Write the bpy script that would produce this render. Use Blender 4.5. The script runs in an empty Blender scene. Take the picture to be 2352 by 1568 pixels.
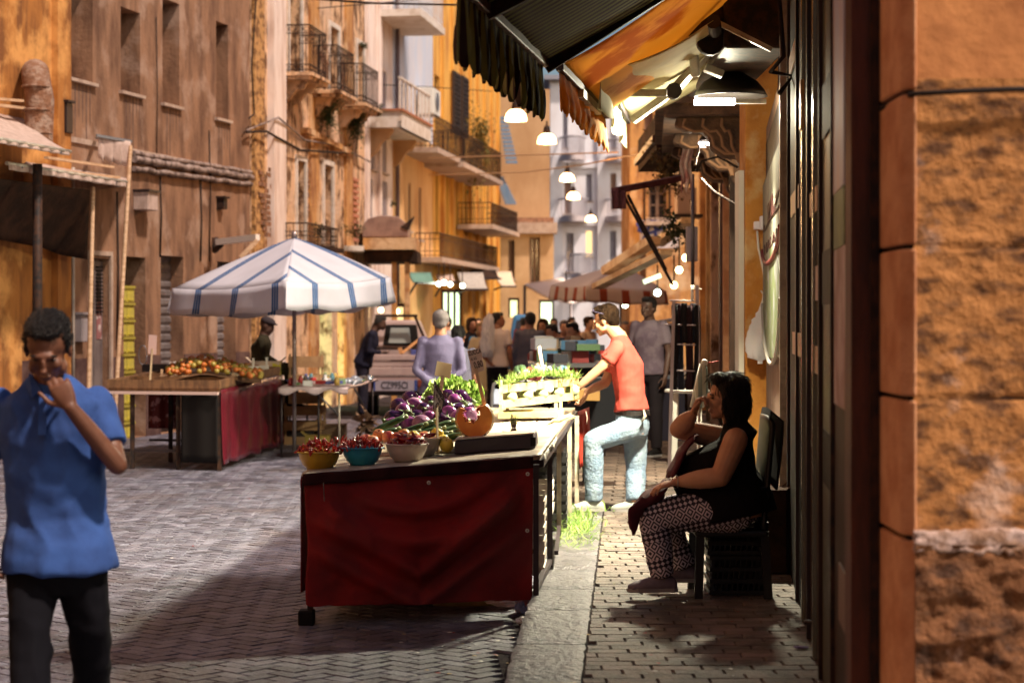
import bpy, bmesh, math, random
import numpy as np
from mathutils import Vector, Matrix, noise as mnoise
random.seed(7)
R = math.radians
C = bpy.context.scene.collection
sc = bpy.context.scene
# ---------------------------------------------------------------- camera
FPX, CX, HY, CZ = 4573.0, 1176.0, 735.0, 1.65      # picture units: 2352 x 1568
cam_d = bpy.data.cameras.new('camera'); cam = bpy.data.objects.new('camera', cam_d); C.objects.link(cam)
cam.location = (0, 0, CZ); cam.rotation_euler = (R(90), 0, 0)
cam_d.sensor_width = 36; cam_d.lens = FPX/2352*36
cam_d.shift_y = -(784-HY)/2352
cam_d.clip_start = 0.1; cam_d.clip_end = 500
cam_d.dof.use_dof = True; cam_d.dof.focus_distance = 12.6; cam_d.dof.aperture_fstop = 2.9
sc.camera = cam
# ---------------------------------------------------------------- world, sun, exposure
SUN_EL, SUN_ROT = R(57), R(131)
w = bpy.data.worlds.new("World"); sc.world = w; w.use_nodes = True
nt = w.node_tree; bg = nt.nodes['Background']
sky = nt.nodes.new('ShaderNodeTexSky'); sky.sky_type = 'NISHITA'; sky.sun_disc = False
sky.sun_elevation = R(22); sky.sun_rotation = SUN_ROT; sky.air_density = 1.0; sky.dust_density = 3.0; sky.ozone_density = 2.0
nt.links.new(sky.outputs[0], bg.inputs[0]); bg.inputs[1].default_value = 0.08
sun_d = bpy.data.lights.new('sun', 'SUN'); sun_d.energy = 3.6; sun_d.angle = R(4); sun_d.color = (1, .82, .68)
sun = bpy.data.objects.new('sun', sun_d); C.objects.link(sun)
_sd = Vector((math.sin(SUN_ROT)*math.cos(SUN_EL), math.cos(SUN_ROT)*math.cos(SUN_EL), math.sin(SUN_EL)))
sun.rotation_euler = (-_sd).to_track_quat('-Z', 'Y').to_euler()
sc.view_settings.view_transform = 'Standard'; sc.view_settings.look = 'None'
sc.view_settings.exposure = 0.38; sc.view_settings.gamma = 1
sc.render.engine = 'CYCLES'
sc.cycles.use_denoising = True; sc.cycles.max_bounces = 6; sc.cycles.diffuse_bounces = 2
sc.cycles.glossy_bounces = 2; sc.cycles.transparent_max_bounces = 8; sc.cycles.sample_clamp_indirect = 4
# ---------------------------------------------------------------- helpers
def P(px, py, d):
    return Vector(((px-CX)/FPX*d, d, CZ-(py-HY)/FPX*d))
def PZ(px, d, z):
    return Vector(((px-CX)/FPX*d, d, z))
def PX(px, x, py=None):                                   # point on the plane X = x seen at px
    d = x*FPX/(px-CX); return P(px, py if py is not None else HY, d)
ORIG = {}
def tag(o, label=None, cat=None, group=None, kind=None):
    if label: o['label'] = label
    if cat: o['category'] = cat
    if group: o['group'] = group
    if kind: o['kind'] = kind
    return o
def thing(name, label, cat, loc=(0, 0, 0), rz=0, group=None):
    o = bpy.data.objects.new(name, None); C.objects.link(o); o.empty_display_size = .1
    o.location = loc; o.rotation_euler = (0, 0, rz)
    ORIG[o.name] = Vector(loc) if rz == 0 else Vector((0, 0, 0))
    return tag(o, label, cat, group)
def copy_tree(o, parent=None):
    c = o.copy(); C.objects.link(c)
    if parent is not None: c.parent = parent
    ORIG[c.name] = ORIG.get(o.name, Vector((0, 0, 0)))
    for ch in o.children: copy_tree(ch, c)
    return c
def frame(d):
    d = d.normalized(); a = Vector((0, 0, 1)) if abs(d.z) < .95 else Vector((0, 1, 0))
    x = d.cross(a).normalized(); return x, x.cross(d).normalized(), d     # side, up-ish, dir
class MB:
    def __init__(s): s.v = []; s.f = []; s.mi = []; s.m = 0; s.sm = []; s.smooth = False
    def add(s, vs, fs):
        b = len(s.v); s.v += [Vector(v) for v in vs]
        for f in fs: s.f.append([i+b for i in f]); s.mi.append(s.m); s.sm.append(s.smooth)
        return s
    def hexa(s, p):                                        # 8 points: bottom 4 ccw, top 4 ccw
        return s.add(p, [(3, 2, 1, 0), (4, 5, 6, 7), (0, 1, 5, 4), (1, 2, 6, 5), (2, 3, 7, 6), (3, 0, 4, 7)])
    def box(s, x0, x1, y0, y1, z0, z1):
        return s.hexa([(x0, y0, z0), (x1, y0, z0), (x1, y1, z0), (x0, y1, z0), (x0, y0, z1), (x1, y0, z1), (x1, y1, z1), (x0, y1, z1)])
    def cbox(s, c, sz, rot=None):
        hx, hy, hz = sz[0]/2, sz[1]/2, sz[2]/2; c = Vector(c)
        pts = [Vector(q) for q in ((-hx, -hy, -hz), (hx, -hy, -hz), (hx, hy, -hz), (-hx, hy, -hz), (-hx, -hy, hz), (hx, -hy, hz), (hx, hy, hz), (-hx, hy, hz))]
        if rot is not None: pts = [rot @ q for q in pts]
        return s.hexa([c+q for q in pts])
    def beam(s, p0, p1, w, h=None, up=None):
        p0 = Vector(p0); p1 = Vector(p1); h = h or w; x, u, d = frame(p1-p0)
        if up is not None: x = (p1-p0).cross(Vector(up)).normalized(); u = x.cross((p1-p0).normalized())
        a, b = x*w/2, u*h/2
        return s.hexa([p0-a-b, p0+a-b, p0+a+b, p0-a+b, p1-a-b, p1+a-b, p1+a+b, p1-a+b])
    def tube(s, pts, r, seg=8, caps=True):
        pts = [Vector(p) for p in pts]; n = len(pts); rs = r if isinstance(r, (list, tuple)) else [r]*n
        px = None; vs = []
        for i, p in enumerate(pts):
            d = (pts[min(i+1, n-1)]-pts[max(i-1, 0)])
            if d.length < 1e-9: d = Vector((0, 0, 1))
            d.normalize()
            if px is None: px = frame(d)[0]
            px = (px - d*px.dot(d)); px = px.normalized() if px.length > 1e-6 else frame(d)[0]
            py = d.cross(px)
            for k in range(seg):
                a = 2*math.pi*k/seg; vs.append(p+(px*math.cos(a)+py*math.sin(a))*rs[i])
        fs = [(i*seg+k, i*seg+(k+1) % seg, (i+1)*seg+(k+1) % seg, (i+1)*seg+k) for i in range(n-1) for k in range(seg)]
        sm = s.smooth; s.smooth = True; s.add(vs, fs); s.smooth = sm
        if caps: s.add(vs[:seg], [list(range(seg))[::-1]]); s.add(vs[-seg:], [list(range(seg))])
        return s
    def lathe(s, prof, c=(0, 0, 0), seg=24, M=None, wob=None):
        c = Vector(c); vs = []
        for r_, z in prof:
            for k in range(seg):
                a = 2*math.pi*k/seg; rr = r_*(1+(wob(a, z) if wob else 0)); q = Vector((rr*math.cos(a), rr*math.sin(a), z))
                vs.append(c+(M @ q if M is not None else q))
        n = len(prof); sm = s.smooth; s.smooth = True
        s.add(vs, [(i*seg+k, i*seg+(k+1) % seg, (i+1)*seg+(k+1) % seg, (i+1)*seg+k) for i in range(n-1) for k in range(seg)]); s.smooth = sm
        return s
    def ell(s, c, r, rot=None, seg=12, rings=8):
        c = Vector(c); r = (r, r, r) if not hasattr(r, '__len__') else r; vs = []
        for i in range(rings+1):
            t = math.pi*i/rings
            for k in range(seg):
                a = 2*math.pi*k/seg; q = Vector((r[0]*math.sin(t)*math.cos(a), r[1]*math.sin(t)*math.sin(a), -r[2]*math.cos(t)))
                vs.append(c+(rot @ q if rot is not None else q))
        sm = s.smooth; s.smooth = True
        s.add(vs, [(i*seg+k, i*seg+(k+1) % seg, (i+1)*seg+(k+1) % seg, (i+1)*seg+k) for i in range(rings) for k in range(seg)]); s.smooth = sm
        return s
    def sheet(s, fn, nu, nv, th=0.0, smooth=True):
        """fn(u, v) in 0..1; th > 0 gives a thin closed cloth"""
        g = [[Vector(fn(i/nu, j/nv)) for j in range(nv+1)] for i in range(nu+1)]
        W = nv+1; sm = s.smooth; s.smooth = smooth
        fs = [(i*W+j, (i+1)*W+j, (i+1)*W+j+1, i*W+j+1) for i in range(nu) for j in range(nv)]
        top = [p for r_ in g for p in r_]
        if not th: s.add(top, fs); s.smooth = sm; return s
        nrm = []
        for i in range(nu+1):
            for j in range(nv+1):
                a = g[min(i+1, nu)][j]-g[max(i-1, 0)][j]; b = g[i][min(j+1, nv)]-g[i][max(j-1, 0)]
                n = a.cross(b); nrm.append(n.normalized() if n.length > 1e-12 else Vector((0, 0, 1)))
        N = len(top); bot = [p-n*th for p, n in zip(top, nrm)]
        ff = fs+[tuple(q+N for q in reversed(f)) for f in fs]
        edge = [i*W for i in range(nu+1)]+[nu*W+j for j in range(1, W)]+[i*W+nv for i in range(nu-1, -1, -1)]+[j for j in range(nv-1, 0, -1)]
        for a, b in zip(edge, edge[1:]+edge[:1]): ff.append((b, a, a+N, b+N))
        s.add(top+bot, ff); s.smooth = sm; return s
    def prism(s, poly, d):                                 # planar polygon extruded by vector d
        n = len(poly); d = Vector(d); vs = [Vector(p) for p in poly]; vs += [p+d for p in vs]
        return s.add(vs, [list(range(n))[::-1], list(range(n, 2*n))]+[(i, (i+1) % n, n+(i+1) % n, n+i) for i in range(n)])
    def build(s, name, mats, parent=None, bevel=0, fix=True):
        me = bpy.data.meshes.new(name); o0 = Vector((0, 0, 0))
        if parent is not None: o0 = ORIG.get(parent.name, o0)
        me.from_pydata([tuple(v-o0) for v in s.v], [], s.f)
        for m in (mats if isinstance(mats, (list, tuple)) else [mats]): me.materials.append(m)
        me.polygons.foreach_set('material_index', s.mi); me.polygons.foreach_set('use_smooth', s.sm)
        if fix and len(s.f) < 60000:
            bm = bmesh.new(); bm.from_mesh(me); bmesh.ops.remove_doubles(bm, verts=bm.verts, dist=1e-5) if s_any(s.sm) else None
            bmesh.ops.recalc_face_normals(bm, faces=bm.faces); bm.to_mesh(me); bm.free()
        me.update(); ob = bpy.data.objects.new(name, me); C.objects.link(ob)
        if parent is not None: ob.parent = parent
        ORIG[ob.name] = o0
        if bevel:
            b = ob.modifiers.new('bevel', 'BEVEL'); b.width = bevel; b.segments = 2; b.limit_method = 'ANGLE'
        return ob
def s_any(l): return any(l)
# ---------------------------------------------------------------- materials
MATS = {}
def M(name, col=(.5, .5, .5), rough=.75, col2=None, scale=3, stretch=(1, 1, 1), lo=.42, hi=.6, bump=0, bscale=30, bstretch=(1, 1, 1), metal=0,
      col3=None, scale3=1.2, lo3=.5, hi3=.62, emis=None, es=0, transl=0, sheen=0, spec=.5, detail=6, attr=None, trans=0):
    if name in MATS: return MATS[name]
    m = bpy.data.materials.new(name); m.use_nodes = True; n = m.node_tree; L = n.links.new; b = n.nodes['Principled BSDF']
    if max(col) < .07 and rough >= .55: spec = .12
    b.inputs['Roughness'].default_value = rough; b.inputs['Metallic'].default_value = metal
    b.inputs['Specular IOR Level'].default_value = spec; b.inputs['Base Color'].default_value = (*col, 1)
    if sheen: b.inputs['Sheen Weight'].default_value = sheen
    if trans: b.inputs['Transmission Weight'].default_value = trans
    tc = n.nodes.new('ShaderNodeTexCoord')
    def nz(sc_, st, det=detail, rg=.6):
        mp = n.nodes.new('ShaderNodeMapping'); mp.inputs['Scale'].default_value = st; L(tc.outputs['Object'], mp.inputs[0])
        t = n.nodes.new('ShaderNodeTexNoise'); t.inputs['Scale'].default_value = sc_; t.inputs['Detail'].default_value = det; t.inputs['Roughness'].default_value = rg
        L(mp.outputs[0], t.inputs['Vector']); return t.outputs['Fac']
    def ramp(f, lo, hi):
        r_ = n.nodes.new('ShaderNodeMapRange'); r_.inputs[1].default_value = lo; r_.inputs[2].default_value = hi; L(f, r_.inputs[0]); return r_.outputs[0]
    cur = None
    def mix(fac, a, c2):
        x = n.nodes.new('ShaderNodeMix'); x.data_type = 'RGBA'; L(fac, x.inputs[0])
        if a is None: x.inputs[6].default_value = (*col, 1)
        else: L(a, x.inputs[6])
        x.inputs[7].default_value = (*c2, 1); return x.outputs[2]
    if col2: cur = mix(ramp(nz(scale, stretch), lo, hi), cur, col2)
    if col3: cur = mix(ramp(nz(scale3, (1, 1, 1)), lo3, hi3), cur, col3)
    if attr:                                              # per-piece tint stored on the mesh
        at = n.nodes.new('ShaderNodeAttribute'); at.attribute_name = attr
        x = n.nodes.new('ShaderNodeMix'); x.data_type = 'RGBA'; x.blend_type = 'MULTIPLY'; x.inputs[0].default_value = 1
        if cur is None: x.inputs[6].default_value = (*col, 1)
        else: L(cur, x.inputs[6])
        L(at.outputs['Color'], x.inputs[7]); cur = x.outputs[2]
    if cur is not None: L(cur, b.inputs['Base Color'])
    if bump:
        bp = n.nodes.new('ShaderNodeBump'); bp.inputs['Strength'].default_value = min(1, bump*2); bp.inputs['Distance'].default_value = bump*.04
        L(nz(bscale, bstretch), bp.inputs['Height']); L(bp.outputs[0], b.inputs['Normal'])
    if emis: b.inputs['Emission Color'].default_value = (*emis, 1); b.inputs['Emission Strength'].default_value = es
    if transl:
        out = n.nodes['Material Output']; tr = n.nodes.new('ShaderNodeBsdfTranslucent'); ms = n.nodes.new('ShaderNodeMixShader')
        tr.inputs[0].default_value = (*col, 1)
        if cur is not None: L(cur, tr.inputs[0])
        ms.inputs[0].default_value = transl; L(b.outputs[0], ms.inputs[1]); L(tr.outputs[0], ms.inputs[2]); L(ms.outputs[0], out.inputs[0])
    MATS[name] = m; return m
def stripes(name, ca, cb, width, duty, axis='X', rough=.8, transl=0, off=0, lines=0, scale2=None, bump=.2):
    """two-colour woven stripes across a named UV-like attribute 'suv' (x component)"""
    if name in MATS: return MATS[name]
    m = M(name, ca, rough, bump=bump, bscale=60, transl=0); n = m.node_tree; L = n.links.new; b = n.nodes['Principled BSDF']
    uv = n.nodes.new('ShaderNodeUVMap'); uv.uv_map = 'suv'; sp = n.nodes.new('ShaderNodeSeparateXYZ'); L(uv.outputs[0], sp.inputs[0])
    def math_(op, a, v=None, b2=None):
        q = n.nodes.new('ShaderNodeMath'); q.operation = op; L(a, q.inputs[0])
        if b2 is not None: L(b2, q.inputs[1])
        elif v is not None: q.inputs[1].default_value = v
        return q.outputs[0]
    a = math_('ADD', sp.outputs[0], off); a = math_('DIVIDE', a, width); a = math_('FRACT', a); f = math_('LESS_THAN', a, duty)
    if lines:                                             # a thin pale line pair inside the stripe
        g = math_('DIVIDE', a, duty); g = math_('MULTIPLY', g, lines); g = math_('FRACT', g); g = math_('LESS_THAN', g, .82); f = math_('MULTIPLY', f, None, g)
    tc = n.nodes.new('ShaderNodeTexCoord'); t = n.nodes.new('ShaderNodeTexNoise'); t.inputs['Scale'].default_value = 2.5; t.inputs['Detail'].default_value = 6; L(tc.outputs['Object'], t.inputs['Vector'])
    mr = n.nodes.new('ShaderNodeMapRange'); mr.inputs[3].default_value = .72; mr.inputs[4].default_value = 1.08; L(t.outputs['Fac'], mr.inputs[0])
    x = n.nodes.new('ShaderNodeMix'); x.data_type = 'RGBA'; L(f, x.inputs[0]); x.inputs[6].default_value = (*ca, 1); x.inputs[7].default_value = (*cb, 1)
    y = n.nodes.new('ShaderNodeVectorMath'); y.operation = 'MULTIPLY'; L(x.outputs[2], y.inputs[0]); L(mr.outputs[0], y.inputs[1])
    L(y.outputs[0], b.inputs['Base Color'])
    if transl:
        out = n.nodes['Material Output']; tr = n.nodes.new('ShaderNodeBsdfTranslucent'); ms = n.nodes.new('ShaderNodeMixShader')
        L(y.outputs[0], tr.inputs[0]); ms.inputs[0].default_value = transl; L(b.outputs[0], ms.inputs[1]); L(tr.outputs[0], ms.inputs[2]); L(ms.outputs[0], out.inputs[0])
    return m
def set_suv(ob, fn):
    me = ob.data; uv = me.uv_layers.new(name='suv'); o0 = ORIG.get(ob.name, Vector((0, 0, 0)))
    for lp in me.loops: uv.data[lp.index].uv = fn(me.vertices[lp.vertex_index].co+o0)
def text(name, s, size, mat, parent, Mx, ext=.0008, squeeze=1.0, align='CENTER'):
    cu = bpy.data.curves.new(name, 'FONT'); cu.body = s; cu.size = size; cu.extrude = ext; cu.align_x = align; cu.align_y = 'CENTER'; cu.resolution_u = 3; cu.offset = size*.012
    t = bpy.data.objects.new(name+'_tmp', cu); C.objects.link(t); dg = bpy.context.evaluated_depsgraph_get(); dg.update()
    me = bpy.data.meshes.new_from_object(t.evaluated_get(dg)); bpy.data.objects.remove(t); bpy.data.curves.remove(cu)
    me.name = name; me.materials.clear(); me.materials.append(mat); o0 = ORIG.get(parent.name, Vector((0, 0, 0))) if parent else Vector((0, 0, 0))
    for v in me.vertices: v.co = Mx @ Vector((v.co.x*squeeze, v.co.y, v.co.z)) - o0
    ob = bpy.data.objects.new(name, me); C.objects.link(ob)
    if parent is not None: ob.parent = parent
    ORIG[ob.name] = o0; return ob
def basis(o, x, y):                                        # 4x4 with local X, Y given; Z = X cross Y
    x = Vector(x).normalized(); z = x.cross(Vector(y)).normalized(); y = z.cross(x)
    m = Matrix((x, y, z)).transposed().to_4x4(); m.translation = Vector(o); return m
class Fac:
    """a facade plane over the plan line A-B; n points to the street"""
    def __init__(s, A, B, side):
        s.o = Vector((A[0], A[1], 0)); d = Vector((B[0]-A[0], B[1]-A[1], 0)); s.L = d.length; s.d = d.normalized()
        s.n = Vector((s.d.y, -s.d.x, 0))*side
    def hit(s, px, py=HY, off=0):
        k = (px-CX)/FPX; o = s.o+s.n*off; den = s.d.x-k*s.d.y
        u = (k*o.y-o.x)/den; t = o.y+u*s.d.y; return u, CZ-(py-HY)/FPX*t
    def u(s, px, off=0): return s.hit(px, HY, off)[0]
    def pt(s, u, z, off=0): q = s.o+s.d*u+s.n*off; return Vector((q.x, q.y, z))
    def at(s, px, py, off=0): u, z = s.hit(px, py, off); return s.pt(u, z, off)
    def rect(s, p0, p1, y0, y1):                           # y0, y1 read at the p0 edge -> u0, u1, z0, z1
        u0, zt = s.hit(p0, y0); _, zb = s.hit(p0, y1); u1 = s.u(p1); return (min(u0, u1), max(u0, u1), zb, zt)
    def box(s, mb, u0, u1, z0, z1, o0, o1):
        return mb.hexa([s.pt(u0, z0, o0), s.pt(u1, z0, o0), s.pt(u1, z0, o1), s.pt(u0, z0, o1), s.pt(u0, z1, o0), s.pt(u1, z1, o0), s.pt(u1, z1, o1), s.pt(u0, z1, o1)])
    def wall(s, u0, u1, z0, z1, holes, reveal=.25, back=3.0):
        mb = MB(); us = sorted({u0, u1, *[h[0] for h in holes], *[h[1] for h in holes]}); zs = sorted({z0, z1, *[h[2] for h in holes], *[h[3] for h in holes]})
        us = [q for q in us if u0 <= q <= u1]; zs = [q for q in zs if z0 <= q <= z1]
        for a, b in zip(us, us[1:]):
            for c, d in zip(zs, zs[1:]):
                m_, n_ = (a+b)/2, (c+d)/2
                if any(h[0] < m_ < h[1] and h[2] < n_ < h[3] for h in holes): continue
                mb.add([s.pt(a, c), s.pt(b, c), s.pt(b, d), s.pt(a, d)], [(0, 1, 2, 3)])
        for h in holes:
            a, b, c, d = h[:4]; r = h[4] if len(h) > 4 else reveal
            f = [s.pt(a, c), s.pt(b, c), s.pt(b, d), s.pt(a, d)]; g = [s.pt(a, c, -r), s.pt(b, c, -r), s.pt(b, d, -r), s.pt(a, d, -r)]
            mb.add(f+g, [(0, 1, 5, 4), (1, 2, 6, 5), (2, 3, 7, 6), (3, 0, 4, 7)]); mb.add(g, [(0, 1, 2, 3)])
        for a in (u0, u1): mb.add([s.pt(a, z0), s.pt(a, z0, -back), s.pt(a, z1, -back), s.pt(a, z1)], [(0, 1, 2, 3)])
        mb.add([s.pt(u0, z1), s.pt(u1, z1), s.pt(u1, z1, -back), s.pt(u0, z1, -back)], [(0, 1, 2, 3)])
        mb.add([s.pt(u0, z0, -back), s.pt(u1, z0, -back), s.pt(u1, z1, -back), s.pt(u0, z1, -back)], [(0, 1, 2, 3)])
        return mb
# ---------------------------------------------------------------- palette
plaster_grey = M('plaster_grey', (.31, .165, .095), .9, (.13, .062, .035), 2.2, (1.6, 1.6, .5), .42, .66, bump=.35, bscale=18, col3=(.40, .26, .19), scale3=1.5, lo3=.52, hi3=.66)
plaster_orange = M('plaster_orange', (.44, .17, .035), .9, (.22, .08, .02), 2.4, (2, 2, .4), .4, .62, bump=.35, bscale=14, col3=(.70, .34, .10), scale3=1.3)
plaster_ochre = M('plaster_ochre', (.60, .30, .10), .9, (.34, .14, .05), 2.0, (2, 2, .6), .42, .6, bump=.6, bscale=9, col3=(.66, .44, .26), scale3=1.0)
plaster_ruin = M('plaster_ruin', (.74, .46, .27), .95, (.13, .055, .02), 2.8, (1.5, 1.5, .8), .47, .58, bump=.9, bscale=8, col3=(.66, .44, .30), scale3=1.4)
plaster_pink = M('plaster_pink', (.84, .70, .64), .9, (.62, .44, .36), 2, (2, 2, .4), .45, .65, bump=.2, bscale=14)
plaster_blue = M('plaster_blue', (.50, .54, .66), .9, (.58, .56, .62), 1.5, (1, 1, .4), bump=.2)
plaster_yellow = M('plaster_yellow', (.74, .40, .08), .9, (.48, .20, .04), 2, (2, 2, .3), .42, .62, bump=.3, bscale=10)
plaster_tan = M('plaster_tan', (.60, .37, .2), .9, (.48, .27, .13), .8, (1, 1, .5), bump=.2)
plaster_white = M('plaster_white', (.86, .85, .92), .9, (.72, .66, .68), 1.2, (1, 1, .4), .45, .68, bump=.15)
stone_near = M('stone_near', (.50, .22, .07), .95, (.13, .055, .022), 9, (1, 1, 1.7), .46, .62, bump=.5, bscale=20, col3=(.62, .42, .33), scale3=2.3, lo3=.56, hi3=.66)
stone_trim = M('stone_trim', (.66, .33, .17), .9, (.52, .22, .10), 5, bump=.4, bscale=16)
plaster_upper = M('plaster_upper', (.60, .25, .085), .92, (.40, .15, .05), 2.2, bump=.35, bscale=12)
dark_wood = M('dark_wood', (.05, .028, .02), .55, (.03, .018, .014), 6, (4, 4, .5), bump=.2)
red_wood = M('red_wood', (.10, .028, .016), .5, (.05, .016, .01), 6, (4, 4, .5), bump=.2)
black_iron = M('black_iron', (.022, .018, .018), .55, (.06, .03, .02), 14, bump=.15)
black_paint = M('black_paint', (.012, .010, .010), .6)
dark_brown = M('dark_brown', (.03, .018, .014), .9, (.06, .03, .02), 4, bump=.4)
glass_dark = M('glass_dark', (.02, .018, .02), .12, (.05, .04, .05), 1.5)
shutter_wood = M('shutter_wood', (.26, .12, .06), .7, (.16, .07, .035), 3, bump=.1)
shutter_grey = M('shutter_grey', (.30, .27, .28), .45, (.2, .17, .17), 4, metal=.4, bump=.15)
shutter_blue = M('shutter_blue', (.10, .17, .26), .7, (.16, .2, .26), 3)
white_trim = M('white_trim', (.74, .66, .6), .8, (.6, .5, .42), 5, bump=.1)
marble = M('marble', (.5, .38, .31), .7, (.4, .28, .22), 6, bump=.1)
cable_mat = M('cable_mat', (.03, .022, .02), .7)
cable_pale = M('cable_pale', (.36, .27, .24), .8, (.12, .08, .07), 8, bump=.4)
rust = M('rust', (.24, .11, .06), .9, (.36, .24, .18), 9, (1, 1, 1), .45, .6, bump=.8, bscale=25)
leaf_dark = M('leaf_dark', (.045, .07, .022), .7, (.09, .09, .03), 6, transl=.25)
laths = M('laths', (.66, .44, .28), .75, (.5, .3, .17), 5, (1, 1, 6), bump=.15)
canvas_pale = M('canvas_pale', (.66, .50, .44), .85, (.5, .36, .3), 4, (3, 3, 1), bump=.2, transl=.15)
canvas_cream = M('canvas_cream', (.84, .78, .50), .85, (.64, .56, .30), 2.2, (1, 1, 1), .4, .65, bump=.15, transl=.5)
canvas_orange = M('canvas_orange', (.98, .62, .16), .85, (.72, .32, .06), 1.7, (1, 1, 1), .52, .6, bump=.2, transl=.72)
metal_pale = M('metal_pale', (.6, .56, .46), .4, (.4, .35, .28), 8, metal=.3, bump=.1)
metal_grey = M('metal_grey', (.22, .21, .23), .4, metal=.7, bump=.1)
metal_dark = M('metal_dark', (.035, .025, .028), .45, metal=.4, bump=.1)
plastic_white = M('plastic_white', (.75, .72, .66), .4)
# ---------------------------------------------------------------- ground
def tinted(mb, cols, name, mats):
    ob = mb.build(name, mats, fix=False); a = ob.data.color_attributes.new('tint', 'FLOAT_COLOR', 'CORNER')
    arr = np.ones((len(ob.data.loops), 4), 'f'); i = 0
    for p, c in zip(ob.data.polygons, cols):
        arr[p.loop_start:p.loop_start+p.loop_total, :3] = c
    a.data.foreach_set('color', arr.ravel()); return ob
paver_mat = M('paver', (.185, .18, .235), .42, (.10, .095, .13), 5, bump=.5, bscale=45, attr='tint', spec=.5, col3=(.10, .08, .09), scale3=.9, lo3=.52, hi3=.68)
joint_mat = M('joint', (.03, .022, .028), .95, (.06, .045, .045), 12, bump=.5, bscale=60)
brick_pave = M('brick_pave', (.22, .165, .145), .6, (.09, .07, .06), 4, bump=.5, bscale=40, attr='tint')
kerb_mat = M('kerb_mat', (.19, .165, .18), .36, (.08, .07, .08), 7, bump=.6, bscale=22, attr='tint')
rr = random.Random(3)
mb = MB(); cols = []
mb.m = 1; mb.add([(-60, -5, 0), (60, -5, 0), (60, 160, 0), (-60, 160, 0)], [(0, 1, 2, 3)]); cols.append((1, 1, 1)); mb.m = 0
def slab(mb, cols, q, z, g, t, bev=.006):                 # small bevelled tile
    c = sum(q, Vector((0, 0, 0)))/4; qi = [c+(p-c)*(1-g/(p-c).length) for p in q]; qt = [c+(p-c)*(1-(g+bev)/(p-c).length) for p in q]
    dz = rr.uniform(-.002, .002)
    mb.add([Vector((p.x, p.y, z-.012)) for p in qi]+[Vector((p.x, p.y, z+dz)) for p in qt], [(4, 5, 6, 7), (0, 1, 5, 4), (1, 2, 6, 5), (2, 3, 7, 6), (3, 0, 4, 7)]); cols += [t]*5
Bw, Bl = .092, .184
ca, sa = math.cos(R(45+3)), math.sin(R(45+3))
def kerb_x(y): return -.05+.054*(y-8.34)                   # left edge of the kerb
def wall_x(y): return 1.30+.101*(y-8.34)
for i in range(-230, 230):
    for j in range(-230, 230):
        k = (i-j) % 4
        if k == 0: x0, y0, x1, y1 = i*Bw, j*Bw, (i+2)*Bw, (j+1)*Bw
        elif k == 3: x0, y0, x1, y1 = i*Bw, j*Bw, (i+1)*Bw, (j+2)*Bw
        else: continue
        q = []
        for a, b in ((x0, y0), (x1, y0), (x1, y1), (x0, y1)): q.append(Vector((a*ca-b*sa-2.5, a*sa+b*ca+19, 0)))
        cx = sum(p.x for p in q)/4; cy = sum(p.y for p in q)/4
        if not (5.2 < cy < 33 and abs(cx) < .285*cy+.5): continue
        if cx > kerb_x(cy)-.07 and cy < 16.1: continue
        v = rr.gauss(1, .2); w_ = rr.uniform(-.04, .04); slab(mb, cols, q, .014, .0062, (v+w_, v, v-w_*.5))
road = tinted(mb, cols, 'road', [paver_mat, joint_mat]); tag(road, kind='structure')
# pavement: base block + bricks + kerb stones
PZ0 = .13
mb = MB(); cols = []; mb.m = 1
Y0, Y1 = 4.0, 15.9
def quadblock(mb, cols, pts, z0, z1, col=(1, 1, 1)):
    mb.hexa([(x, y, z0) for x, y in pts]+[(x, y, z1) for x, y in pts]); cols += [col]*6
quadblock(mb, cols, [(kerb_x(Y0)+.30, Y0), (wall_x(Y0)+.6, Y0), (wall_x(Y1)+.6, Y1), (kerb_x(Y1)+.36, Y1)], -.02, PZ0-.012)
mb.m = 0
y = 5.0; row = 0
while y < Y1-.02:
    h = .108; x = kerb_x(y)+.345+.004*(y-8); xe = wall_x(y)+.3; off = (row*.37 % 1)*.22+rr.uniform(0, .02)
    xx = x-off
    while xx < xe:
        a0 = max(xx, x); a1 = xx+.22
        if a1-a0 > .04:
            j_ = [rr.uniform(-.004, .004) for _ in range(4)]
            v = rr.gauss(1, .14)
            slab(mb, cols, [Vector((a0, y+j_[0], 0)), Vector((a1, y+j_[1], 0)), Vector((a1, y+h+j_[2], 0)), Vector((a0, y+h+j_[3], 0))], PZ0, .0042, (v*rr.uniform(.97, 1.06), v, v*rr.uniform(.93, 1.0)), .004)
        xx += .22
    y += h; row += 1
pav = tinted(mb, cols, 'pavement', [brick_pave, joint_mat]); tag(pav, kind='structure')
mb = MB(); cols = []; y = 4.0
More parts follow.
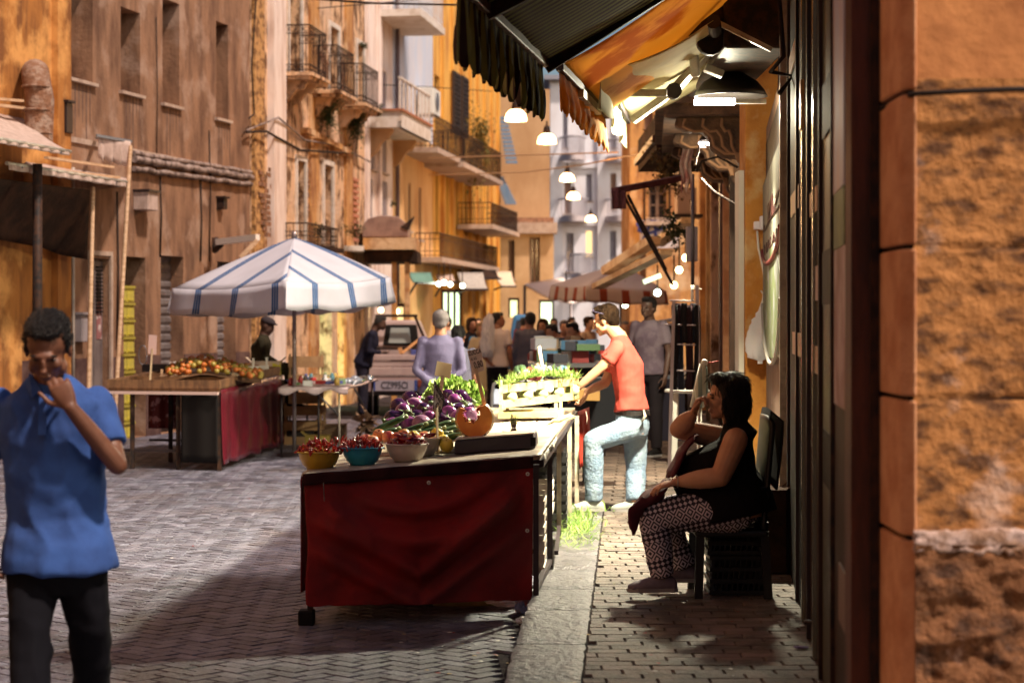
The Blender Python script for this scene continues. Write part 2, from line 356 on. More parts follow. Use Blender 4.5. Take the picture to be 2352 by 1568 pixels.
for L_ in [.9, .62, .85, .7, .82, .55, .95, 1.1, .8, .9, .75, .9, .85, .9, .4]:
    y1 = min(y+L_, Y1); g = .006
    v = rr.gauss(1, .12); nseg = 8
    # a worn block: grid top with wavy edges
    def fn(u, t, y=y, y1=y1, v=v):
        yy = y+g+(y1-y-2*g)*t; ed = .012*mnoise.noise(Vector((u*3, yy*6, 1.3)))
        x0 = kerb_x(yy)+ed+(.01 if u == 0 else 0); x1 = kerb_x(yy)+.335+.004*(yy-8)+.012*mnoise.noise(Vector((7, yy*9, 2)))
        e = min(u, 1-u)*.335; et = min(t, 1-t)*(y1-y); r_ = max(0, .018-min(e, et))
        return (x0+(x1-x0)*u, yy, PZ0+.004-r_*r_*30+.004*mnoise.noise(Vector((u*4, yy*7, v))))
    n0 = len(mb.f); mb.sheet(fn, 10, 14)
    a, b = fn(0, 0), fn(0, 1)
    side = [fn(0, t/14) for t in range(15)]
    mb.add([Vector(p) for p in side]+[Vector((p[0]-.006, p[1], -.02)) for p in side], [(i, i+1, i+16, i+15) for i in range(14)])
    for t in (0, 1):
        e_ = [fn(u/10, t) for u in range(11)]; mb.add([Vector(p) for p in e_]+[Vector((p[0], p[1], .02)) for p in e_], [(i, i+1, i+12, i+11) for i in range(10)])
    cols += [(v, v, v*1.02)]*(len(mb.f)-n0); y = y1
    if y >= Y1: break
mb.m = 1; quadblock(mb, cols, [(kerb_x(4)+.03, 4), (kerb_x(4)+.32, 4), (kerb_x(Y1)+.35, Y1-.02), (kerb_x(Y1)+.03, Y1-.02)], -.02, PZ0-.01)
kerb = tinted(mb, cols, 'kerb', [kerb_mat, joint_mat]); tag(kerb, kind='structure')
# the dark drain trench behind the pavement end and the paved shelf beyond it
mb = MB(); cols = []; mb.m = 1
quadblock(mb, cols, [(.35, 16.9), (wall_x(17)+.5, 16.9), (wall_x(33)+.6, 33), (1.4, 33)], -.02, .09); mb.m = 0
y = 16.9; row = 0
while y < 33:
    x = .35+(y-16.9)*.065-(row % 2)*.1; xe = wall_x(y)+.5
    while x < xe:
        v = rr.gauss(1.05, .13); slab(mb, cols, [Vector((x, y, 0)), Vector((x+.3, y, 0)), Vector((x+.3, y+.2, 0)), Vector((x, y+.2, 0))], .102, .008, (v*1.1, v, v*.9)); x += .3
    y += .2; row += 1
far_pav = tinted(mb, cols, 'pavement', [brick_pave, joint_mat]); tag(far_pav, kind='structure')
# ---------------------------------------------------------------- facade furniture
def slats(f, parent, name, mat, r, z_pitch, off, depth=.02, proud=.012):
    """a rolling shutter: one mesh with ridges"""
    u0, u1, z0, z1 = r[:4]; prof = []; z = z0
    while z < z1:
        prof += [(z, 0), (z+z_pitch*.35, proud), (z+z_pitch*.8, proud), (z+z_pitch*.97, 0)]; z += z_pitch
    prof = [(min(a, z1), b) for a, b in prof]
    mb = MB(); vs = []
    for z, o in prof: vs += [f.pt(u0, z, off+o), f.pt(u1, z, off+o)]
    mb.add(vs, [(2*i, 2*i+1, 2*i+3, 2*i+2) for i in range(len(prof)-1)]); f.box(mb, u0, u1, z0, z1, off-depth-.01, off-.006)
    return mb.build(name, mat, parent, fix=False)
def frame_parts(f, parent, r, off, w_, mat, name='frame'):
    u0, u1, z0, z1 = r[:4]; mb = MB()
    f.box(mb, u0, u0+w_, z0, z1, off-.03, off+.03); f.box(mb, u1-w_, u1, z0, z1, off-.03, off+.03)
    f.box(mb, u0+w_, u1-w_, z1-w_, z1, off-.028, off+.028); return mb.build(name, mat, parent)
def window(f, parent, r, reveal, kind, mat=None, sill=True, lab=None, closed=1.0):
    u0, u1, z0, z1 = r[:4]; mb = MB(); f.box(mb, u0+.005, u1-.005, z0+.01, z1-.005, -reveal+.01, -reveal+.03)
    w_ = mb.build('window', glass_dark, parent)
    if lab: w_['label'] = lab
    frame_parts(f, w_, (u0+.004, u1-.004, z0+.01, z1-.006), -reveal+.06, .06, mat or shutter_wood)
    if kind == 'roll': slats(f, w_, 'shutter', mat or shutter_wood, (u0+.06, u1-.06, z0+.02+(z1-z0)*(1-closed), z1-.06), .05, -reveal+.1)
    if kind == 'casement':
        mb = MB(); um = (u0+u1)/2; f.box(mb, um-.04, um+.04, z0+.02, z1-.06, -reveal+.031, -reveal+.075)
        for t in (.35, .68): f.box(mb, u0+.06, um-.04, z0+(z1-z0)*t, z0+(z1-z0)*t+.04, -reveal+.031, -reveal+.07); f.box(mb, um+.04, u1-.06, z0+(z1-z0)*t, z0+(z1-z0)*t+.04, -reveal+.031, -reveal+.07)
        mb.build('casement', mat or shutter_wood, w_)
    if sill:
        mb = MB(); f.box(mb, u0-.06, u1+.06, z0-.045, z0-.002, -reveal+.04, .06); mb.build('sill', marble, w_)
    return w_
def railing(f, parent, u0, u1, z0, z1, p, mat=None, scroll=True, name='railing', o0=0.02):
    mb = MB(); mat = mat or black_iron; r_ = .009
    def line(pts, rr_=.009): mb.tube(pts, rr_, 5)
    runs = [((u0, o0), (u0, p)), ((u0, p), (u1, p)), ((u1, p), (u1, o0))]
    for a, b in runs:
        for z in (z0+.04, z0+.14, z1-.14, z1): line([f.pt(a[0], z, a[1]), f.pt(b[0], z, b[1])], .013 if z == z1 else .008)
        n = max(2, int(math.hypot(b[0]-a[0], b[1]-a[1])/.11))
        for i in range(n+1):
            t = i/n; u = a[0]+(b[0]-a[0])*t; o = a[1]+(b[1]-a[1])*t; line([f.pt(u, z0, o), f.pt(u, z1, o)], .0075)
            if scroll and i < n:
                tm = (i+.5)/n; u = a[0]+(b[0]-a[0])*tm; o = a[1]+(b[1]-a[1])*tm; du = (b[0]-a[0])/n*.42; do = (b[1]-a[1])/n*.42
                for zc in (z1-.07, z0+.09):
                    line([f.pt(u+du*math.cos(q), zc+.04*math.sin(q), o+do*math.cos(q)) for q in np.linspace(0, 2*math.pi, 9)], .005)
    return mb.build(name, mat, parent, fix=False)
def corbel(f, parent, u, z, p, h, w_=.14, mat=None):
    prof = []
    for i in range(13):
        t = i/12; prof.append((p*(1-t)**.8*(1+.10*math.sin(t*9)), z-h*t))
    poly = [f.pt(u, z, 0)]+[f.pt(u, zz, max(.01, o)) for o, zz in prof]+[f.pt(u, z-h, 0)]
    mb = MB(); mb.prism(poly, f.d*w_); 
    mb.tube([f.pt(u-.01, z-h*.25, p*.72), f.pt(u+w_+.01, z-h*.25, p*.72)], .07, 10)
    mb.tube([f.pt(u-.01, z-h*.8, p*.18), f.pt(u+w_+.01, z-h*.8, p*.18)], .05, 10)
    return mb.build('corbel', mat or plaster_ruin, parent)
def leafy(name, centre, size, n, mat, parent=None, seed=1, leaf=.05, droop=0, rnd=1.0):
    q = random.Random(seed); mb = MB(); c0 = Vector(centre)
    stems = max(3, n//40)
    for k in range(stems):
        a = q.uniform(0, 6.28); e = Vector((math.cos(a)*size[0]*q.uniform(.3, 1), math.sin(a)*size[1]*q.uniform(.3, 1), size[2]*q.uniform(-.6 if droop else .1, 1)-droop*q.uniform(0, 1)))
        mb.tube([c0-Vector((0, 0, size[2]*.1)), c0+e*.5+Vector((0, 0, .1*size[2])), c0+e], [.006, .005, .002], 4)
        for i in range(n//stems):
            t = q.uniform(.15, 1); p = c0+e*t+Vector([q.gauss(0, .16)*s_*rnd for s_ in size])
            d = Vector((q.gauss(0, 1), q.gauss(0, 1), q.gauss(-.2, .8))).normalized(); x, u, _ = frame(d); L_ = leaf*q.uniform(.6, 1.3)
            mb.add([p, p+d*L_*.5+x*L_*.28, p+d*L_, p+d*L_*.5-x*L_*.28+u*L_*.1], [(0, 1, 2, 3)])
    return mb.build(name, mat, parent, fix=False)
def cable(name, pts, r_, mat, label=None, cat='cable', parent=None, sag=0, group=None):
    mb = MB(); out = []
    for a, b in zip(pts, pts[1:]):
        for i in range(8): t = i/8; out.append(Vector(a).lerp(Vector(b), t)-Vector((0, 0, sag*4*t*(1-t))))
    out.append(Vector(pts[-1])); mb.tube(out, r_, 6); o = mb.build(name, mat, parent, fix=False)
    return tag(o, label, cat, group) if label else o
# ================================================================ LEFT BUILDING 1 (near, grey-orange plaster)
F1 = Fac((-6.16-.2458*4, 23.96-4), (-4.21, 31.95), 1)
b1 = thing('building', 'near left building with worn grey orange plaster, tall narrow windows and closed shutters', 'building', F1.pt(F1.u(300), 0))
RV = .42
W_ = [F1.rect(160, 213, -70, 178), F1.rect(277, 322, 15, 208), F1.rect(373, 412, -5, 236), F1.rect(496, 524, 48, 270)]
G_ = {'shut0': F1.rect(-10, 36, 575, 965), 'door': F1.rect(207, 251, 592, 985), 'dark': F1.rect(284, 334, 588, 985), 'shut2': F1.rect(369, 421, 586, 985), 'shut3': F1.rect(499, 541, 600, 985)}
for k in G_: a = G_[k]; G_[k] = (a[0], a[1], .02, a[3], .32 if k != 'door' else .14)
holes = [(*q, RV) for q in W_]+list(G_.values())
uL, uR = F1.u(150), F1.L
uLL = F1.u(-140)
wb = F1.wall(uL, uR, 0, 12, [h for h in holes if h[0] > uL], RV); wb.build('wall', plaster_grey, b1)
wb = F1.wall(uLL, uL-.003, 0, 12, [h for h in holes if h[0] < uL], RV); wb.build('wall', plaster_orange, b1)
mb = MB(); F1.box(mb, F1.u(118), F1.u(149), 0, 12, -.05, .09); mb.build('pilaster', plaster_orange, b1)
mb = MB(); F1.box(mb, F1.u(-30), F1.u(42), 0, 12, .0, .05); mb.build('pilaster', plaster_orange, b1)
# black-red painted base
mb = MB()
for a, b in ((uLL, G_['shut0'][0]), (G_['shut0'][1], G_['door'][0]), (G_['door'][1], G_['dark'][0]), (G_['dark'][1], G_['shut2'][0]), (G_['shut2'][1], G_['shut3'][0]), (G_['shut3'][1], uR)): mb = MB(); F1.box(mb, a+.01, b-.01, 0, 1.15, .0, .012); mb.build('base_band', M('base_band', (.07, .03, .028), .8, (.13, .07, .06), 4, bump=.3), b1)
window(F1, b1, W_[0], RV, 'roll'); window(F1, b1, W_[1], RV, 'casement'); window(F1, b1, W_[2], RV, 'roll'); window(F1, b1, W_[3], RV, 'roll', closed=.95)
d = slats(F1, b1, 'roller_shutter', shutter_wood, G_['shut0'][:4], .09, -.28); 
for k in ('shut2', 'shut3'):
    d = slats(F1, b1, 'roller_shutter', shutter_grey, G_[k][:4], .13, -.22, proud=.025); d['label'] = 'grey corrugated roller shutter pulled down'
    u0, u1, z0, z1 = G_[k][:4]; mb = MB(); F1.box(mb, u0+.02, u1-.02, z0+.02, z0+.1, -.2, -.16); mb.build('bottom_rail', metal_dark, d)
# the louvred double door with torn posters
u0, u1, z0, z1 = G_['door'][:4]; um = (u0+u1)/2
for a, b in ((u0+.02, um-.01), (um+.01, u1-.02)):
    mb = MB(); F1.box(mb, a, b, z0, z1-.03, -.13, -.09); dd = mb.build('door', M('door_grey', (.2, .16, .155), .6, (.12, .09, .09), 4, (1, 1, .4)), b1)
    mb = MB(); z = z1-.72
    while z < z1-.1: F1.box(mb, a+.05, b-.05, z, z+.02, -.09, -.055); z += .05
    mb.build('louvre', black_paint, dd)
    mb = MB(); F1.box(mb, a+.07, b-.04, 1.35+rr.uniform(0, .1), 1.9, -.089, -.083); mb.build('poster', M('poster_red', (.3, .12, .12), .7, (.6, .5, .48), 8, lo=.5, hi=.6, bump=.1), dd)
frame_parts(F1, b1, (u0-.06, u1+.06, 0, z1+.1), .0, .06, marble, 'door_frame')
# dark doorway with yellow crates seen stacked
u0, u1, z0, z1 = G_['dark'][:4]; mb = MB(); F1.box(mb, u0+.01, u1-.01, z0, z1, -.315, -.30); mb.build('door', dark_brown, b1)
# moulded ledge with bundled conduits
zl = F1.hit(440, 372)[1]
for k, (py0, py1, r_) in enumerate(((352, 396, .035), (366, 408, .05), (388, 424, .04))):
    a = F1.hit(300, py0); b = F1.hit(570, py1); pts = []
    for i in range(31):
        t = i/30; pts.append(F1.pt(a[0]+(b[0]-a[0])*t, a[1]+(b[1]-a[1])*t+.025*mnoise.noise(Vector((t*14, k*7, 0))), r_+.01))
    mb = MB(); mb.tube(pts, [r_*(1+.3*mnoise.noise(Vector((i*.9, k, 3)))) for i in range(31)], 8); mb.build('conduit', cable_pale, b1, fix=False)
mb = MB(); a = F1.hit(150, 345); F1.box(mb, F1.u(150), F1.u(560), zl-.05, zl+.02, .0, .03); mb.build('ledge', marble, b1)
for px, py0, py1, r_ in ((365, 405, 590, .012), (458, 408, 600, .012), (478, 300, 600, .01), (356, 40, 400, .008), (266, 440, 800, .012)):
    u_, z_ = F1.hit(px, py0); _, zb = F1.hit(px, py1); mb = MB(); mb.tube([F1.pt(u_, zb, .02), F1.pt(u_+.02, (z_+zb)/2, .03), F1.pt(u_, z_, .02)], r_, 6); mb.build('wall_cable', cable_mat, b1)
mb = MB(); u_, z_ = F1.hit(160, 385); mb.tube([F1.pt(u_, 0, .05), F1.pt(u_, z_, .05)], .022, 8); mb.build('downpipe', M('pipe_pale', (.5, .42, .36), .5), b1)
# two small sill-less slots in the upper wall
# things fixed to it
def wallbox(name, px0, px1, py0, py1, dep, mat, label, cat, parts=None, f=F1):
    u0, z1_ = f.hit(px0, py0); u1 = f.u(px1); _, z0_ = f.hit(px0, py1); t = thing(name, label, cat, f.pt(u0, z0_, .02))
    mb = MB(); f.box(mb, u0, u1, z0_, z1_, .0, dep); mb.build('housing', mat, t, bevel=.01)
    mb = MB(); f.box(mb, u0-.02, u1+.02, z1_-.001, z1_+.03, .0, dep+.03); mb.build('lid', parts or mat, t)
    return t
wallbox('lamp_box', 306, 330, 440, 482, .22, canvas_pale, 'small pale box lamp fixed to the grey wall below the cable ledge', 'wall box', metal_dark)
wallbox('meter_box', 171, 186, 722, 785, .10, M('box_grey', (.34, .3, .32), .6), 'grey electric meter cabinet on the wall beside the louvred door', 'meter box')
wallbox('wall_clamp', 497, 506, 455, 480, .12, black_iron, 'small black iron bracket on the wall right of the narrow cables', 'bracket')
wallbox('wall_clamp', 133, 148, 235, 305, .12, metal_dark, 'dark metal hinge plate on the orange pilaster', 'bracket')
# rusty lagged flue on the left
t = thing('flue_duct', 'rusty lagged flue elbow coming out of the orange wall above the awning', 'duct', F1.at(78, 290))
p0 = F1.at(78, 170, -.1); p1 = F1.at(82, 165, .42); p2 = F1.at(92, 230, .45); p3 = F1.at(88, 330, .45)
mb = MB(); mb.tube([p0, p0.lerp(p1, .8)+Vector((0, 0, -.01)), p1+Vector((0, 0, -.06)), p2, p3], [.17]*5, 16); mb.build('pipe', rust, t, fix=False)
mb = MB(); 
for q in (.15, .5, .85): c = (p1+Vector((0, 0, -.06))).lerp(p3, q); mb.tube([c-Vector((0, 0, .012)), c+Vector((0, 0, .012))], .178, 16)
mb.build('joint_band', rust, t)
# upper wall-mounted awnings
def awning(name, label, f, px0b, px1b, pyb, px0f, px1f, pyf, out, mat, valance=.12, group=None, jag=.02, arms=2, armmat=None, frontmat=None, back=.04):
    u0b, zb = f.hit(px0b, pyb, back); u1b = f.u(px1b, back); u1f, zf = f.hit(px1f, pyf, out); u0f = f.u(px0f, out)
    t = thing(name, label, 'awning', f.pt(u0b, zb, .02), group=group)
    def fn(u, v):
        a = f.pt(u0b+(u1b-u0b)*u, zb, back); b = f.pt(u0f+(u1f-u0f)*u, zf, out); p = a.lerp(b, v); p.z -= .04*math.sin(math.pi*v)+.012*mnoise.noise(Vector((u*9, v*2, 0))); return p
    mb = MB(); mb.sheet(fn, 24, 8, .006); mb.build('canvas', mat, t)
    if valance:
        def fv(u, v):
            b = f.pt(u0f+(u1f-u0f)*u, zf, out); return b+Vector((0, 0, -v*valance*(1+jag*4*mnoise.noise(Vector((u*25, 1, 0))))))+f.n*(.02*math.sin(u*60)*v)
        mb = MB(); mb.sheet(fv, 60, 3, .005); mb.build('valance', mat, t)
    mb = MB(); mb.tube([f.pt(u0f-.03, zf+.0, out-.01), f.pt(u1f+.03, zf+.0, out-.01)], .022, 8); mb.build('front_bar', frontmat or metal_pale, t)
    for i in range(arms):
        q = (i+.12)/(arms-1+.24) if arms > 1 else .5; mb = MB(); ub = u0b+(u1b-u0b)*q; uf = u0f+(u1f-u0f)*q
        mb.beam(f.pt(ub, zb-.12, 0), f.pt(uf, zf-.02, out), .03); mb.build('arm', armmat or metal_grey, t)
    return t
awning('awning', 'faded pinkish canvas awning at the left edge of the picture', F1, -60, 52, 250, -80, 160, 348, 1.5, canvas_pale, .05)
awning('awning', 'low faded awning with loose wooden laths lying on it', F1, 60, 300, 372, 20, 290, 418, 1.1, canvas_pale, .07)
for k, (a, b, c, d_) in enumerate(((28, 380, 272, 408), (106, 362, 258, 384), (-20, 226, 50, 232), (-20, 240, 65, 250))):
    t = F1.at(a, b, .75 if k < 2 else .3); t2 = F1.at(c, d_, .75 if k < 2 else .3); mb = MB(); mb.beam(t, t2, .06, .03)
    tag(mb.build('lath', laths), ['longer wooden lath lying on the low awning', 'shorter upper wooden lath lying on the low awning', 'top wooden lath above the awning at the left edge', 'lower wooden lath resting on the awning at the left edge'][k], 'plank')
A_, B_, C_, D_ = F1.at(-40, 405, .9), F1.at(205, 436, .9), F1.at(196, 590, .35), F1.at(-40, 548, .35)  # added dark sheet stands in for the awnings' shadow on the wall
mb = MB(); mb.sheet(lambda u, v: A_.lerp(B_, u).lerp(D_.lerp(C_, u), v)+Vector((.03*math.sin(u*15)*v, 0, .03*math.sin(u*5)*v)), 24, 8, .01); tag(mb.build('awning_shadow_sheet', dark_brown), 'dark sheet standing in for the shadow under the left awnings', 'cloth')
# folded cloth with jagged fringe on its bracket
t = thing('folded_awning', 'folded pale awning with a jagged fringe hanging from a wall bracket', 'awning', F1.at(225, 340))
A = F1.at(225, 312, .55); B = F1.at(300, 325, .9)
mb = MB(); mb.sheet(lambda u, v: A.lerp(B, u)+Vector((0, 0, -v*(.27+.06*abs(math.sin(u*13))*(1 if v > .5 else 0))))+F1.n*(.03*math.sin(u*22)*v), 48, 4, .006); mb.build('fringe', canvas_pale, t)
mb = MB(); mb.beam(F1.at(222, 316, .05), A, .04); mb.beam(A-F1.d*.05, B+F1.d*.03, .035); mb.build('bracket', metal_grey, t)
# raking poles that prop the awnings
for a, b, lab in (((205, 838, 1.0), (214, 430, .9), 'slanting wooden pole propping the low awning, left one'), ((272, 815, 1.0), (300, 335, .9), 'slanting wooden pole under the jagged fringe')):
    p = F1.at(a[0], a[1], a[2]); q = F1.at(b[0], b[1], b[2]); k_ = (p-q)/(p.z-q.z); p = q+k_*(0.01-q.z)
    mb = MB(); mb.tube([p, p.lerp(q, .5), q], [.03, .028, .026], 7); tag(mb.build('prop_pole', laths, fix=False), lab, 'pole')
p = F1.at(86, 840, 1.2); mb = MB(); mb.tube([(p.x, p.y, 0), (p.x, p.y, 3.4)], .055, 10); tag(mb.build('post', black_iron), 'thick black iron post under the left awning', 'post')
t = thing('roller_awning', 'rolled white awning sticking out from the wall left of the parasol peak', 'awning', F1.at(500, 560, .3)); mb = MB(); mb.beam(F1.at(500, 556, .25), F1.at(592, 545, 1.0), .09, .09); mb.build('cassette', M('white_sheet2', (.8, .74, .68), .5), t); mb = MB(); mb.beam(F1.at(552, 592, .8), F1.at(590, 552, 1.0), .06); mb.build('arm', laths, t); mb = MB(); mb.tube([F1.at(494, 545, .1), F1.at(494, 575, .1), F1.at(508, 560, .3)], .05, 8); mb.build('bracket', black_iron, t)
# crates stacked in the dark doorway: yellow brick-like grid
t = None
for i in range(2):
    for k in range(9):
        u0 = F1.u(283, .03)+i*.24; z0 = .02+k*.235; t = thing('crate', f'yellow plastic crate, {["left", "right"][i]} stack in the dark doorway, {["bottom", "second", "third", "fourth", "fifth", "sixth", "seventh", "eighth", "top"][k]} one', 'crate', F1.pt(u0, z0), group='yellow crates stacked in the dark doorway')
        mb = MB(); F1.box(mb, u0, u0+.225, z0, z0+.215, -.28, -.02); F1.box(mb, u0+.02, u0+.205, z0+.02, z0+.04, -.02, -.01); mb.build('body', M('yellow_crate', (.62, .52, .06), .5, (.5, .42, .08), 6), t)
        mb = MB(); F1.box(mb, u0-.004, u0+.229, z0+.19, z0+.225, -.285, .0); mb.build('rim', M('yellow_rim', (.4, .33, .05), .5), t)
# ================================================================ LEFT BUILDING 2 (peeling, three iron balconies)
F2 = Fac((-4.20, 32.05), (-4.20+.1365*8.7, 40.75), 1)
b2 = thing('building', 'tall peeling ochre building with three small iron balconies', 'building', F2.pt(0, 0))
H2 = 13
doors2 = [F2.rect(680, 699, 368, 560), F2.rect(742, 762, 378, 560)]
ups = [F2.rect(662, 690, -60, 165), F2.rect(756, 776, 60, 215), F2.rect(818, 834, 100, 243)]
holes = [(*h, .3) for h in doors2+ups]
low = [F2.rect(733, 762, 690, 1000), F2.rect(775, 812, 690, 1000), F2.rect(590, 640, 700, 1000)]
low = [(a, b, .02, d, .5) for a, b, c, d in low]; holes += low
F2.wall(0, F2.L-.01, 0, H2, holes, .3, back=3).build('wall', plaster_ruin, b2)
mb = MB(); F2.box(mb, .02, F2.u(600), 0, H2, .002, .06); mb.build('quoin', M('rubble', (.56, .30, .11), .95, (.2, .09, .03), 5, (1, 1, 1.6), .45, .58, bump=1, bscale=9), b2)
mb = MB(); F2.box(mb, F2.u(614), F2.u(642), 0, H2, .0, .12); mb.build('pilaster', plaster_pink, b2)
mb = MB(); F2.box(mb, F2.u(708), F2.u(728), 0, H2, .0, .05); F2.box(mb, F2.u(790), F2.u(806), 0, H2, .0, .05); mb.build('pilaster', plaster_ochre, b2)
for k, r_ in enumerate(doors2+ups):
    u0, u1, z0, z1 = r_; mb = MB(); F2.box(mb, u0+.01, u1-.01, z0+.01, z1-.01, -.29, -.26); dd = mb.build('balcony_door', [dark_brown, M('door_greyblue', (.22, .2, .23), .7)][k % 2], b2)
    frame_parts(F2, dd, (u0-.09, u1+.09, z0, z1+.1), .01, .09, white_trim)
for k, r_ in enumerate(low):
    u0, u1, z0, z1 = r_[:4]; mb = MB(); F2.box(mb, u0+.01, u1-.01, z0+.01, z1-.01, -.49, -.47)
    dd = mb.build('shop_opening', [M('lit_shop_green', (.3, .4, .3), .7, emis=(.6, .95, .6), es=2.6), M('lit_shop_yellow', (.5, .45, .2), .7, emis=(.95, .95, .45), es=2.2), plaster_ochre][k], b2)
zl2 = F2.hit(720, 305)[1]
for i in range(5):                                         # broken cornice pieces
    a = F2.u(690)+i*.75; mb = MB(); F2.box(mb, a, a+.6, zl2-.1-.02*i, zl2-.02*i, .0, .14); F2.box(mb, a+.04, a+.5, zl2-.16-.02*i, zl2-.1-.02*i, .0, .08); mb.build('cornice', plaster_ochre, b2)
for (px0, pxc, pxe, pyt, pyb) in ((650, 711, 749, 57, 166), (742, 775, 812, 104, 207), (812, 834, 868, 146, 236)):
    o_ = .47 if px0 == 650 else (.36 if px0 == 742 else .30); o_ = .5
    u0 = F2.u(pxc, o_); u1 = F2.u(pxe, o_); _, zt = F2.hit(pxc, pyt, o_); _, zb = F2.hit(pxc, pyb, o_)
    mb = MB(); F2.box(mb, u0-.08, u1+.08, zb-.06, zb, -.02, o_+.07); F2.box(mb, u0-.03, u1+.03, zb-.12, zb-.06, -.02, o_+.02); bal = mb.build('balcony', plaster_ruin, b2)
    railing(F2, bal, u0, u1, zb, zt, o_)
    for q in (.12, .62): corbel(F2, bal, u0+(u1-u0)*q, zb-.12, o_*.85, .34)
# plants growing under the balconies
for k, (px, py, sz, n) in enumerate(((752, 262, (.26, .16, .5), 900), (820, 285, (.24, .16, .6), 1000), (868, 262, (.2, .14, .2), 300), (834, 108, (.1, .1, .12), 90), (815, 540, (.3, .15, .25), 220), (905, 470, (.1, .1, .2), 80), (735, 540, (.2, .15, .2), 120))):
    c = F2.at(px, py, .25); o = leafy('wall_plant', c, sz, n, leaf_dark, seed=20+k, leaf=.055, droop=.25 if k < 2 else 0)
    tag(o, ['green weed hanging below the first and second balconies', 'tall weed growing between the second and third balconies', 'small weed under the third balcony', 'little tuft of weed on the wall above the third balcony', 'low shrub growing on the canopy by the striped parasol', 'small weed sprouting from the wall right of the ladder bricks', 'weed beside the dark railing above the parasol'][k], 'plant')
# ladder of exposed bricks
mb = MB(); z = F2.hit(818, 555)[1]
while z < F2.hit(818, 405)[1]: F2.box(mb, F2.u(808), F2.u(820), z, z+.06, .0, .04); z += .12
mb.build('brick_toothing', M('tooth', (.5, .2, .12), .9), b2)
qq = random.Random(9)
for px0, px1, py0, py1 in ((580, 612, 380, 540), (700, 730, 380, 520), (778, 806, 120, 200), (735, 752, 100, 240), (640, 662, 180, 290)):
    mb = MB(); u0_, zt_ = F2.hit(px0, py0); u1_ = F2.u(px1); zb_ = F2.hit(px0, py1)[1]; z = zb_; row_ = 0
    while z < zt_:
        u = u0_+(.12 if row_ % 2 else 0)
        while u < u1_:
            e_ = min(u-u0_, u1_-u, z-zb_, zt_-z)
            if qq.random() < .35+e_*2.2: F2.box(mb, u, min(u+.23, u1_), z, z+.07, .062 if px0 < 600 else .0, (.062 if px0 < 600 else .0)+qq.uniform(.008, .03))
            u += .25
        z += .09; row_ += 1
    mb.build('exposed_brickwork', M('old_brick', (.36, .17, .09), .95, (.16, .08, .045), 7, bump=.7, bscale=20), b2, fix=False)
for f_, b_, lst in ((F1, b1, ((168, 186), (286, 214), (380, 242), (500, 276))),):
    for px_, py_ in lst:
        u_, z_ = f_.hit(px_, py_)
        for k_ in range(5):
            uu = u_+.05+.11*k_; l_ = qq.uniform(.25, 1.0); mb = MB(); mb.sheet(lambda a, b: f_.pt(uu+.05*(a-.5)*(1-b*.7), z_-.02-l_*b, .004), 2, 6); mb.build('rust_streak', M('streak', (.13, .07, .05), .95, (.2, .12, .09), 6), b_, fix=False)
# cables strung on building 2
a = F2.at(582, 5, .1); cable('cable', [F2.at(590, -30, .1), F2.at(578, 150, .1), F2.at(584, 262, .1), F2.at(572, 272, .12)], .012, cable_mat, 'black cable hanging in a loop down the ochre corner')
cable('cable', [F1.at(566, 300, .1), F2.at(640, 270, .16), F2.at(700, 322, .1), F2.at(780, 335, .1), F2.at(850, 372, .1)], .016, cable_pale, 'pale bundle of cables running along the peeling wall')
cable('cable', [F1.at(566, 304, .1), F2.at(612, 302, .16), F2.at(690, 345, .1), F2.at(800, 352, .1)], .02, cable_mat, 'dark bundle of cables running below the pale one')
# upper railing above parasol
mb_ = thing('balcony', 'dark low railing with plants seen above the striped parasol', 'balcony', F2.at(715, 575)); u0 = F2.u(706, .5); u1 = F2.u(775, .5); _, zt = F2.hit(706, 512, .5); _, zb = F2.hit(706, 560, .5)
railing(F2, mb_, u0, u1, zb, zt, .5, scroll=False); mb = MB(); F2.box(mb, u0-.1, u1+.1, zb-.08, zb, .0, .6); mb.build('slab', dark_brown, mb_)
# ================================================================ LEFT 3 pink + 4 blue/ochre + 5 yellow + 6
F3 = Fac((-3.04, 40.85), (-3.04+.1365*3.0, 43.85), 1)
b3 = thing('building', 'narrow pink building with pale pilasters and long grey shutters', 'building', F3.pt(0, 0))
hs = [F3.rect(852, 862, 240, 388), F3.rect(876, 888, 160, 395), F3.rect(848, 856, 410, 520), F3.rect(878, 890, 415, 520)]
F3.wall(0, F3.L, 0, 14, [(*h, .12) for h in hs], back=3).build('wall', plaster_pink, b3)
for k, h in enumerate(hs): window(F3, b3, h, .12, 'roll', M('shut_lilac', (.3, .25, .28), .7), lab=None)
for px in (838, 866): mb = MB(); u_ = F3.u(px); F3.box(mb, u_, u_+.22, 0, 14, .0, .07); mb.build('pilaster', plaster_pink, b3)
F4 = Fac((-2.63, 43.9), (-2.63+.1365*5.0, 48.9), 1)
b4 = thing('building', 'building with blue upper wall, white terrace and orange lower wall', 'building', F4.pt(0, 0))
zsp = F4.hit(930, 300)[1]
hs4 = [F4.rect(938, 944, 420, 530), F4.rect(962, 968, 430, 550), F4.rect(990, 998, 90, 150)]
F4.wall(0, F4.L, zsp, 14, [], back=3).build('wall', plaster_blue, b4)
F4.wall(0, F4.L, 0, zsp-.003, [(*h, .12) for h in hs4[:2]], back=3).build('wall', plaster_orange if False else M('plaster_peach', (.72, .44, .2), .9, (.62, .32, .12), 1.5, (1, 1, .4), bump=.2), b4)
for h in hs4[:2]: window(F4, b4, h, .12, 'casement', M('win_brown', (.25, .13, .08), .7))
o_ = .75; u0 = F4.u(922, o_); u1 = F4.u(990, o_); zt = F4.hit(922, 255, o_)[1]; zb = F4.hit(922, 292, o_)[1]
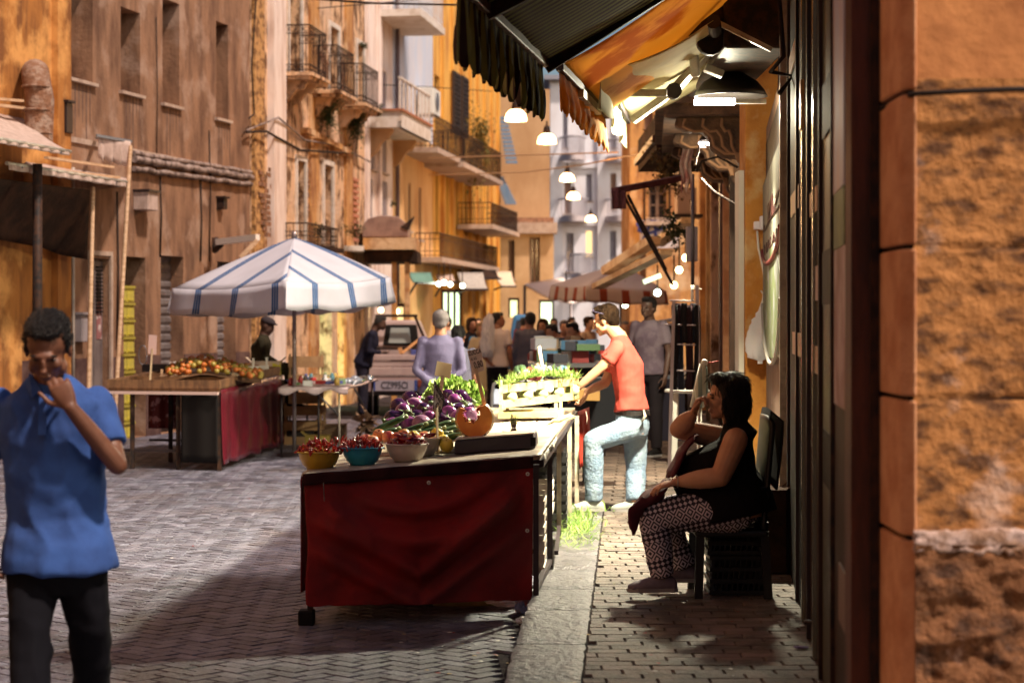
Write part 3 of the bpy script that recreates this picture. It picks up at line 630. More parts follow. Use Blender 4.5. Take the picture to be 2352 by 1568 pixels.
mb = MB(); F4.box(mb, u0, u1, zb, zb+.12, -.01, o_); F4.box(mb, u0, u1, zb, zt, o_-.08, o_+.002); F4.box(mb, u0-.002, u0+.08, zb+.002, zt, 0, o_-.08); F4.box(mb, u1-.08, u1+.002, zb+.002, zt, 0, o_-.08); te = mb.build('terrace', white_trim, b4)
mb = MB(); F4.box(mb, u0-.04, u1+.04, zt, zt+.05, o_-.12, o_+.04); F4.box(mb, u0-.04, u0+.1, zt, zt+.05, 0, o_-.12); mb.build('coping', M('brick_red', (.42, .16, .08), .8), te)
mb = MB(); zr = F4.hit(922, 180, o_)[1]
for i in range(9): q = u0+.04+(u1-u0-.08)*i/8; F4.box(mb, q-.02, q+.02, zt+.05, zr, o_-.06, o_-.02)
F4.box(mb, u0, u1, zr, zr+.04, o_-.07, o_-.01); mb.build('railing', white_trim, te)
for i in range(2): corbel(F4, te, u0+.3+i*(u1-u0-.8), zb, .5, .6, .16, plaster_tan)
u0 = F4.u(962, .9); u1 = u0+3; zb = F4.hit(962, 25, .9)[1]
mb = MB(); F4.box(mb, u0, u1, zb-.1, zb+.05, 0, .95); te = mb.build('balcony', white_trim, b4); railing(F4, te, u0, u1, zb+.05, zb+1, .9, M('rail_white', (.6, .58, .6), .5), scroll=False)
mb = MB(); mb.tube([F4.pt(.2, 1, .07), F4.pt(.2, 12, .07)], .045, 8); mb.build('downpipe', M('pipe_br', (.12, .08, .09), .6), b4)
F5 = Fac((-1.94, 49.0), (-1.94+.1365*11.6, 60.6), 1)
b5 = thing('building', 'yellow building with rows of dark shutters between ribbed pilasters', 'building', F5.pt(0, 0))
hs5 = []; gh = F5.hit(990, 330)[1]
for px in (1000, 1024, 1046, 1066, 1084, 1100, 1116): hs5.append(F5.rect(px, px+7, 395, 540)); 
for px in (998, 1038, 1060): hs5.append(F5.rect(px, px+12, 170, 250))
F5.wall(0, F5.L, 0, 13.5, [(*h, .2) for h in hs5], .2, back=3).build('wall', plaster_yellow, b5)
for k, h in enumerate(hs5): window(F5, b5, h, .2, 'roll', M('shutter_black', (.05, .035, .03), .6), sill=False)
for px in (1012, 1034, 1056, 1076, 1093, 1109, 1126, 1140): mb = MB(); u_ = F5.u(px); F5.box(mb, u_, u_+.16, 0, 13.5, .0, .09); mb.build('pilaster', plaster_yellow, b5)
for (p0, p1, pt_, pb, gr, o_) in ((1000, 1068, 265, 338, 0, .8), (1010, 1142, 535, 590, 0, .6), (1128, 1188, 465, 515, 0, .9), (1060, 1150, 300, 372, 0, .9)):
    u0 = F5.u(p0, o_); u1 = F5.u(p1, o_); zt = F5.hit(p0, pt_, o_)[1]; zb = F5.hit(p0, pb, o_)[1]
    mb = MB(); F5.box(mb, u0-.05, u1+.05, zb-.12, zb, -.0, o_+.06); te = mb.build('balcony', marble, b5); railing(F5, te, u0, u1, zb, zt, o_, scroll=False)
for k, (px, py) in enumerate(((1042, 215), (1062, 225))):
    u_, z_ = F5.hit(px, py, .1); mb = MB(); F5.box(mb, u_, u_+1.0, z_-1.0, z_+.6, .05, .12); z = z_-.95
    while z < z_+.55: F5.box(mb, u_+.1, u_+.9, z, z+.04, .12, .15); z += .12
    mb.build('open_shutter', M('shutter_black', (.05, .035, .03)), b5)
o = leafy('hanging_plant', F5.at(1105, 300, .8), (.5, .6, 1.0), 900, M('leaf_olive', (.14, .12, .03), .8, (.2, .14, .04), 4, transl=.3), seed=5, leaf=.11, droop=1.3); tag(o, 'dry green plant spilling over the balcony of the yellow building', 'plant')
t = thing('air_conditioner', 'white air conditioner unit on the yellow building beside dark shutters', 'air conditioner', F5.at(1016, 260, .1))
u_, z_ = F5.hit(1000, 200, .5); mb = MB(); F5.box(mb, u_, u_+1.0, z_-.62, z_, .08, .45); mb.build('casing', plastic_white, t, bevel=.02); mb = MB(); c = F5.pt(u_+.5, z_-.3, .45); mb.tube([c, c+F5.n*.02], .22, 18); mb.build('fan_grille', metal_grey, t)
# blue-grey slanting blinds further on
for k, (p0, p1, y0, y1) in enumerate(((1148, 1190, 268, 378), (1140, 1188, 405, 470))):
    u0, zt = F5.hit(p0, y0, .2); mb = MB(); A_ = P(p0, y0, 60); B_ = P(p0+16, y0, 61.5); C_ = P(p1, y1, 61.5); D_ = P(p1-24, y1, 59.5)
    nn = (B_-A_).cross(D_-A_).normalized(); 
    for i in range(12):
        t0, t1 = i/12, (i+.7)/12; mb.prism([A_.lerp(D_, t0), B_.lerp(C_, t0), B_.lerp(C_, t1), A_.lerp(D_, t1)], nn*.05)
    mb.build('blind', shutter_blue, b5)
# ---- low canopy roof / garage canopy right of parasol and old curved sheet
t = thing('curved_cowl', 'brown curved metal cowl standing on the canopy roof behind the parasol', 'cowl', P(880, 545, 40))
mb = MB(); prof = [(-.42, 0), (-.42, .22), (-.3, .38), (-.05, .44), (.3, .42), (.5, .25), (.5, .0)]; c = P(880, 545, 40)
mb.prism([(c.x+a, c.y, c.z+b) for a, b in prof], (0, 1.2, 0)); mb.build('body', M('cowl', (.3, .19, .15), .6, (.2, .12, .1), 4), t, bevel=.02)
mb = MB(); mb.prism([(c.x+.35, c.y-.02, c.z+.2), (c.x+.62, c.y-.02, c.z+.42), (c.x+.5, c.y-.02, c.z+.14)], (0, .3, 0)); mb.build('flap', black_iron, t)
t = thing('shop_canopy', 'flat concrete canopy with white edge over the shop behind the parasol', 'canopy', P(860, 590, 39.5))
a = P(750, 566, 39.2); b = P(838, 578, 39.2); mb = MB(); mb.box(a.x, b.x, 38.8, 40.2, b.z, a.z); mb.build('white_sheet', M('white_sheet', (.8, .76, .7), .6), t)
a = P(832, 545, 38.8); b = P(952, 572, 38.8); mb = MB(); mb.box(a.x, b.x, 39.0, 41, b.z, a.z); mb.build('slab', plaster_ochre, t)
a = P(832, 573, 38.8); b = P(956, 600, 38.8); mb = MB(); mb.box(a.x, b.x, 39.2, 41, b.z, a.z-.01); mb.build('soffit', dark_brown, t)
for k, px in enumerate((905, 935)): mb = MB(); a = P(px, 600, 39.3); mb.box(a.x-.05, a.x+.05, 39.3, 39.45, .0, a.z); mb.build('post', plaster_ochre, t)
# shop fronts of buildings 3-5 at street level: lit openings
def shopfront(name, label, px0, px1, y0, d, mat, th=.4, y1=None, mull=2):
    a = P(px0, y0, d); b = P(px1, y0, d); z1 = a.z; z0 = 0 if y1 is None else P(px0, y1, d).z; t = thing(name, label, 'shop window', (a.x, d, z0))
    mb = MB(); mb.box(a.x, b.x, d, d+th, z0, z1); mb.build('glowing_pane', mat, t)
    mb = MB(); w_ = (b.x-a.x)
    for i in range(mull+1): q = a.x+w_*i/mull; mb.box(q-.03, q+.03, d-.05, d-.002, z0, z1)
    mb.box(a.x-.03, b.x+.03, d-.055, d-.003, z1, z1+.08); mb.build('frame', dark_wood, t); return t
lit_y = M('lit_yellow', (.6, .55, .25), .6, emis=(1, .95, .45), es=1.6); lit_g = M('lit_green', (.5, .6, .45), .6, emis=(.85, 1, .62), es=1.6); lit_w = M('lit_warm', (.6, .4, .2), .6, emis=(1, .7, .3), es=1.1)
shopfront('shop_window', 'lit greenish shop doorway above the pickup and lavender shirt man', 1016, 1058, 672, 46, lit_g, mull=3)
shopfront('shop_window', 'small bright yellow doorway in the far street', 1170, 1190, 690, 58, lit_y, y1=728, mull=1)
shopfront('shop_window', 'pale green doorway under the white far awning', 1240, 1270, 694, 60, lit_g, y1=760, mull=1)
shopfront('shop_window', 'warm lit opening beyond the parasol and dark man', 868, 930, 705, 44, lit_w, mull=3)
# projecting awnings of the far left shops
far_aw = [(938, 1000, 628, 650, 44, 'greenish small awning'), (1000, 1050, 632, 648, 47, 'pink small awning'), (1050, 1120, 628, 665, 46, 'grey striped awning above the green doorway'), (1080, 1150, 622, 640, 52, 'brown low awning'), (1135, 1185, 625, 658, 56, 'cream awning beside the orange wall')]
for k, (p0, p1, y0, y1, d_, lab) in enumerate(far_aw):
    A_ = P(p0, y0, d_+.4); B_ = P(p1-12, y0, d_+1.5); C_ = P(p1, y1, d_); D_ = P(p0+18, y1, d_-1.4)
    t = thing('awning', lab+' of the far left shops', 'awning', A_, group='small awnings over the far left shops')
    mb = MB(); mb.sheet(lambda u, v: A_.lerp(B_, u).lerp(D_.lerp(C_, u), v)+Vector((0, 0, -.08*math.sin(v*3.1))), 10, 6, .03); mb.build('canvas', [M('aw_green', (.12, .26, .22), .8), canvas_pale, M('aw_grey', (.3, .28, .27), .8, (.5, .46, .42), 9, (8, 1, 1)), dark_brown, M('aw_cream', (.75, .6, .45), .8)][k], t)
    mb = MB(); mb.beam(D_, C_, .05); mb.beam(A_-Vector((0, 0, .5)), D_, .04); mb.build('frame', metal_dark, t)
# ================================================================ FAR END
F6 = Fac(tuple(P(1140, HY, 64).xy), tuple(P(1266, HY, 65).xy), -1); F6.n = Vector((0, -1, 0)); 
def frontal(name, label, px0, px1, ytop, d, mat, wins, parts=None, y0=0, th=4):
    f = Fac((P(px0, HY, d).x, d), (P(px1, HY, d).x, d), 1); f.n = Vector((0, -1, 0))
    t = thing(name, label, 'building', f.pt(0, 0)); zt = P(0, ytop, d).z
    hs = [f.rect(*w_[:4]) for w_ in wins]; f.wall(0, f.L, 0, zt, [(*h, .25) for h in hs], .25, back=th).build('wall', mat, t)
    for h, w_ in zip(hs, wins): window(f, t, h, .25, w_[4] if len(w_) > 4 else 'casement', w_[5] if len(w_) > 5 else None)
    return f, t
brown_sh = M('win_brown2', (.2, .12, .08), .7)
f6, t6 = frontal('building', 'blank tan house wall closing the street behind the hanging lamps', 1090, 1263, 205, 64, plaster_tan, [])
f7, t7 = frontal('building', 'low tan house with cornice and brown doors at the street end', 1150, 1272, 528, 62, M('plaster_tan2', (.62, .40, .22), .9, (.5, .3, .15), 1), [(1216, 1240, 545, 650, 'casement', brown_sh), (1168, 1182, 552, 640, 'roll', brown_sh)])
mb = MB(); f7.box(mb, -.1, f7.L+.1, P(0, 528, 62).z-.12, P(0, 512, 62).z, -.5, .3); mb.build('cornice', marble, t7)
mb = MB(); f7.box(mb, .0, f7.L, P(0, 512, 62).z, P(0, 500, 62).z, -2, .1); mb.build('tiled_roof', M('tiles', (.4, .2, .12), .9, (.2, .1, .06), 12, bump=.5), t7)
sh_l = M('shut_lilac2', (.36, .34, .4), .7); sh_b = M('shut_br', (.34, .2, .14), .7)
f8, t8 = frontal('building', 'white apartment house at the street end with curved balconies', 1262, 1478, 186, 72, plaster_white,
    [(1288, 1304, 245, 340, 'roll', sh_l), (1345, 1360, 230, 300, 'roll', sh_l), (1400, 1416, 235, 340, 'roll', sh_l), (1346, 1360, 400, 462, 'roll', sh_l), (1402, 1416, 398, 480, 'roll', sh_b), (1296, 1312, 408, 490, 'roll', sh_b), (1300, 1318, 535, 625, 'casement', sh_l), (1346, 1360, 530, 590, 'casement', lit_w), (1400, 1416, 530, 625, 'casement', sh_l)])
for p0, p1, yt, yb in ((1285, 1345, 318, 358), (1390, 1450, 325, 362), (1285, 1350, 458, 498), (1390, 1452, 460, 498), (1310, 1360, 585, 628)):
    u0, zt = f8.hit(p0, yt); u1 = f8.u(p1); zb = f8.hit(p0, yb)[1]; n = 12; pts = [f8.pt(u0+(u1-u0)*i/n, zb, .1+.9*math.sin(math.pi*i/n)**.6) for i in range(n+1)]
    mb = MB(); mb.prism(pts, (0, 0, -.2)); te = mb.build('balcony', M('bal_grey', (.55, .48, .5), .8), t8)
    mb = MB(); 
    for i in range(n):
        for q in (0,): a = pts[i].lerp(pts[i+1], q); mb.tube([a, a+Vector((0, 0, zt-zb))], .02, 4)
        mb.tube([pts[i]+Vector((0, 0, zt-zb)), pts[i+1]+Vector((0, 0, zt-zb))], .035, 4)
    mb.build('railing', M('rail_lilac', (.42, .38, .42), .6), te, fix=False)
for yy in (380, 512): mb = MB(); _, z_ = f8.hit(1300, yy); f8.box(mb, 0, f8.L, z_-.1, z_+.1, .0, .12); mb.build('string_course', plaster_white, t8)
for px in (1264, 1372, 1462): mb = MB(); u_ = f8.u(px); f8.box(mb, u_, u_+.45, 0, P(0, 186, 72).z-.1, .0, .15); mb.build('pilaster', plaster_white, t8)
mb = MB(); f8.box(mb, -.2, f8.L+.2, P(0, 186, 72).z, P(0, 176, 72).z, -4, .5); mb.build('cornice', M('cornice_grey', (.3, .3, .36), .8), t8)
# right end house with graffiti
f9, t9 = frontal('building', 'yellow tan house on the right with graffiti on its pale lower wall', 1447, 1640, 150, 50, plaster_ochre, [(1490, 1532, 420, 500, 'casement', brown_sh), (1480, 1500, 250, 330, 'roll', sh_b), (1470, 1484, 560, 640, 'casement', sh_b)])
mb = MB(); u0, z1 = f9.hit(1470, 505); f9.box(mb, u0, f9.u(1560), f9.hit(1470, 570)[1], z1, .0, .04); gp = mb.build('graffiti_panel', M('pale_panel', (.6, .55, .6), .8, (.5, .4, .38), 2), t9)
c = f9.at(1495, 530, .055)
def stroke(mb, pts, r_, seg=5): mb.tube(pts, r_, seg)
mb = MB()
for pl in (((-.22, -.28), (.02, .26), (.1, .28), (.12, -.3)), ((-.34, .02), (-.1, -.08), (.3, .06)), ((-.36, .2), (-.3, .02), (-.2, .22), (-.12, .1)), ((.1, -.02), (.34, .12), (.38, -.02), (.2, -.12))):
    stroke(mb, [c+Vector((a, 0, b)) for a, b in pl], .035)
mb.build('graffiti', M('graffiti_blue', (.03, .05, .3), .6), t9)
u0, zt = f9.hit(1482, 478, .6); u1 = f9.u(1540, .6); zb = f9.hit(1482, 508, .6)[1]; mb = MB(); f9.box(mb, u0, u1, zb-.1, zb, 0, .7); te = mb.build('balcony', marble, t9); railing(f9, te, u0, u1, zb, zb+.9, .6, scroll=False)
# ================================================================ NEAR RIGHT STONE WALL
yW = 6.2; xW = 1.215
t = thing('building', 'near right house corner of rough brown stone blocks under smooth orange plaster', 'building', (xW, yW, 0))
cz_ = [P(0, p, yW).z for p in (1235, 915, 567, 212)]       # course joints
def rough(x, z, k):
    if z > cz_[3]: return .006*mnoise.noise(Vector((x*6, z*6, 5)))
    v = mnoise.fractal(Vector((x*9, z*13, k)), .9, 2.1, 5)*.030+mnoise.noise(Vector((x*3, z*4, k+9)))*.018
    j = min(abs(z-c) for c in cz_); return v*.22-max(0, .012-j)*.9
mb = MB(); x1 = xW+1.6
mb.sheet(lambda u, v: (xW+.034+(x1-xW-.055)*u, yW-.012-rough(xW+u*1.6, .0+v*2.4, 2)*min(1, u*12+.1), .0+v*2.4), 150, 220)
mb.build('stone_face', stone_near, t, fix=False)
mb = MB(); mb.sheet(lambda u, v: (xW+.03+(x1-xW-.03)*u, yW-.034-.012*mnoise.noise(Vector((u*40, v*20, 3))), (.93-.05*mnoise.noise(Vector((u*16, 0, 1)))-.05*abs(mnoise.noise(Vector((u*34, 2, 1)))))*(1-v)+v*(1.0+.015*mnoise.noise(Vector((u*9, 5, 1)))+.0)), 90, 6, .01); mb.build('plaster_band', M('band_pale', (.62, .46, .42), .9, (.42, .25, .17), 14, bump=.5), t)
mb = MB(); mb.sheet(lambda u, v: (xW+.034+(x1-xW-.055)*u, yW-.036-.03*mnoise.fractal(Vector((u*14, v*12, 4)), .9, 2.1, 4), .955*v), 110, 90); mb.build('lower_stone', M('stone_low', (.26, .11, .045), .95, (.08, .035, .018), 9, (1, 1, 1.6), .46, .62, bump=1.0, bscale=24, col3=(.5, .32, .26), scale3=4, lo3=.62, hi3=.68), t, fix=False)
mb = MB(); mb.sheet(lambda u, v: (xW+.034+(x1-xW-.055)*u, yW-.010-.006*mnoise.noise(Vector((u*9, v*12, 5))), 2.4+v*5), 40, 60); mb.build('plaster_face', plaster_upper, t, fix=False)
mb = MB(); zc = [0.0]+sorted(cz_)+[3.3, 4.2, 7.4]
for a, b in zip(zc, zc[1:]):
    j = .03*mnoise.noise(Vector((a*7, 1, 1))); mb.hexa([(xW-.002+j*.2, yW+.02, a+.008), (xW+.036, yW-.028, a+.008), (xW+.2, yW+.4, a+.008), (xW, yW+.4, a+.008), (xW-.002+j*.2, yW+.02, b-.006), (xW+.036, yW-.028, b-.006), (xW+.2, yW+.4, b-.006), (xW, yW+.4, b-.006)])
mb.build('corner_trim', stone_trim, t, bevel=.008)
mb = MB(); mb.box(xW+.02, x1+3, yW+.0, yW+.38, 0, 7.4); mb.box(2.4, x1+3, yW+.39, yW+3, 0, 7.4); mb.build('wall', dark_brown, t)
mb = MB(); mb.sheet(lambda u, v: (xW-.16+.32*u, yW-.10+.35*v, .13+.16*math.sin(math.pi*min(1, max(0, u)))*math.sin(math.pi*(.15+.7*v))*(1+.25*mnoise.noise(Vector((u*4, v*4, 3))))), 14, 14); mb.build('base_stone', stone_trim, t)
t = thing('wall_cable', 'black cable running along the near right wall above the rough stones', 'cable', P(2040, 245, 6.5)); pts = [P(2035, 250, 6.55)+Vector((-.02, 0, 0)), P(2062, 235, 6.4)+Vector((-.012, 0, 0)), P(2098, 216, 6.15), P(2200, 210, 6.14), P(2300, 206, 6.14), P(2500, 200, 6.14)]
mb = MB(); mb.tube(pts, .009, 6); mb.build('wire', cable_mat, t)
# ================================================================ RIGHT SHOP FRONT
FR = Fac((wall_x(6.62), 6.62), (wall_x(17.2), 17.2), -1)
if FR.n.x > 0: FR.n = -FR.n
ts = thing('building', 'dark right hand shop front of black and brown folding doors', 'building', FR.pt(0, 0))
mb = MB(); FR.box(mb, 0, 3.1, .0, 7.6, -3, -.10); FR.box(mb, 3.102, FR.L, .0, 4.3, -3, -.10); mb.build('wall', M('dark_plaster', (.07, .04, .025), .9, (.04, .02, .015), 3, bump=.3), ts)  # unseen upper walls, stepped heights shaped to steer sun and shade
mb = MB(); mb.box(wall_x(6.6)+.0, xW-.003, 6.60, 6.72, .0, 6); mb.build('door_post', red_wood, ts)
mb = MB(); mb.box(xW-.03, xW-.004, 6.57, 6.598, .0, 6); mb.build('iron_edge', black_iron, ts)
def rw(px): return FR.u(px)
# door leaves and their panels, laid along the shop front
def strip(nm, px0, px1, y0, y1, mt, o1, o0=-.1, lab=None):
    ua, ub = rw(px0), rw(px1); ua, ub = min(ua, ub), max(ua, ub); z1 = FR.hit(px0, y0)[1]; z0 = max(.135, FR.hit(px0, y1)[1]); mb = MB(); FR.box(mb, ua, ub, z0, z1, o0, o1); o = mb.build(nm, mt, ts)
    if lab: o['label'] = lab
poster_m = M('poster_pale', (.46, .44, .56), .6, (.55, .36, .32), 1.6, (1, 1, .6), .42, .6, col3=(.4, .12, .07), scale3=4, lo3=.66, hi3=.7)
olive = M('olive_panel', (.05, .045, .015), .5, (.022, .02, .010), 2); pane_t = M('pane_tan', (.46, .34, .24), .5)
strip('door_leaf', 1810, 1845, -260, 1700, black_paint, -.004); strip('door_leaf', 1846, 1884, -260, 1700, dark_wood, -.006); strip('door_leaf', 1885, 1914, -260, 1700, olive, -.005); strip('door_leaf', 1915, 1950, -260, 1700, dark_wood, -.004)
for x0, x1, y0, y1, mt in ((1811, 1831, 143, 188, pane_t), (1817, 1836, 452, 500, pane_t), (1821, 1841, 762, 812, pane_t), (1861, 1877, 446, 500, M('pane_or', (.7, .42, .24), .5)), (1865, 1881, 792, 852, pane_t), (1874, 1884, 612, 690, M('pane_p', (.42, .27, .25), .5)), (1890, 1912, 200, 322, black_paint), (1890, 1912, 580, 700, black_paint), (1892, 1912, 985, 1105, black_paint)): strip('panel', x0, x1, y0, y1, mt, .003, -.003)
strip('poster', 1916, 1940, -260, 448, poster_m, .004, -.003); strip('poster', 1917, 1941, 449, 575, M('poster_green', (.12, .17, .03), .6, (.05, .09, .02), 3), .004, -.003); strip('poster', 1918, 1944, 576, 925, M('poster_rose', (.42, .30, .32), .6, (.22, .09, .09), 2.5, lo=.45, hi=.6), .004, -.003)
strip('lower_panel', 1928, 1948, 1290, 1420, M('low_p', (.16, .10, .08), .6), .004, -.003)
for px, mt in ((1803, metal_pale), (1812, metal_dark), (1832, metal_dark), (1846, M('rail_glint', (.35, .38, .32), .25, metal=.8)), (1858, metal_dark), (1872, M('rail_glint')), (1886, dark_wood), (1914, black_iron)): strip('rail', px-.9, px+.9, -260, 1700, mt, .012, -.1)
strip('handle', 1850, 1853, 190, 300, M('brass', (.5, .25, .08), .3, metal=.8), .03, .012)
# HALAL board on the door panel
u0, u1 = rw(1808), rw(1760); 
if u0 > u1: u0, u1 = u1, u0
def zpx(px, py): return FR.hit(px, py)[1]
um = (u0+u1)/2
mb = MB(); FR.box(mb, u0, u1, .14, zpx(1785, 205), -.1, .0); mb.build('door_leaf', M('leaf_brown', (.13, .07, .04), .6, (.17, .11, .08), 3, (1, 1, .3)), ts)
mb = MB(); FR.box(mb, u0+.05, u1-.05, zpx(1785, 356), zpx(1785, 250), -.0, .004); mb.build('transom', black_paint, ts)
sg = thing('halal_sign', 'tall white shop sign lettered HALAL in Arabic and Latin beside the orange column', 'sign', FR.pt(u0, 1.5, .01))
zb, zt = zpx(1785, 815), zpx(1785, 365)
mb = MB(); FR.box(mb, u0+.02, u1-.02, zb, zt, .005, .03); mb.build('board', M('sign_white', (.15, .145, .115), .7, (.11, .105, .085), 2, bump=.05), sg)
sx = -FR.d                                                   # reading direction: towards the camera
def sp(a, b): return FR.pt(um, 0, .034)+sx*a+Vector((0, 0, b))
ink = M('sign_ink', (.03, .006, .006), .6); zc_ = zpx(1785, 480); hw = (u1-u0)/2
def stro(mb, pts, w_=1.7):                                  # pen strokes on a 40 x 70 grid laid over the board
    def m_p(x, y): return sp((x-20)/20*hw, zc_-(y-35)/70*.215)
    for (x0, y0), (x1, y1) in zip(pts, pts[1:]):
        L2 = math.hypot(x1-x0, y1-y0) or 1; nx, ny = -(y1-y0)/L2*w_, (x1-x0)/L2*w_; ex_, ey_ = (x1-x0)/L2*w_*.4, (y1-y0)/L2*w_*.4
        mb.prism([m_p(x0-nx-ex_, y0-ny-ey_), m_p(x1-nx+ex_, y1-ny+ey_), m_p(x1+nx+ex_, y1+ny+ey_), m_p(x0+nx-ex_, y0+ny-ey_)], FR.n*.004)
m_ = MB()
for pl in ([(30, 22), (36, 20), (33, 30), (28, 40), (30, 52), (36, 56)], [(30, 52), (24, 50), (23, 2)], [(24, 50), (18, 50), (15, 4)], [(20, 6), (17, 30), (15, 50), (10, 56), (5, 52), (5, 40)]): stro(m_, pl)
m_.build('arabic_lettering', ink, sg, fix=False)
text('latin_lettering', 'HALAL', .115, ink, sg, basis(sp(0, zpx(1785, 552)), sx, (0, 0, 1)), .002, squeeze=1.5*hw/(.115*3.1))
m_ = MB(); m_.tube([sp(hw*.93*math.cos(a), zpx(1785, 545)+.16*math.sin(a)) for a in np.linspace(math.pi, 2*math.pi, 20)], .02, 6); m_.build('red_arc', M('sign_red', (.16, .012, .012), .6), sg)
m_ = MB(); m_.prism([sp(hw*.9*math.cos(a), zpx(1785, 690)+.42*math.sin(a))-FR.n*.006 for a in np.linspace(0, 2*math.pi, 32)[:-1]], FR.n*.006); m_.build('green_oval', M('sign_green', (.06, .08, .02), .7, (.16, .16, .17), 3, (1, 1, 1), .5, .6), sg)
m_ = MB(); m_.tube([sp(hw*.92*math.cos(a), zpx(1785, 690)+.46*math.sin(a)) for a in np.linspace(math.pi, 2*math.pi, 24)], .016, 6); m_.build('white_arc', M('sign_w', (.3, .28, .25), .6), sg)
text('oval_lettering', 'wow', .16, ink, sg, basis(sp(0, zpx(1785, 665)), sx, (0, 0, 1)), .002, squeeze=3) if False else None
# bars of the grille by the sign
mb = MB(); FR.box(mb, u0-.16, u0-.11, .14, 5, -.05, .05); mb.build('rail', metal_pale, ts)
# ---- orange column with a pale box that paints lamplight on its side
yc = 17.25; x0 = P(1712, 0, yc).x; x1 = P(1762, 0, yc).x
t = thing('column', 'cracked orange plaster column lit by the hooded lamp beside the sign', 'column', (x0, yc, .1))
mb = MB(); mb.box(x0, x1+.15, yc, yc+.45, .09, 4.2); mb.build('shaft', M('col_orange', (.62, .27, .05), .9, (.50, .19, .03), 3, col3=(.72, .48, .22), scale3=1.6, bump=.6, bscale=8), t, bevel=.01)
a = P(1697, 0, yc+.06).x; mb = MB(); mb.box(a, x0-.004, yc+.06, yc+.36, .1, 2.95); mb.build('lit_side', M('lit_side_pale', (.8, .78, .66), .6), t)
mb = MB(); mb.box(x0-.05, x1+.2, yc-.04, yc+.5, .09, .32); mb.build('base', plaster_ochre, t)
# ---- second right building
G2 = Fac((2.10, 17.75), (2.10+.071*24, 41.75), -1)
if G2.n.x > 0: G2.n = -G2.n
t2 = thing('building', 'brown right hand building with timber door posts behind the orange column', 'building', G2.pt(0, 0))
mb = MB(); G2.box(mb, 0, G2.L, .09, 9.5, -3, -.12); mb.build('wall', M('r2_plaster', (.34, .17, .07), .9, (.18, .08, .035), 2.2, (1, 1, .6), bump=.6, bscale=8), t2)
for px, w_, o1, mt in ((1686, .12, .05, dark_wood), (1668, .18, .04, stone_trim), (1652, .5, .0, red_wood), (1640, .3, .05, plaster_ruin), (1626, .3, .03, M('r2_post', (.5, .3, .16), .8, (.2, .1, .05), 6, (2, 2, .3), bump=.4)), (1612, .5, .04, plaster_ochre)):
    u_ = G2.u(px); mb = MB(); G2.box(mb, u_-w_/2, u_+w_/2, .1, 4.2, -.12, o1); mb.build('pier', mt, t2, bevel=.01)
for px, w_ in ((1677, .8), (1646, .9), (1632, 1.0)):
    u_ = G2.u(px); mb = MB(); G2.box(mb, u_-w_/2, u_+w_/2, .1, 3.2, -.14, -.09); mb.build('door', M('r2_door', (.10, .045, .02), .6, (.05, .025, .015), 3), t2)
# stone balcony with scrolled corbels
zb = P(0, 262, 19.4).z
bt = MB(); G2.box(bt, .6, 5.0, zb, zb+.16, -.1, .82); G2.box(bt, .65, 4.95, zb-.1, zb, -.1, .74); bal = bt.build('balcony', M('corbel_stone', (.16, .085, .045), .9, (.07, .04, .025), 5, bump=.6), t2)
railing(G2, bal, .7, 4.9, zb+.16, zb+1.1, .76)
for u_ in (.9, 2.6, 4.2): 
    prof = [(.0, 0), (.72, 0), (.74, -.08), (.62, -.14), (.5, -.13), (.42, -.2), (.40, -.3), (.28, -.38), (.16, -.38), (.12, -.48), (.0, -.6)]
    mb = MB(); mb.prism([G2.pt(u_, zb-.1+b, a-.1) for a, b in prof], G2.d*.26); cb = mb.build('corbel', M('corbel_stone'), bal, bevel=.02)
    mb = MB()
    for q in (.28, .56, .84): mb.tube([G2.pt(u_-.012, zb-.1+b*.86-.02, (a-.1)*q+.02) for a, b in prof[1:-1]], .016, 6)
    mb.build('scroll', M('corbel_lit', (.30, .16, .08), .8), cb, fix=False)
# dark wooden box balcony further on and its plants
t = thing('balcony', 'dark boxed balcony with clutter on the right behind the cream awning', 'balcony', P(1515, 300, 27))
a = P(1508, 262, 27); b = P(1580, 345, 27); mb = MB(); mb.box(a.x, b.x+.6, 27, 31, b.z, a.z); mb.build('body', dark_brown, t)
mb = MB(); mb.box(a.x-.06, b.x+.6, 26.95, 31, b.z+.1, b.z+.2); mb.box(a.x-.04, b.x+.6, 26.94, 26.99, a.z-.12, a.z-.02); mb.build('trim', red_wood, t)
mb = MB()
for i in range(9): q = a.x+.04+i*.05; mb.tube([(q, 26.93, b.z), (q+.02, 26.9, b.z-.12-.05*(i % 3))], .012, 5)
mb.build('dripping_edge', dark_brown, t)
for k, (px, py, s_, n, mt) in enumerate(((1530, 385, (.3, .4, .38), 520, M('leaf_dry', (.20, .11, .035), .8, (.1, .08, .02), 5, transl=.2)), (1570, 340, (.3, .3, .3), 300, leaf_dark), (1555, 520, (.2, .2, .3), 260, leaf_dark), (1600, 300, (.22, .3, .22), 200, leaf_dark))):
    tag(leafy('hanging_plant', P(px, py, 26), s_, n, mt, seed=40+k, leaf=.08, droop=.3), ['dry brownish plant hanging below the dark boxed balcony', 'dark plant clump under the dark balcony near the lamp', 'small green plant on the pale wall below the balconies', 'dark leaves beside the scrolled stone corbels'][k], 'plant')
t = thing('air_conditioner', 'old white air conditioner box on the right wall above the rack', 'air conditioner', P(1560, 495, 33)); a = P(1555, 430, 33); b = P(1600, 492, 33); mb = MB(); mb.box(a.x, b.x, 33, 33.5, b.z, a.z); mb.build('casing', M('ac_tan', (.5, .36, .28), .7), t, bevel=.02); mb = MB(); mb.box(a.x-.05, b.x+.1, 32.9, 33.6, b.z-.05, b.z-.003); mb.build('shelf', metal_dark, t)
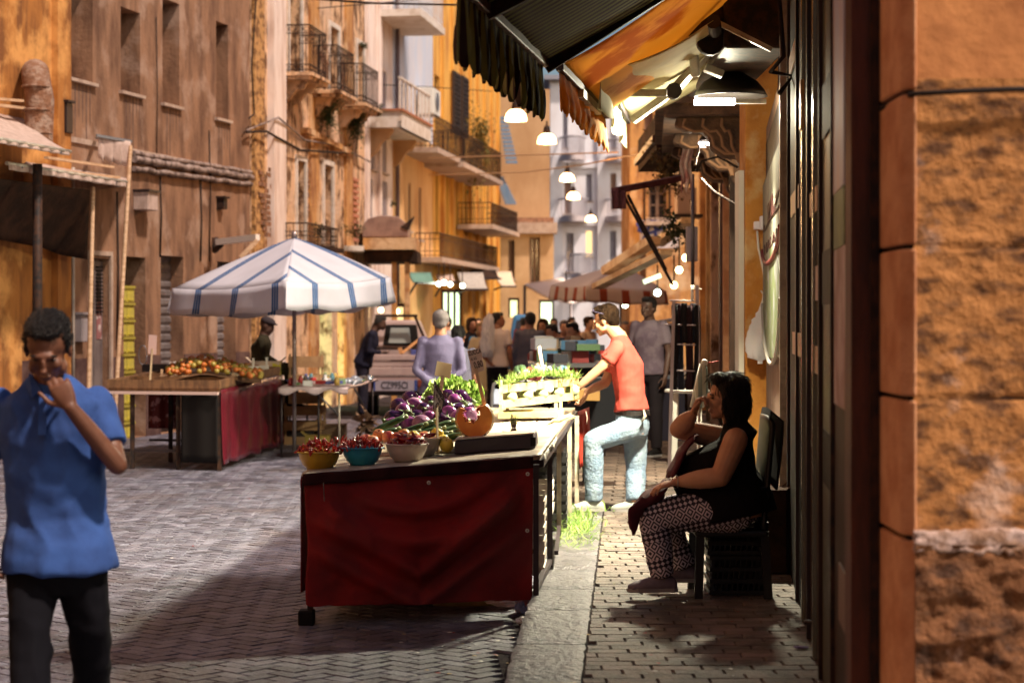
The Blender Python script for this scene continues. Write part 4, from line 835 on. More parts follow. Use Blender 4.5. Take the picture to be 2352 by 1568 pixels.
for px, y0, y1, d_, lab in ((1577, 520, 600, 24, 'small white plastic housing under a pipe on the right wall'),):
    t = thing('pipe_housing', lab, 'housing', P(px, y1, d_)); mb = MB(); a = P(px, y0, d_); b = P(px+26, y1, d_); mb.box(a.x, b.x, d_, d_+.12, b.z, a.z); mb.build('cover', M('housing_l', (.5, .42, .45), .5), t, bevel=.01); mb = MB(); mb.tube([P(px+14, 400, d_), P(px+14, 660, d_-.02)], .022, 8); mb.build('pipe', metal_grey, t)
# torn cloth hanging and clutter of wires near the second lamp
t = thing('torn_cloth', 'torn pinkish cloth strip hanging by the small lamp', 'cloth', P(1575, 400, 21)); mb = MB()
mb.sheet(lambda u, v: P(1567+26*u-6*v+3*math.sin(v*9), 318+112*v+ (14*math.sin(u*14) if v > .95 else 0), 21+.05*math.sin(u*9)), 16, 14, .004); mb.build('cloth', M('cloth_pink', (.5, .33, .27), .9, (.3, .1, .08), 5, transl=.2), t)
for k, pts in enumerate(([(1600, 395), (1612, 370), (1650, 360), (1695, 385)], [(1596, 380), (1608, 330), (1640, 342), (1680, 368)], [(1610, 410), (1640, 440), (1690, 470)], [(1655, 330), (1672, 345), (1700, 348)])):
    cable('cable', [P(a, b, 19+.3*k) for a, b in pts], .012, cable_pale if k % 2 else cable_mat, ['pale wire curving from the small lamp to the column', 'black wire over the small lamp', 'sloping wire below the small lamp', 'short wire right of the small lamp'][k])
# ================================================================ LAMPS
tube_m = M('tube_glow', (1, 1, 1), .5, emis=(1, .93, .98), es=32)
hood_m = M('hood_black', (.02, .015, .013), .5, metal=.3)
def hooded(c, wdt, tubelen, label, watt, mount_to, col=(1, .93, .66)):
    t = thing('hooded_lamp', label, 'lamp', c); c = Vector(c)
    Rz = wdt/2
    prof = [(Rz*.16, .17*wdt*2), (Rz*.36, .155*wdt*2), (Rz*.72, .10*wdt*2), (Rz*.92, .04*wdt*2), (Rz, -.002), (Rz*.97, -.002), (Rz*.88, .035*wdt*2), (Rz*.68, .085*wdt*2), (Rz*.1, .13*wdt*2)]
    mb = MB(); mb.lathe(prof, c, 28); mb.lathe([(Rz*.001, .175*wdt*2), (Rz*.16, .17*wdt*2)], c, 28); mb.build('hood', hood_m, t, fix=False)
    mb = MB(); a = c+Vector((-wdt*.48, 0, -.035)); b = a+Vector((tubelen, 0, .0)); mb.tube([a, b], .021, 10); mb.tube([a+Vector((0, .05, -.0)), b+Vector((0, .05, 0))], .021, 10); mb.build('fluorescent_tube', tube_m, t)
    mb = MB(); mb.beam(b, b+Vector((wdt*.42, 0, 0)), .05, .03); mb.build('ballast', metal_pale, t)
    top = c+Vector((0, 0, .17*wdt*2)); mb = MB(); mb.tube([top, top+Vector((.08, 0, .10)), mount_to], .014, 6); mb.build('arm', metal_dark, t)
    ld = bpy.data.lights.new('hooded_lamp_light', 'AREA'); ld.shape = 'RECTANGLE'; ld.size = tubelen; ld.size_y = .10; ld.energy = watt; ld.spread = R(140); ld.color = col; lo = bpy.data.objects.new('hooded_lamp_light', ld); C.objects.link(lo); lo.parent = t
    lo.location = ((a+b)/2-c)+Vector((0, .025, -.03)); lo.rotation_euler = (R(4), R(34), 0)
    lp = bpy.data.lights.new('tube_light', 'POINT'); lp.energy = watt*.085; lp.color = col; lp.shadow_soft_size = .05; lq = bpy.data.objects.new('tube_light', lp); C.objects.link(lq); lq.parent = t; lq.location = (-wdt*.2, .025, -.10)
    return t
hooded(P(1678, 222, 14.0), .52, .28, 'large black hooded fluorescent lamp over the vegetable stall', 600, FR.pt(7.4, 3.5, -.05))
hooded(P(1640, 324, 19.5), .30, .16, 'small black hooded fluorescent lamp beyond the large one', 260, G2.pt(1.8, 3.55, -.05))
# street lamps hung on wires across the street
lamp_glow = M('lamp_glow', (1, .9, .7), .4, emis=(1, .56, .22), es=9)
tips = [(1185, 278, 29.2), (1256, 330, 33.5), (1303, 416, 42.5), (1317, 457, 48.5), (1357, 508, 58)]
ln = ['nearest and biggest', 'second', 'third', 'fourth', 'farthest and smallest']
proto = None
for k, (px, py, d_) in enumerate(tips):
    c = P(px, py, d_)
    if proto is None:
        t = thing('street_lamp', '', 'street lamp', (0, 0, 0))
        mb = MB(); mb.lathe([(.19, 0), (.185, .06), (.16, .13), (.11, .18), (.06, .2)], (0, 0, 0), 20); mb.lathe([(.001, -.01), (.19, 0)], (0, 0, 0), 20); mb.build('glowing_shade', lamp_glow, t)
        mb = MB(); mb.lathe([(.075, .19), (.07, .26), (.05, .34), (.02, .36), (.015, .44)], (0, 0, 0), 12); mb.build('cap', black_iron, t); proto = t
    else: t = copy_tree(proto)
    t.location = c; t.scale = (.86,)*3; t['label'] = f'{ln[k]} of the glowing white lamps hung along the street'; t['group'] = 'lamps hung on wires over the street'
    ld = bpy.data.lights.new('street_lamp_light', 'POINT'); ld.energy = 120; ld.color = (1, .55, .22); ld.shadow_soft_size = .15; lo = bpy.data.objects.new('street_lamp_light', ld); C.objects.link(lo); lo.location = c-Vector((0, 0, .12))
# wires
cable('street_wire', [P(640, -8, 27), P(860, 8, 28), P(1060, 12, 29), P(1200, -6, 30)], .016, cable_mat, 'thick black wire across the top of the street')
cable('street_wire', [P(985, 363, 44), P(1180, 357, 40), P(1420, 350, 34)], .014, M('wire_gold', (.6, .36, .2), .6), 'upper golden wire stretched across the street behind the lamps')
cable('street_wire', [P(985, 402, 46), P(1200, 396, 42), P(1330, 380, 38), P(1480, 352, 30)], .014, MATS['wire_gold'], 'lower golden wire stretched across the street')
cable('street_wire', [P(648, 20, 36), P(700, 22, 36), P(960, 0, 40)], .010, cable_mat, 'thin wire above the first iron balcony')
cable('street_wire', [P(880, 195, 40), P(985, 200, 44), P(1130, 210, 48)], .01, cable_mat, 'thin dark wire in front of the white terrace')
# ================================================================ RIGHT AWNINGS
aw_green = stripes('aw_green_stripe', (.34, .33, .11), (.07, .03, .02), .10, .5, transl=.45)
def canopy(name, label, f0, f1, b0, b1, mat, drop, frame_mat, sag=.06, nfr=26, frd=.02, arms=True, valmat=None, suv=None, jag=1.0, swing=0):
    """f0-f1 front bar near to far, b0-b1 roller on the wall"""
    t = thing(name, label, 'awning', (f0+f1)/2); L_ = (f1-f0).length
    def fn(u, v): p = f0.lerp(f1, u).lerp(b0.lerp(b1, u), v); p.z -= sag*math.sin(math.pi*v); return p+Vector((0, 0, .012*mnoise.noise(Vector((u*6, v*3, L_)))))
    mb = MB(); mb.sheet(fn, 30, 14, .004); ob = mb.build('canvas', mat, t, fix=False)
    n_ = (f1-f0).normalized().cross(Vector((0, 0, 1))).normalized()
    if n_.x > 0: n_ = -n_
    def fv(u, v):
        w_ = .5+.5*math.cos(u*nfr*2*math.pi); q = drop*(1-.26*jag*(1-w_)**2 if v > .5 else 1)
        return f0.lerp(f1, u)+Vector((0, 0, -q*v))+n_*(frd*math.sin(u*nfr*math.pi*1.0+.7*math.sin(u*9))*v**.7+.01+swing*v)
    mb = MB(); mb.sheet(fv, nfr*8, 4, .003); ov = mb.build('valance', valmat or mat, t, fix=False)
    if suv:
        set_suv(ob, suv(f0, f1)); set_suv(ov, suv(f0, f1))
    mb = MB(); mb.beam(f0-(f1-f0).normalized()*.03, f1+(f1-f0).normalized()*.03, .045, .06); mb.build('front_bar', frame_mat, t, bevel=.006)
    mb = MB(); mb.tube([b0, b1], .045, 10); mb.build('roller', metal_dark, t)
    return t
def along(f0, f1):
    d = (f1-f0).normalized(); return lambda p: ((Vector(p)-f0).dot(d), 0)
A0 = P(1056, -40, 8.0); A1 = P(1250, 142, 11.0)
def rwall(y, z, o=.02): x = wall_x(y)-o; return Vector((x, y, z))
ta = canopy('awning', 'dark green striped awning with a long scalloped valance at the top of the picture', A0, A1, rwall(8, 3.95), rwall(11, 3.95), aw_green, .33, M('bar_pale', (.30, .2, .16), .5, (.16, .1, .08), 8), .05, 22, .028, suv=along, jag=1.3)
mb = MB(); mb.beam(A1+Vector((0, .03, -.02)), rwall(11.02, 3.92), .05, .09); mb.build('arm', black_iron, ta)
mb = MB(); mb.beam(A0.lerp(A1, .25)+Vector((0, 0, -.03)), rwall(8.6, 3.7), .04, .06); mb.build('arm', black_iron, ta)
B0 = P(1287, 152, 11.3); B1 = P(1392, 262, 13.4)
tb = canopy('awning', 'glowing orange awning with a finely scalloped valance beside the green one', B0, B1, rwall(11.3, 4.0), rwall(13.4, 4.0), canvas_orange, .26, metal_dark, .05, 17, .02, valmat=M('canvas_orange2', (.75, .38, .06), .85, (.5, .22, .04), 5, transl=.5), swing=-.02)
mb = MB(); mb.beam(B0.lerp(B1, .35)+Vector((.01, 0, -.05)), B0.lerp(B1, .75)+Vector((.01, 0, -.05)), .05, .05); mb.build('bracket', metal_pale, tb)
C0 = P(1383, 168, 12.35); C1 = P(1441, 275, 15.0)
tc_ = canopy('awning', 'cream canvas awning lit from below by the hooded lamp', C0, C1, Vector((1.25, 12.35, 3.50)), Vector((1.58, 15.0, 3.50)), canvas_cream, .22, metal_dark, .04, 5, .03, jag=.5, valmat=M('canvas_cream2', (.72, .68, .48), .85, (.55, .5, .3), 3, transl=.35))
for a, b, w_ in ((P(1452, 278, 13.9), P(1548, 208, 13.8), .075), (P(1548, 208, 13.75), P(1640, 105, 13.6), .085), (P(1430, 214, 13.5), P(1532, 214, 13.5), .05), (P(1590, 92, 13.3), P(1598, 175, 13.4), .06), (P(1618, 155, 13.5), P(1660, 172, 13.5), .12)):
    mb = MB(); mb.beam(a, b, w_, .05); mb.build('folding_arm', metal_pale, tc_, bevel=.008)
for a in (P(1547, 210, 13.7), P(1628, 98, 13.45), P(1665, 92, 13.3)): mb = MB(); mb.tube([a+Vector((0, -.05, 0)), a+Vector((0, .05, 0))], .055, 14); mb.build('joint', metal_dark, tc_)
t = thing('awning_gear', 'dark gearbox and roller housing of the awnings over the shop doors', 'awning gear', P(1700, 100, 13))
mb = MB(); mb.box(P(1652, 0, 13).x, P(1800, 0, 13).x, 12.7, 15.5, P(0, 125, 13).z, P(0, -60, 13).z); mb.build('housing', black_iron, t, bevel=.02)
mb = MB(); mb.beam(P(1640, 48, 12.6), P(1772, 115, 12.6), .035, .03); mb.build('bright_rod', metal_pale, t)
mb = MB(); a = P(1612, 55, 12.8); mb.tube([a+Vector((-.06, -.04, 0)), a+Vector((.14, .06, .02))], [.10, .13], 14); mb.tube([P(1632, 95, 12.8)+Vector((0, -.04, 0)), P(1632, 95, 12.8)+Vector((0, .06, 0))], .09, 14); mb.build('gear_cap', black_iron, t)
mb = MB(); mb.tube([P(1790, 0, 11.5), P(1800, 130, 11.5), P(1770, 165, 11.6), P(1820, 175, 11.7), P(1790, 215, 11.6)], .014, 6); mb.build('wire', cable_mat, t)
# socket, glowing adapter, cord and white bag on the wall
t = thing('socket_adapter', 'white socket with a glaring white plug and hanging cord on the orange column', 'socket', P(1745, 520, 17.1)); c = P(1738, 518, 17.15)
mb = MB(); mb.cbox(c, (.05, .07, .07)); mb.cbox(c+Vector((.07, -.02, .02)), (.09, .09, .12)); mb.build('plug', M('plug_white', (.85, .8, .85), .4), t, bevel=.008)
mb = MB(); mb.tube([P(a, b, 17.05) for a, b in ((1739, 530), (1742, 570), (1752, 615), (1758, 650), (1752, 690), (1738, 730), (1732, 765), (1735, 790))], .009, 6); mb.build('cord', plastic_white, t)
t = thing('plastic_bag', 'white plastic bag hanging on the orange column below the socket', 'bag', P(1748, 780, 17.0))
def bagf(u, v):
    a = 2*math.pi*u; w_ = [.02, .05, .085, .105, .115, .12, .12, .115, .10, .02][min(9, int(v*9.99))]; k_ = 1+.14*math.sin(a*5+v*6)
    return P(1750-(v*4), 705+v*130, 17.03)+Vector((w_*math.cos(a)*k_, w_*.5*math.sin(a)*k_, 0))
mb = MB(); mb.sheet(bagf, 40, 18); mb.build('bag', M('bag_white', (.86, .84, .86), .45, transl=.2), t, fix=False)
mb = MB(); mb.tube([P(1752, 708, 17.03), P(1756, 680, 17.05), P(1748, 668, 17.1)], .008, 5); mb.build('handle', plastic_white, t)
# ---------------------------------------------------------------- far right awnings and parasols
t = thing('awning', 'folded maroon awning with two black diagonal struts on the right', 'awning', P(1480, 430, 24))
mb = MB(); a = P(1412, 438, 23.5); b = P(1570, 408, 25); mb.beam(a, b, .10, .07); mb.build('rolled_canvas', M('maroon', (.12, .03, .035), .8, (.2, .07, .07), 6), t)
mb = MB(); mb.sheet(lambda u, v: P(1405+32*u, 438+42*v, 23.4)+Vector((0, .03*math.sin(u*12), 0)), 14, 4, .006); mb.build('valance', M('maroon'), t)
for a, b in (((1432, 448), (1546, 655)), ((1442, 448), (1530, 620))): mb = MB(); mb.beam(P(*a, 23.6), P(*b, 23.4), .03); mb.build('strut', black_iron, t)
t = thing('awning', 'bright cream awning slats slanting down on the far right', 'awning', P(1450, 600, 33))
for k, (a, b, w_) in enumerate((((1372, 658), (1530, 580), .14), ((1395, 622), (1502, 552), .22), ((1510, 560), (1580, 506), .16))):
    A_ = P(*a, 33+k*.2); B_ = P(*b, 31+k*.2); mb = MB(); mb.beam(A_, B_, .22, w_*.6); mb.build('slat', M('aw_cream3', (.92, .78, .6), .7, (.6, .4, .25), 3), t)
mb = MB(); mb.beam(P(1478, 648, 30), P(1518, 632, 30), .08, .07); tag(mb.build('strip_light', lit_g), 'glowing greenish strip light under the far cream awning', 'lamp')
def parasol(label, top, corners, drop, mat, mat_in, pole_to, ribs=True, suvf=None, name='parasol', sc_=1.0):
    t = thing(name, label, 'parasol', (top.x, top.y, 0)); n = len(corners)
    for k in range(n):
        a, b = corners[k], corners[(k+1) % n]
        def fn(u, v, a=a, b=b):
            q = top.lerp(a.lerp(b, u), v); e = math.sin(math.pi*u); q.z -= .05*sc_*e*v-.02*sc_*math.sin(math.pi*v); return q
        mb = MB(); mb.sheet(fn, 20, 10, .004); ob = mb.build('canvas_panel', mat, t, fix=False)
        def fv(u, v, a=a, b=b):
            q = a.lerp(b, u); q.z -= .05*sc_*math.sin(math.pi*u); out_ = (q-top); out_.z = 0; out_.normalize()
            return q+Vector((0, 0, -drop*v*(1+.05*math.sin(u*17))))+out_*(.02+.035*v*math.sin(u*12+k)*sc_+.04*v)
        mb = MB(); mb.sheet(fv, 40, 4, .003); ov = mb.build('valance', mat_in or mat, t, fix=False)
        if suvf:
            f_ = suvf(a, b, top); set_suv(ob, f_); set_suv(ov, f_)
        mb = MB(); mb.tube([top-Vector((0, 0, .05)), a-Vector((0, 0, .03))], .012*sc_, 6); mb.build('rib', metal_grey, t)
    mb = MB(); mb.tube([(top.x, top.y, 0), (top.x, top.y, top.z)], .024, 10); mb.tube([(top.x, top.y, top.z-.02), (top.x, top.y, top.z+.07)], .035, 8); mb.build('pole', M('pole_steel', (.32, .26, .26), .35, metal=.6), t)
    mb = MB(); mb.lathe([(.001, .06), (.2, .05), (.24, 0)], (top.x, top.y, 0), 18); mb.build('foot', metal_dark, t)
    return t
par_blue = stripes('parasol_blue', (.82, .80, .90), (.02, .13, .38), .62, .17, lines=3.0, transl=.25)
tp = P(676, 545, 24.0); zc = P(0, 665, 22.2).z
cs = [P(402, 660, 23.6), P(660, 646, 21.6), P(893, 638, 23.2), P(925, 640, 24.6), P(640, 662, 26.6)]
cs = [P(400, 662, 23.9), P(657, 646, 21.7), P(893, 636, 23.6), P(700, 668, 26.3)]
def psu(a, b, top):
    d = (b-a); d.z = 0; L_ = d.length; d.normalize(); return lambda p: ((Vector(p)-a).dot(d)/L_*1.86+.20, 0)
parasol('big pale parasol with blue triple stripes over the left stall', tp, cs, .30, par_blue, None, None, suvf=psu)
par_red = stripes('parasol_red', (.85, .72, .70), (.45, .10, .05), .50, .34, transl=.3)
tp = P(1425, 606, 38); cs = [P(1268, 655, 37.2), P(1345, 658, 35.6), P(1528, 668, 37.4), P(1480, 650, 40.5)]
parasol('white parasol with red striped border in the far street', tp, cs, .26, M('par_white', (.86, .80, .86), .8, transl=.3), par_red, None, suvf=psu, sc_=.6)
t = thing('awning', 'wide white flat awning in the far street left of the red parasol', 'awning', P(1290, 670, 52)); A_, B_, C_, D_ = P(1205, 655, 54), P(1290, 640, 57), P(1378, 690, 53), P(1312, 698, 50)
mb = MB(); mb.sheet(lambda u, v: A_.lerp(B_, u).lerp(D_.lerp(C_, u), v)-Vector((0, 0, .1*math.sin(math.pi*v))), 10, 10, .04); mb.build('canvas', M('aw_white', (.88, .8, .82), .8), t); mb = MB(); mb.tube([D_, (D_.x, D_.y, 0)], .04, 6); mb.tube([A_, (A_.x, A_.y, 0)], .04, 6); mb.build('poles', metal_grey, t)
# ================================================================ MAIN STALL
TL0 = P(696, 1086, 10.7); TR0 = P(1242, 1040, 11.15); TR1 = P(1322, 932, 16.3); TL1 = Vector((TR1.x-1.28, 16.5, TR1.z-.01))
def top_at(u, v, dz=0):                                    # u left-right, v front-back on the table top
    p = TL0.lerp(TR0, u).lerp(TL1.lerp(TR1, u), v); return Vector((p.x, p.y, p.z+dz))
def tpx(px, d, dz=0):                                      # table-top point under picture column px at depth d
    x = (px-CX)/FPX*d; best = None
    v = (d-10.9)/5.45; a = top_at(0, v); b = top_at(1, v); u = (x-a.x)/(b.x-a.x); return Vector((x, d, a.z+(b.z-a.z)*u+dz))
stall = thing('market_stall', 'long trestle stall with dark red tarpaulin front, heaped with vegetables', 'market stall', (TL0.x, TL0.y, 0))
board = M('board_wood', (.52, .42, .30), .55, (.34, .25, .17), 4, (1, 5, 1), bump=.2)
paper = M('paper_white', (.72, .70, .66), .7, (.6, .55, .5), 6, bump=.2)
mb = MB(); nb = 6
for i in range(nb):                                        # plank top
    a, b = i/nb+.004, (i+1)/nb-.004; dz = -.012-.002*(i % 2)
    mb.hexa([top_at(a, 0, dz-.022), top_at(b, 0, dz-.022), top_at(b, 1, dz-.022), top_at(a, 1, dz-.022), top_at(a, 0, dz), top_at(b, 0, dz), top_at(b, 1, dz), top_at(a, 1, dz)])
mb.build('plank_top', board, stall)
mb = MB(); mb.sheet(lambda u, v: top_at(-.006+1.012*u, -.004+.42*v, .0+.004*mnoise.noise(Vector((u*7, v*16, 1)))-(.012 if v == 0 else 0)), 40, 50, .003); mb.build('paper_cover', M('cover_brown', (.50, .44, .36), .45, (.3, .22, .16), 5, bump=.25), stall)
steel = M('stall_steel', (.045, .03, .035), .45, metal=.5); steel_l = M('stall_steel_light', (.45, .41, .33), .5, (.3, .24, .18), 8)
mb = MB(); e = .035
for a, b in ((top_at(0, 0), top_at(1, 0)), (top_at(1, 0), top_at(1, 1)), (top_at(0, 0), top_at(0, 1)), (top_at(0, 1), top_at(1, 1))): mb.beam(a-Vector((0, -.02, .06)), b-Vector((0, -.02, .06)), .035, .04)
mb.build('top_frame', steel, stall)
def leg(px, pyb, d, w_, mt, zb=None):
    x = (px-CX)/FPX*d; zt = tpx(px, d).z-.05; z0 = P(px, pyb, d).z if zb is None else zb; mb = MB(); mb.beam((x, d, z0), (x, d, zt), w_, w_); return mb.build('leg', mt, stall)
leg(1231, 1375, 10.98, .03, steel, .136); leg(1263, 1305, 12.25, .032, steel, .136); leg(1284, 1240, 13.8, .032, steel_l, .136); leg(1308, 1190, 15.25, .034, steel_l, .136); leg(1325, 1175, 15.75, .034, steel_l, .136)
leg(713, 1430, 10.72, .03, steel, .03); 
for v in (.25, .55, .95): p = top_at(.02, v); mb = MB(); mb.beam((p.x, p.y, .012), (p.x, p.y, p.z-.05), .03); mb.build('leg', steel, stall)
mb = MB(); p = P(706, 1425, 10.72); mb.box(p.x-.045, p.x+.04, 10.66, 10.76, .012, .095); mb.build('foot_block', black_paint, stall, bevel=.01)
mb = MB(); a = P(1231, 0, 10.98); b = P(1263, 0, 12.25); mb.beam((a.x, a.y, .17), (b.x, b.y, .17), .03); c = P(1284, 0, 13.8); mb.beam((b.x+.04, b.y, .22), (c.x, c.y, .22), .025); mb.build('cross_bar', steel, stall)
mb = MB(); p0 = top_at(0, .1, -.62); mb.sheet(lambda u, v: top_at(.04+.9*u, .06+.9*v, -.60+.02*mnoise.noise(Vector((u*3, v*9, 0)))), 8, 20, .02); mb.build('lower_shelf', M('shelf_dark', (.06, .04, .03), .8), stall)
# red tarpaulin
red = M('tarp_red', (.36, .012, .012), .45, (.20, .007, .008), 3, bump=.35, bscale=180, col3=(.24, .02, .02), scale3=2, spec=.35)
BL = P(712, 1392, 10.66); BR = P(1222, 1376, 11.02); TLc = P(697, 1092, 10.66); TRc = P(1224, 1052, 11.1)
def tarp(u, v):
    p = TLc.lerp(TRc, u).lerp(BL.lerp(BR, u), v); cx_ = .5
    d1 = v*1.06-abs(u-cx_)*1.0; w = 0
    for k, (s0, wd, am) in enumerate(((.18, .075, .030), (.42, .09, .034), (.66, .08, .034), (.90, .07, .026))):
        sh = abs(u-cx_); line = s0+.12-(sh*sh*1.9 if k < 2 else sh*.95*(1.0+.25*(u > cx_))); w += am*2.4*math.exp(-((v-line)/wd)**2)*(1-.25*sh)
    w += .010*mnoise.noise(Vector((u*5, v*4, 3)))+.004*mnoise.noise(Vector((u*20, v*14, 1)))+.010*math.sin(u*30)*v**6*.5
    p.y -= .012+w*min(1, v*3.2)**2*min(1, u*8)*min(1, (1-u)*9); p.z += .006*mnoise.noise(Vector((u*18, 0, 4)))*v
    p.x += .02*math.sin(v*5)*(1-u)*(v < 1)-.018*math.exp(-((v-.3)/.2)**2)*(1-u)
    return p
mb = MB(); mb.sheet(tarp, 90, 60, .003); tarp_o = mb.build('tarpaulin', red, stall, fix=False)
mb = MB(); mb.sheet(lambda u, v: TLc.lerp(TRc, u)+Vector((0, -.034-.005*math.sin(u*40), .012-v*(.065+.01*mnoise.noise(Vector((u*5, 0, 2))))+.002*math.sin(u*21))), 60, 4, .003); mb.build('hem_flap', M('tarp_dark', (.05, .012, .012), .6, (.03, .01, .01), 5, bump=.3), stall)
for px, py in ((1211, 1218), (1212, 1088), (985, 1108)): mb = MB(); c = P(px, py, 10.93 if px > 1000 else 10.82); mb.lathe([(.004, 0), (.008, .003), (.011, 0)], c, 12, Matrix.Rotation(R(90), 3, 'X')); mb.build('eyelet', M('eyelet', (.7, .68, .6), .3, metal=.6), stall)
cable('string', [P(743, 1108, 10.6), P(745, 1150, 10.61)], .003, cable_pale, parent=stall)
mb = MB(); mb.sheet(lambda u, v: top_at(1.012, .0+.3*u, .0)+Vector((.01*math.sin(u*30)*v, 0, -.01-.02*v*(1+math.sin(u*40)))), 60, 3, .003); mb.build('cover_edge', paper, stall)
# side tarpaulin towards the road
mb = MB(); mb.sheet(lambda u, v: top_at(-.01, u, -.02-v*.62)+Vector((.02*math.sin(u*40)*v, 0, 0)), 60, 6, .003); mb.build('side_tarpaulin', red, stall, fix=False)
# ---- bowls
def bowl(name, label, c, r_, h, mat, flute=0):
    t = thing(name, label, 'bowl', c); k = r_
    prof = [(.001, .004), (k*.55, .004), (k*.58, .0), (k*.62, .012), (k*.78, h*.28), (k*.92, h*.62), (k*.98, h*.92), (k*1.04, h), (k*1.04, h*.97), (k*.95, h*.93), (k*.88, h*.6), (k*.7, h*.2), (k*.5, .02), (.001, .018)]
    wob = (lambda a, z: .022*abs(math.sin(a*flute/2))*min(1, z/.03)) if flute else None
    mb = MB(); mb.lathe(prof, c, 72 if flute else 32, wob=wob); mb.build('basin', mat, t, fix=False)
    mb = MB(); mb.lathe([(k*1.05*math.cos(0)+.004*math.cos(a), h+.004*math.sin(a)) for a in np.linspace(0, 2*math.pi, 9)], c, 40); mb.build('rim', mat, t, fix=False); return t
def bp(px, py, d): return P(px, py, d)
by = tpx(733, 10.98, .004); bb = tpx(832, 11.02, .004); bw = tpx(934, 11.1, .004); bw2 = tpx(966, 11.42, .004)
by.z = P(0, 1078, 10.98).z; bb.z = P(0, 1068, 11.02).z; bw.z = P(0, 1060, 11.1).z; bw2.z = P(0, 1047, 11.42).z
bowl('bowl', 'yellow plastic bowl heaped with red chillies, leftmost on the stall', by, .116, .098, M('bowl_yellow', (.62, .42, .03), .35, (.5, .3, .02), 3))
bowl('bowl', 'blue plastic bowl heaped with red chillies between the yellow and white bowls', bb, .113, .098, M('bowl_blue', (.02, .22, .45), .35, (.02, .3, .4), 3))
bowl('bowl', 'fluted white plastic bowl of dark red peppers at the front of the stall', bw, .115, .100, M('bowl_white', (.66, .58, .52), .35, (.55, .45, .38), 4), 36)
bowl('bowl', 'second fluted white bowl standing just behind the front white one', bw2, .115, .105, M('bowl_white'), 36)
# ---- chillies
ch_mats = [M('chilli_a', (.40, .012, .010), .25), M('chilli_b', (.26, .008, .010), .25), M('chilli_c', (.50, .035, .02), .3)]
def chilli_proto(L_, r_, bend, mat):
    mb = MB(); pts = [Vector((0, 0, -L_*.4+L_*t)) + Vector((bend*L_*(t-.5)**2*2, 0, 0)) for t in np.linspace(0, 1, 7)]
    mb.tube(pts, [r_*.5, r_*.95, r_, r_*.95, r_*.75, r_*.4, r_*.06], 6); o = mb.build('chilli', mat); return o
ch = [chilli_proto(.038, .0062, .3, ch_mats[i % 3]) for i in range(3)]
big = [chilli_proto(.10, .013, .5, M('pepper_dark', (.14, .006, .012), .22)), chilli_proto(.085, .012, -.6, ch_mats[1])]
used = set()
def place(proto, loc, rot, sc_, label, cat, group):
    if proto.name in used: o = proto.copy(); C.objects.link(o)
    else: o = proto; used.add(proto.name)
    o.location = loc; o.rotation_euler = rot; o.scale = (sc_,)*3 if not hasattr(sc_, '__len__') else sc_; return tag(o, label, cat, group)
q = random.Random(11)
def chilli_heap(c, r_, h0, hh, n, label, group, up=1.0):
    for i in range(n):
        a = q.uniform(0, 6.283); rr_ = r_*math.sqrt(q.random()); zz = h0+hh*(1-(rr_/r_)**1.7)*q.uniform(.55, 1.0)
        tilt = q.gauss(0, .55)+(rr_/r_)*.75; place(ch[i % 3], (c.x+rr_*math.cos(a), c.y+rr_*math.sin(a), c.z+zz+.012), (0, tilt*1.1, a+q.gauss(0, .6)), q.uniform(.8, 1.2), label, 'chilli', group)
chilli_heap(by, .125, .085, .075, 110, 'small red chilli in the heap on the yellow bowl', 'chillies heaped on the yellow bowl')
chilli_heap(Vector((by.x+.11, by.y+.06, by.z)), .06, .12, .05, 20, 'small red chilli in the heap on the yellow bowl', 'chillies heaped on the yellow bowl')
chilli_heap(bb, .118, .085, .065, 110, 'small red chilli in the heap on the blue bowl', 'chillies heaped on the blue bowl')
chilli_heap(bw, .10, .085, .02, 30, 'small red chilli among the peppers on the front white bowl', 'chillies on the front white bowl')
for i in range(26):
    a = q.uniform(0, 6.28); rr_ = .10*math.sqrt(q.random()); place(big[i % 2], (bw.x+.01+rr_*math.cos(a), bw.y+rr_*math.sin(a), bw.z+.10+.045*(1-(rr_/.1)**2)), (R(90)+q.gauss(0, .35), q.gauss(0, .3), q.uniform(0, 6.28)), q.uniform(.8, 1.15), 'dark red pepper in the heap on the front white bowl', 'pepper', 'dark peppers in the front white bowl')
for i in range(8):
    a = q.uniform(0, 6.28); rr_ = .09*math.sqrt(q.random()); place(big[i % 2], (bw2.x+rr_*math.cos(a), bw2.y+rr_*math.sin(a), bw2.z+.12), (R(90)+q.gauss(0, .3), 0, q.uniform(0, 6.28)), 1, 'dark red pepper on the rear white bowl', 'pepper', 'dark peppers in the rear white bowl')
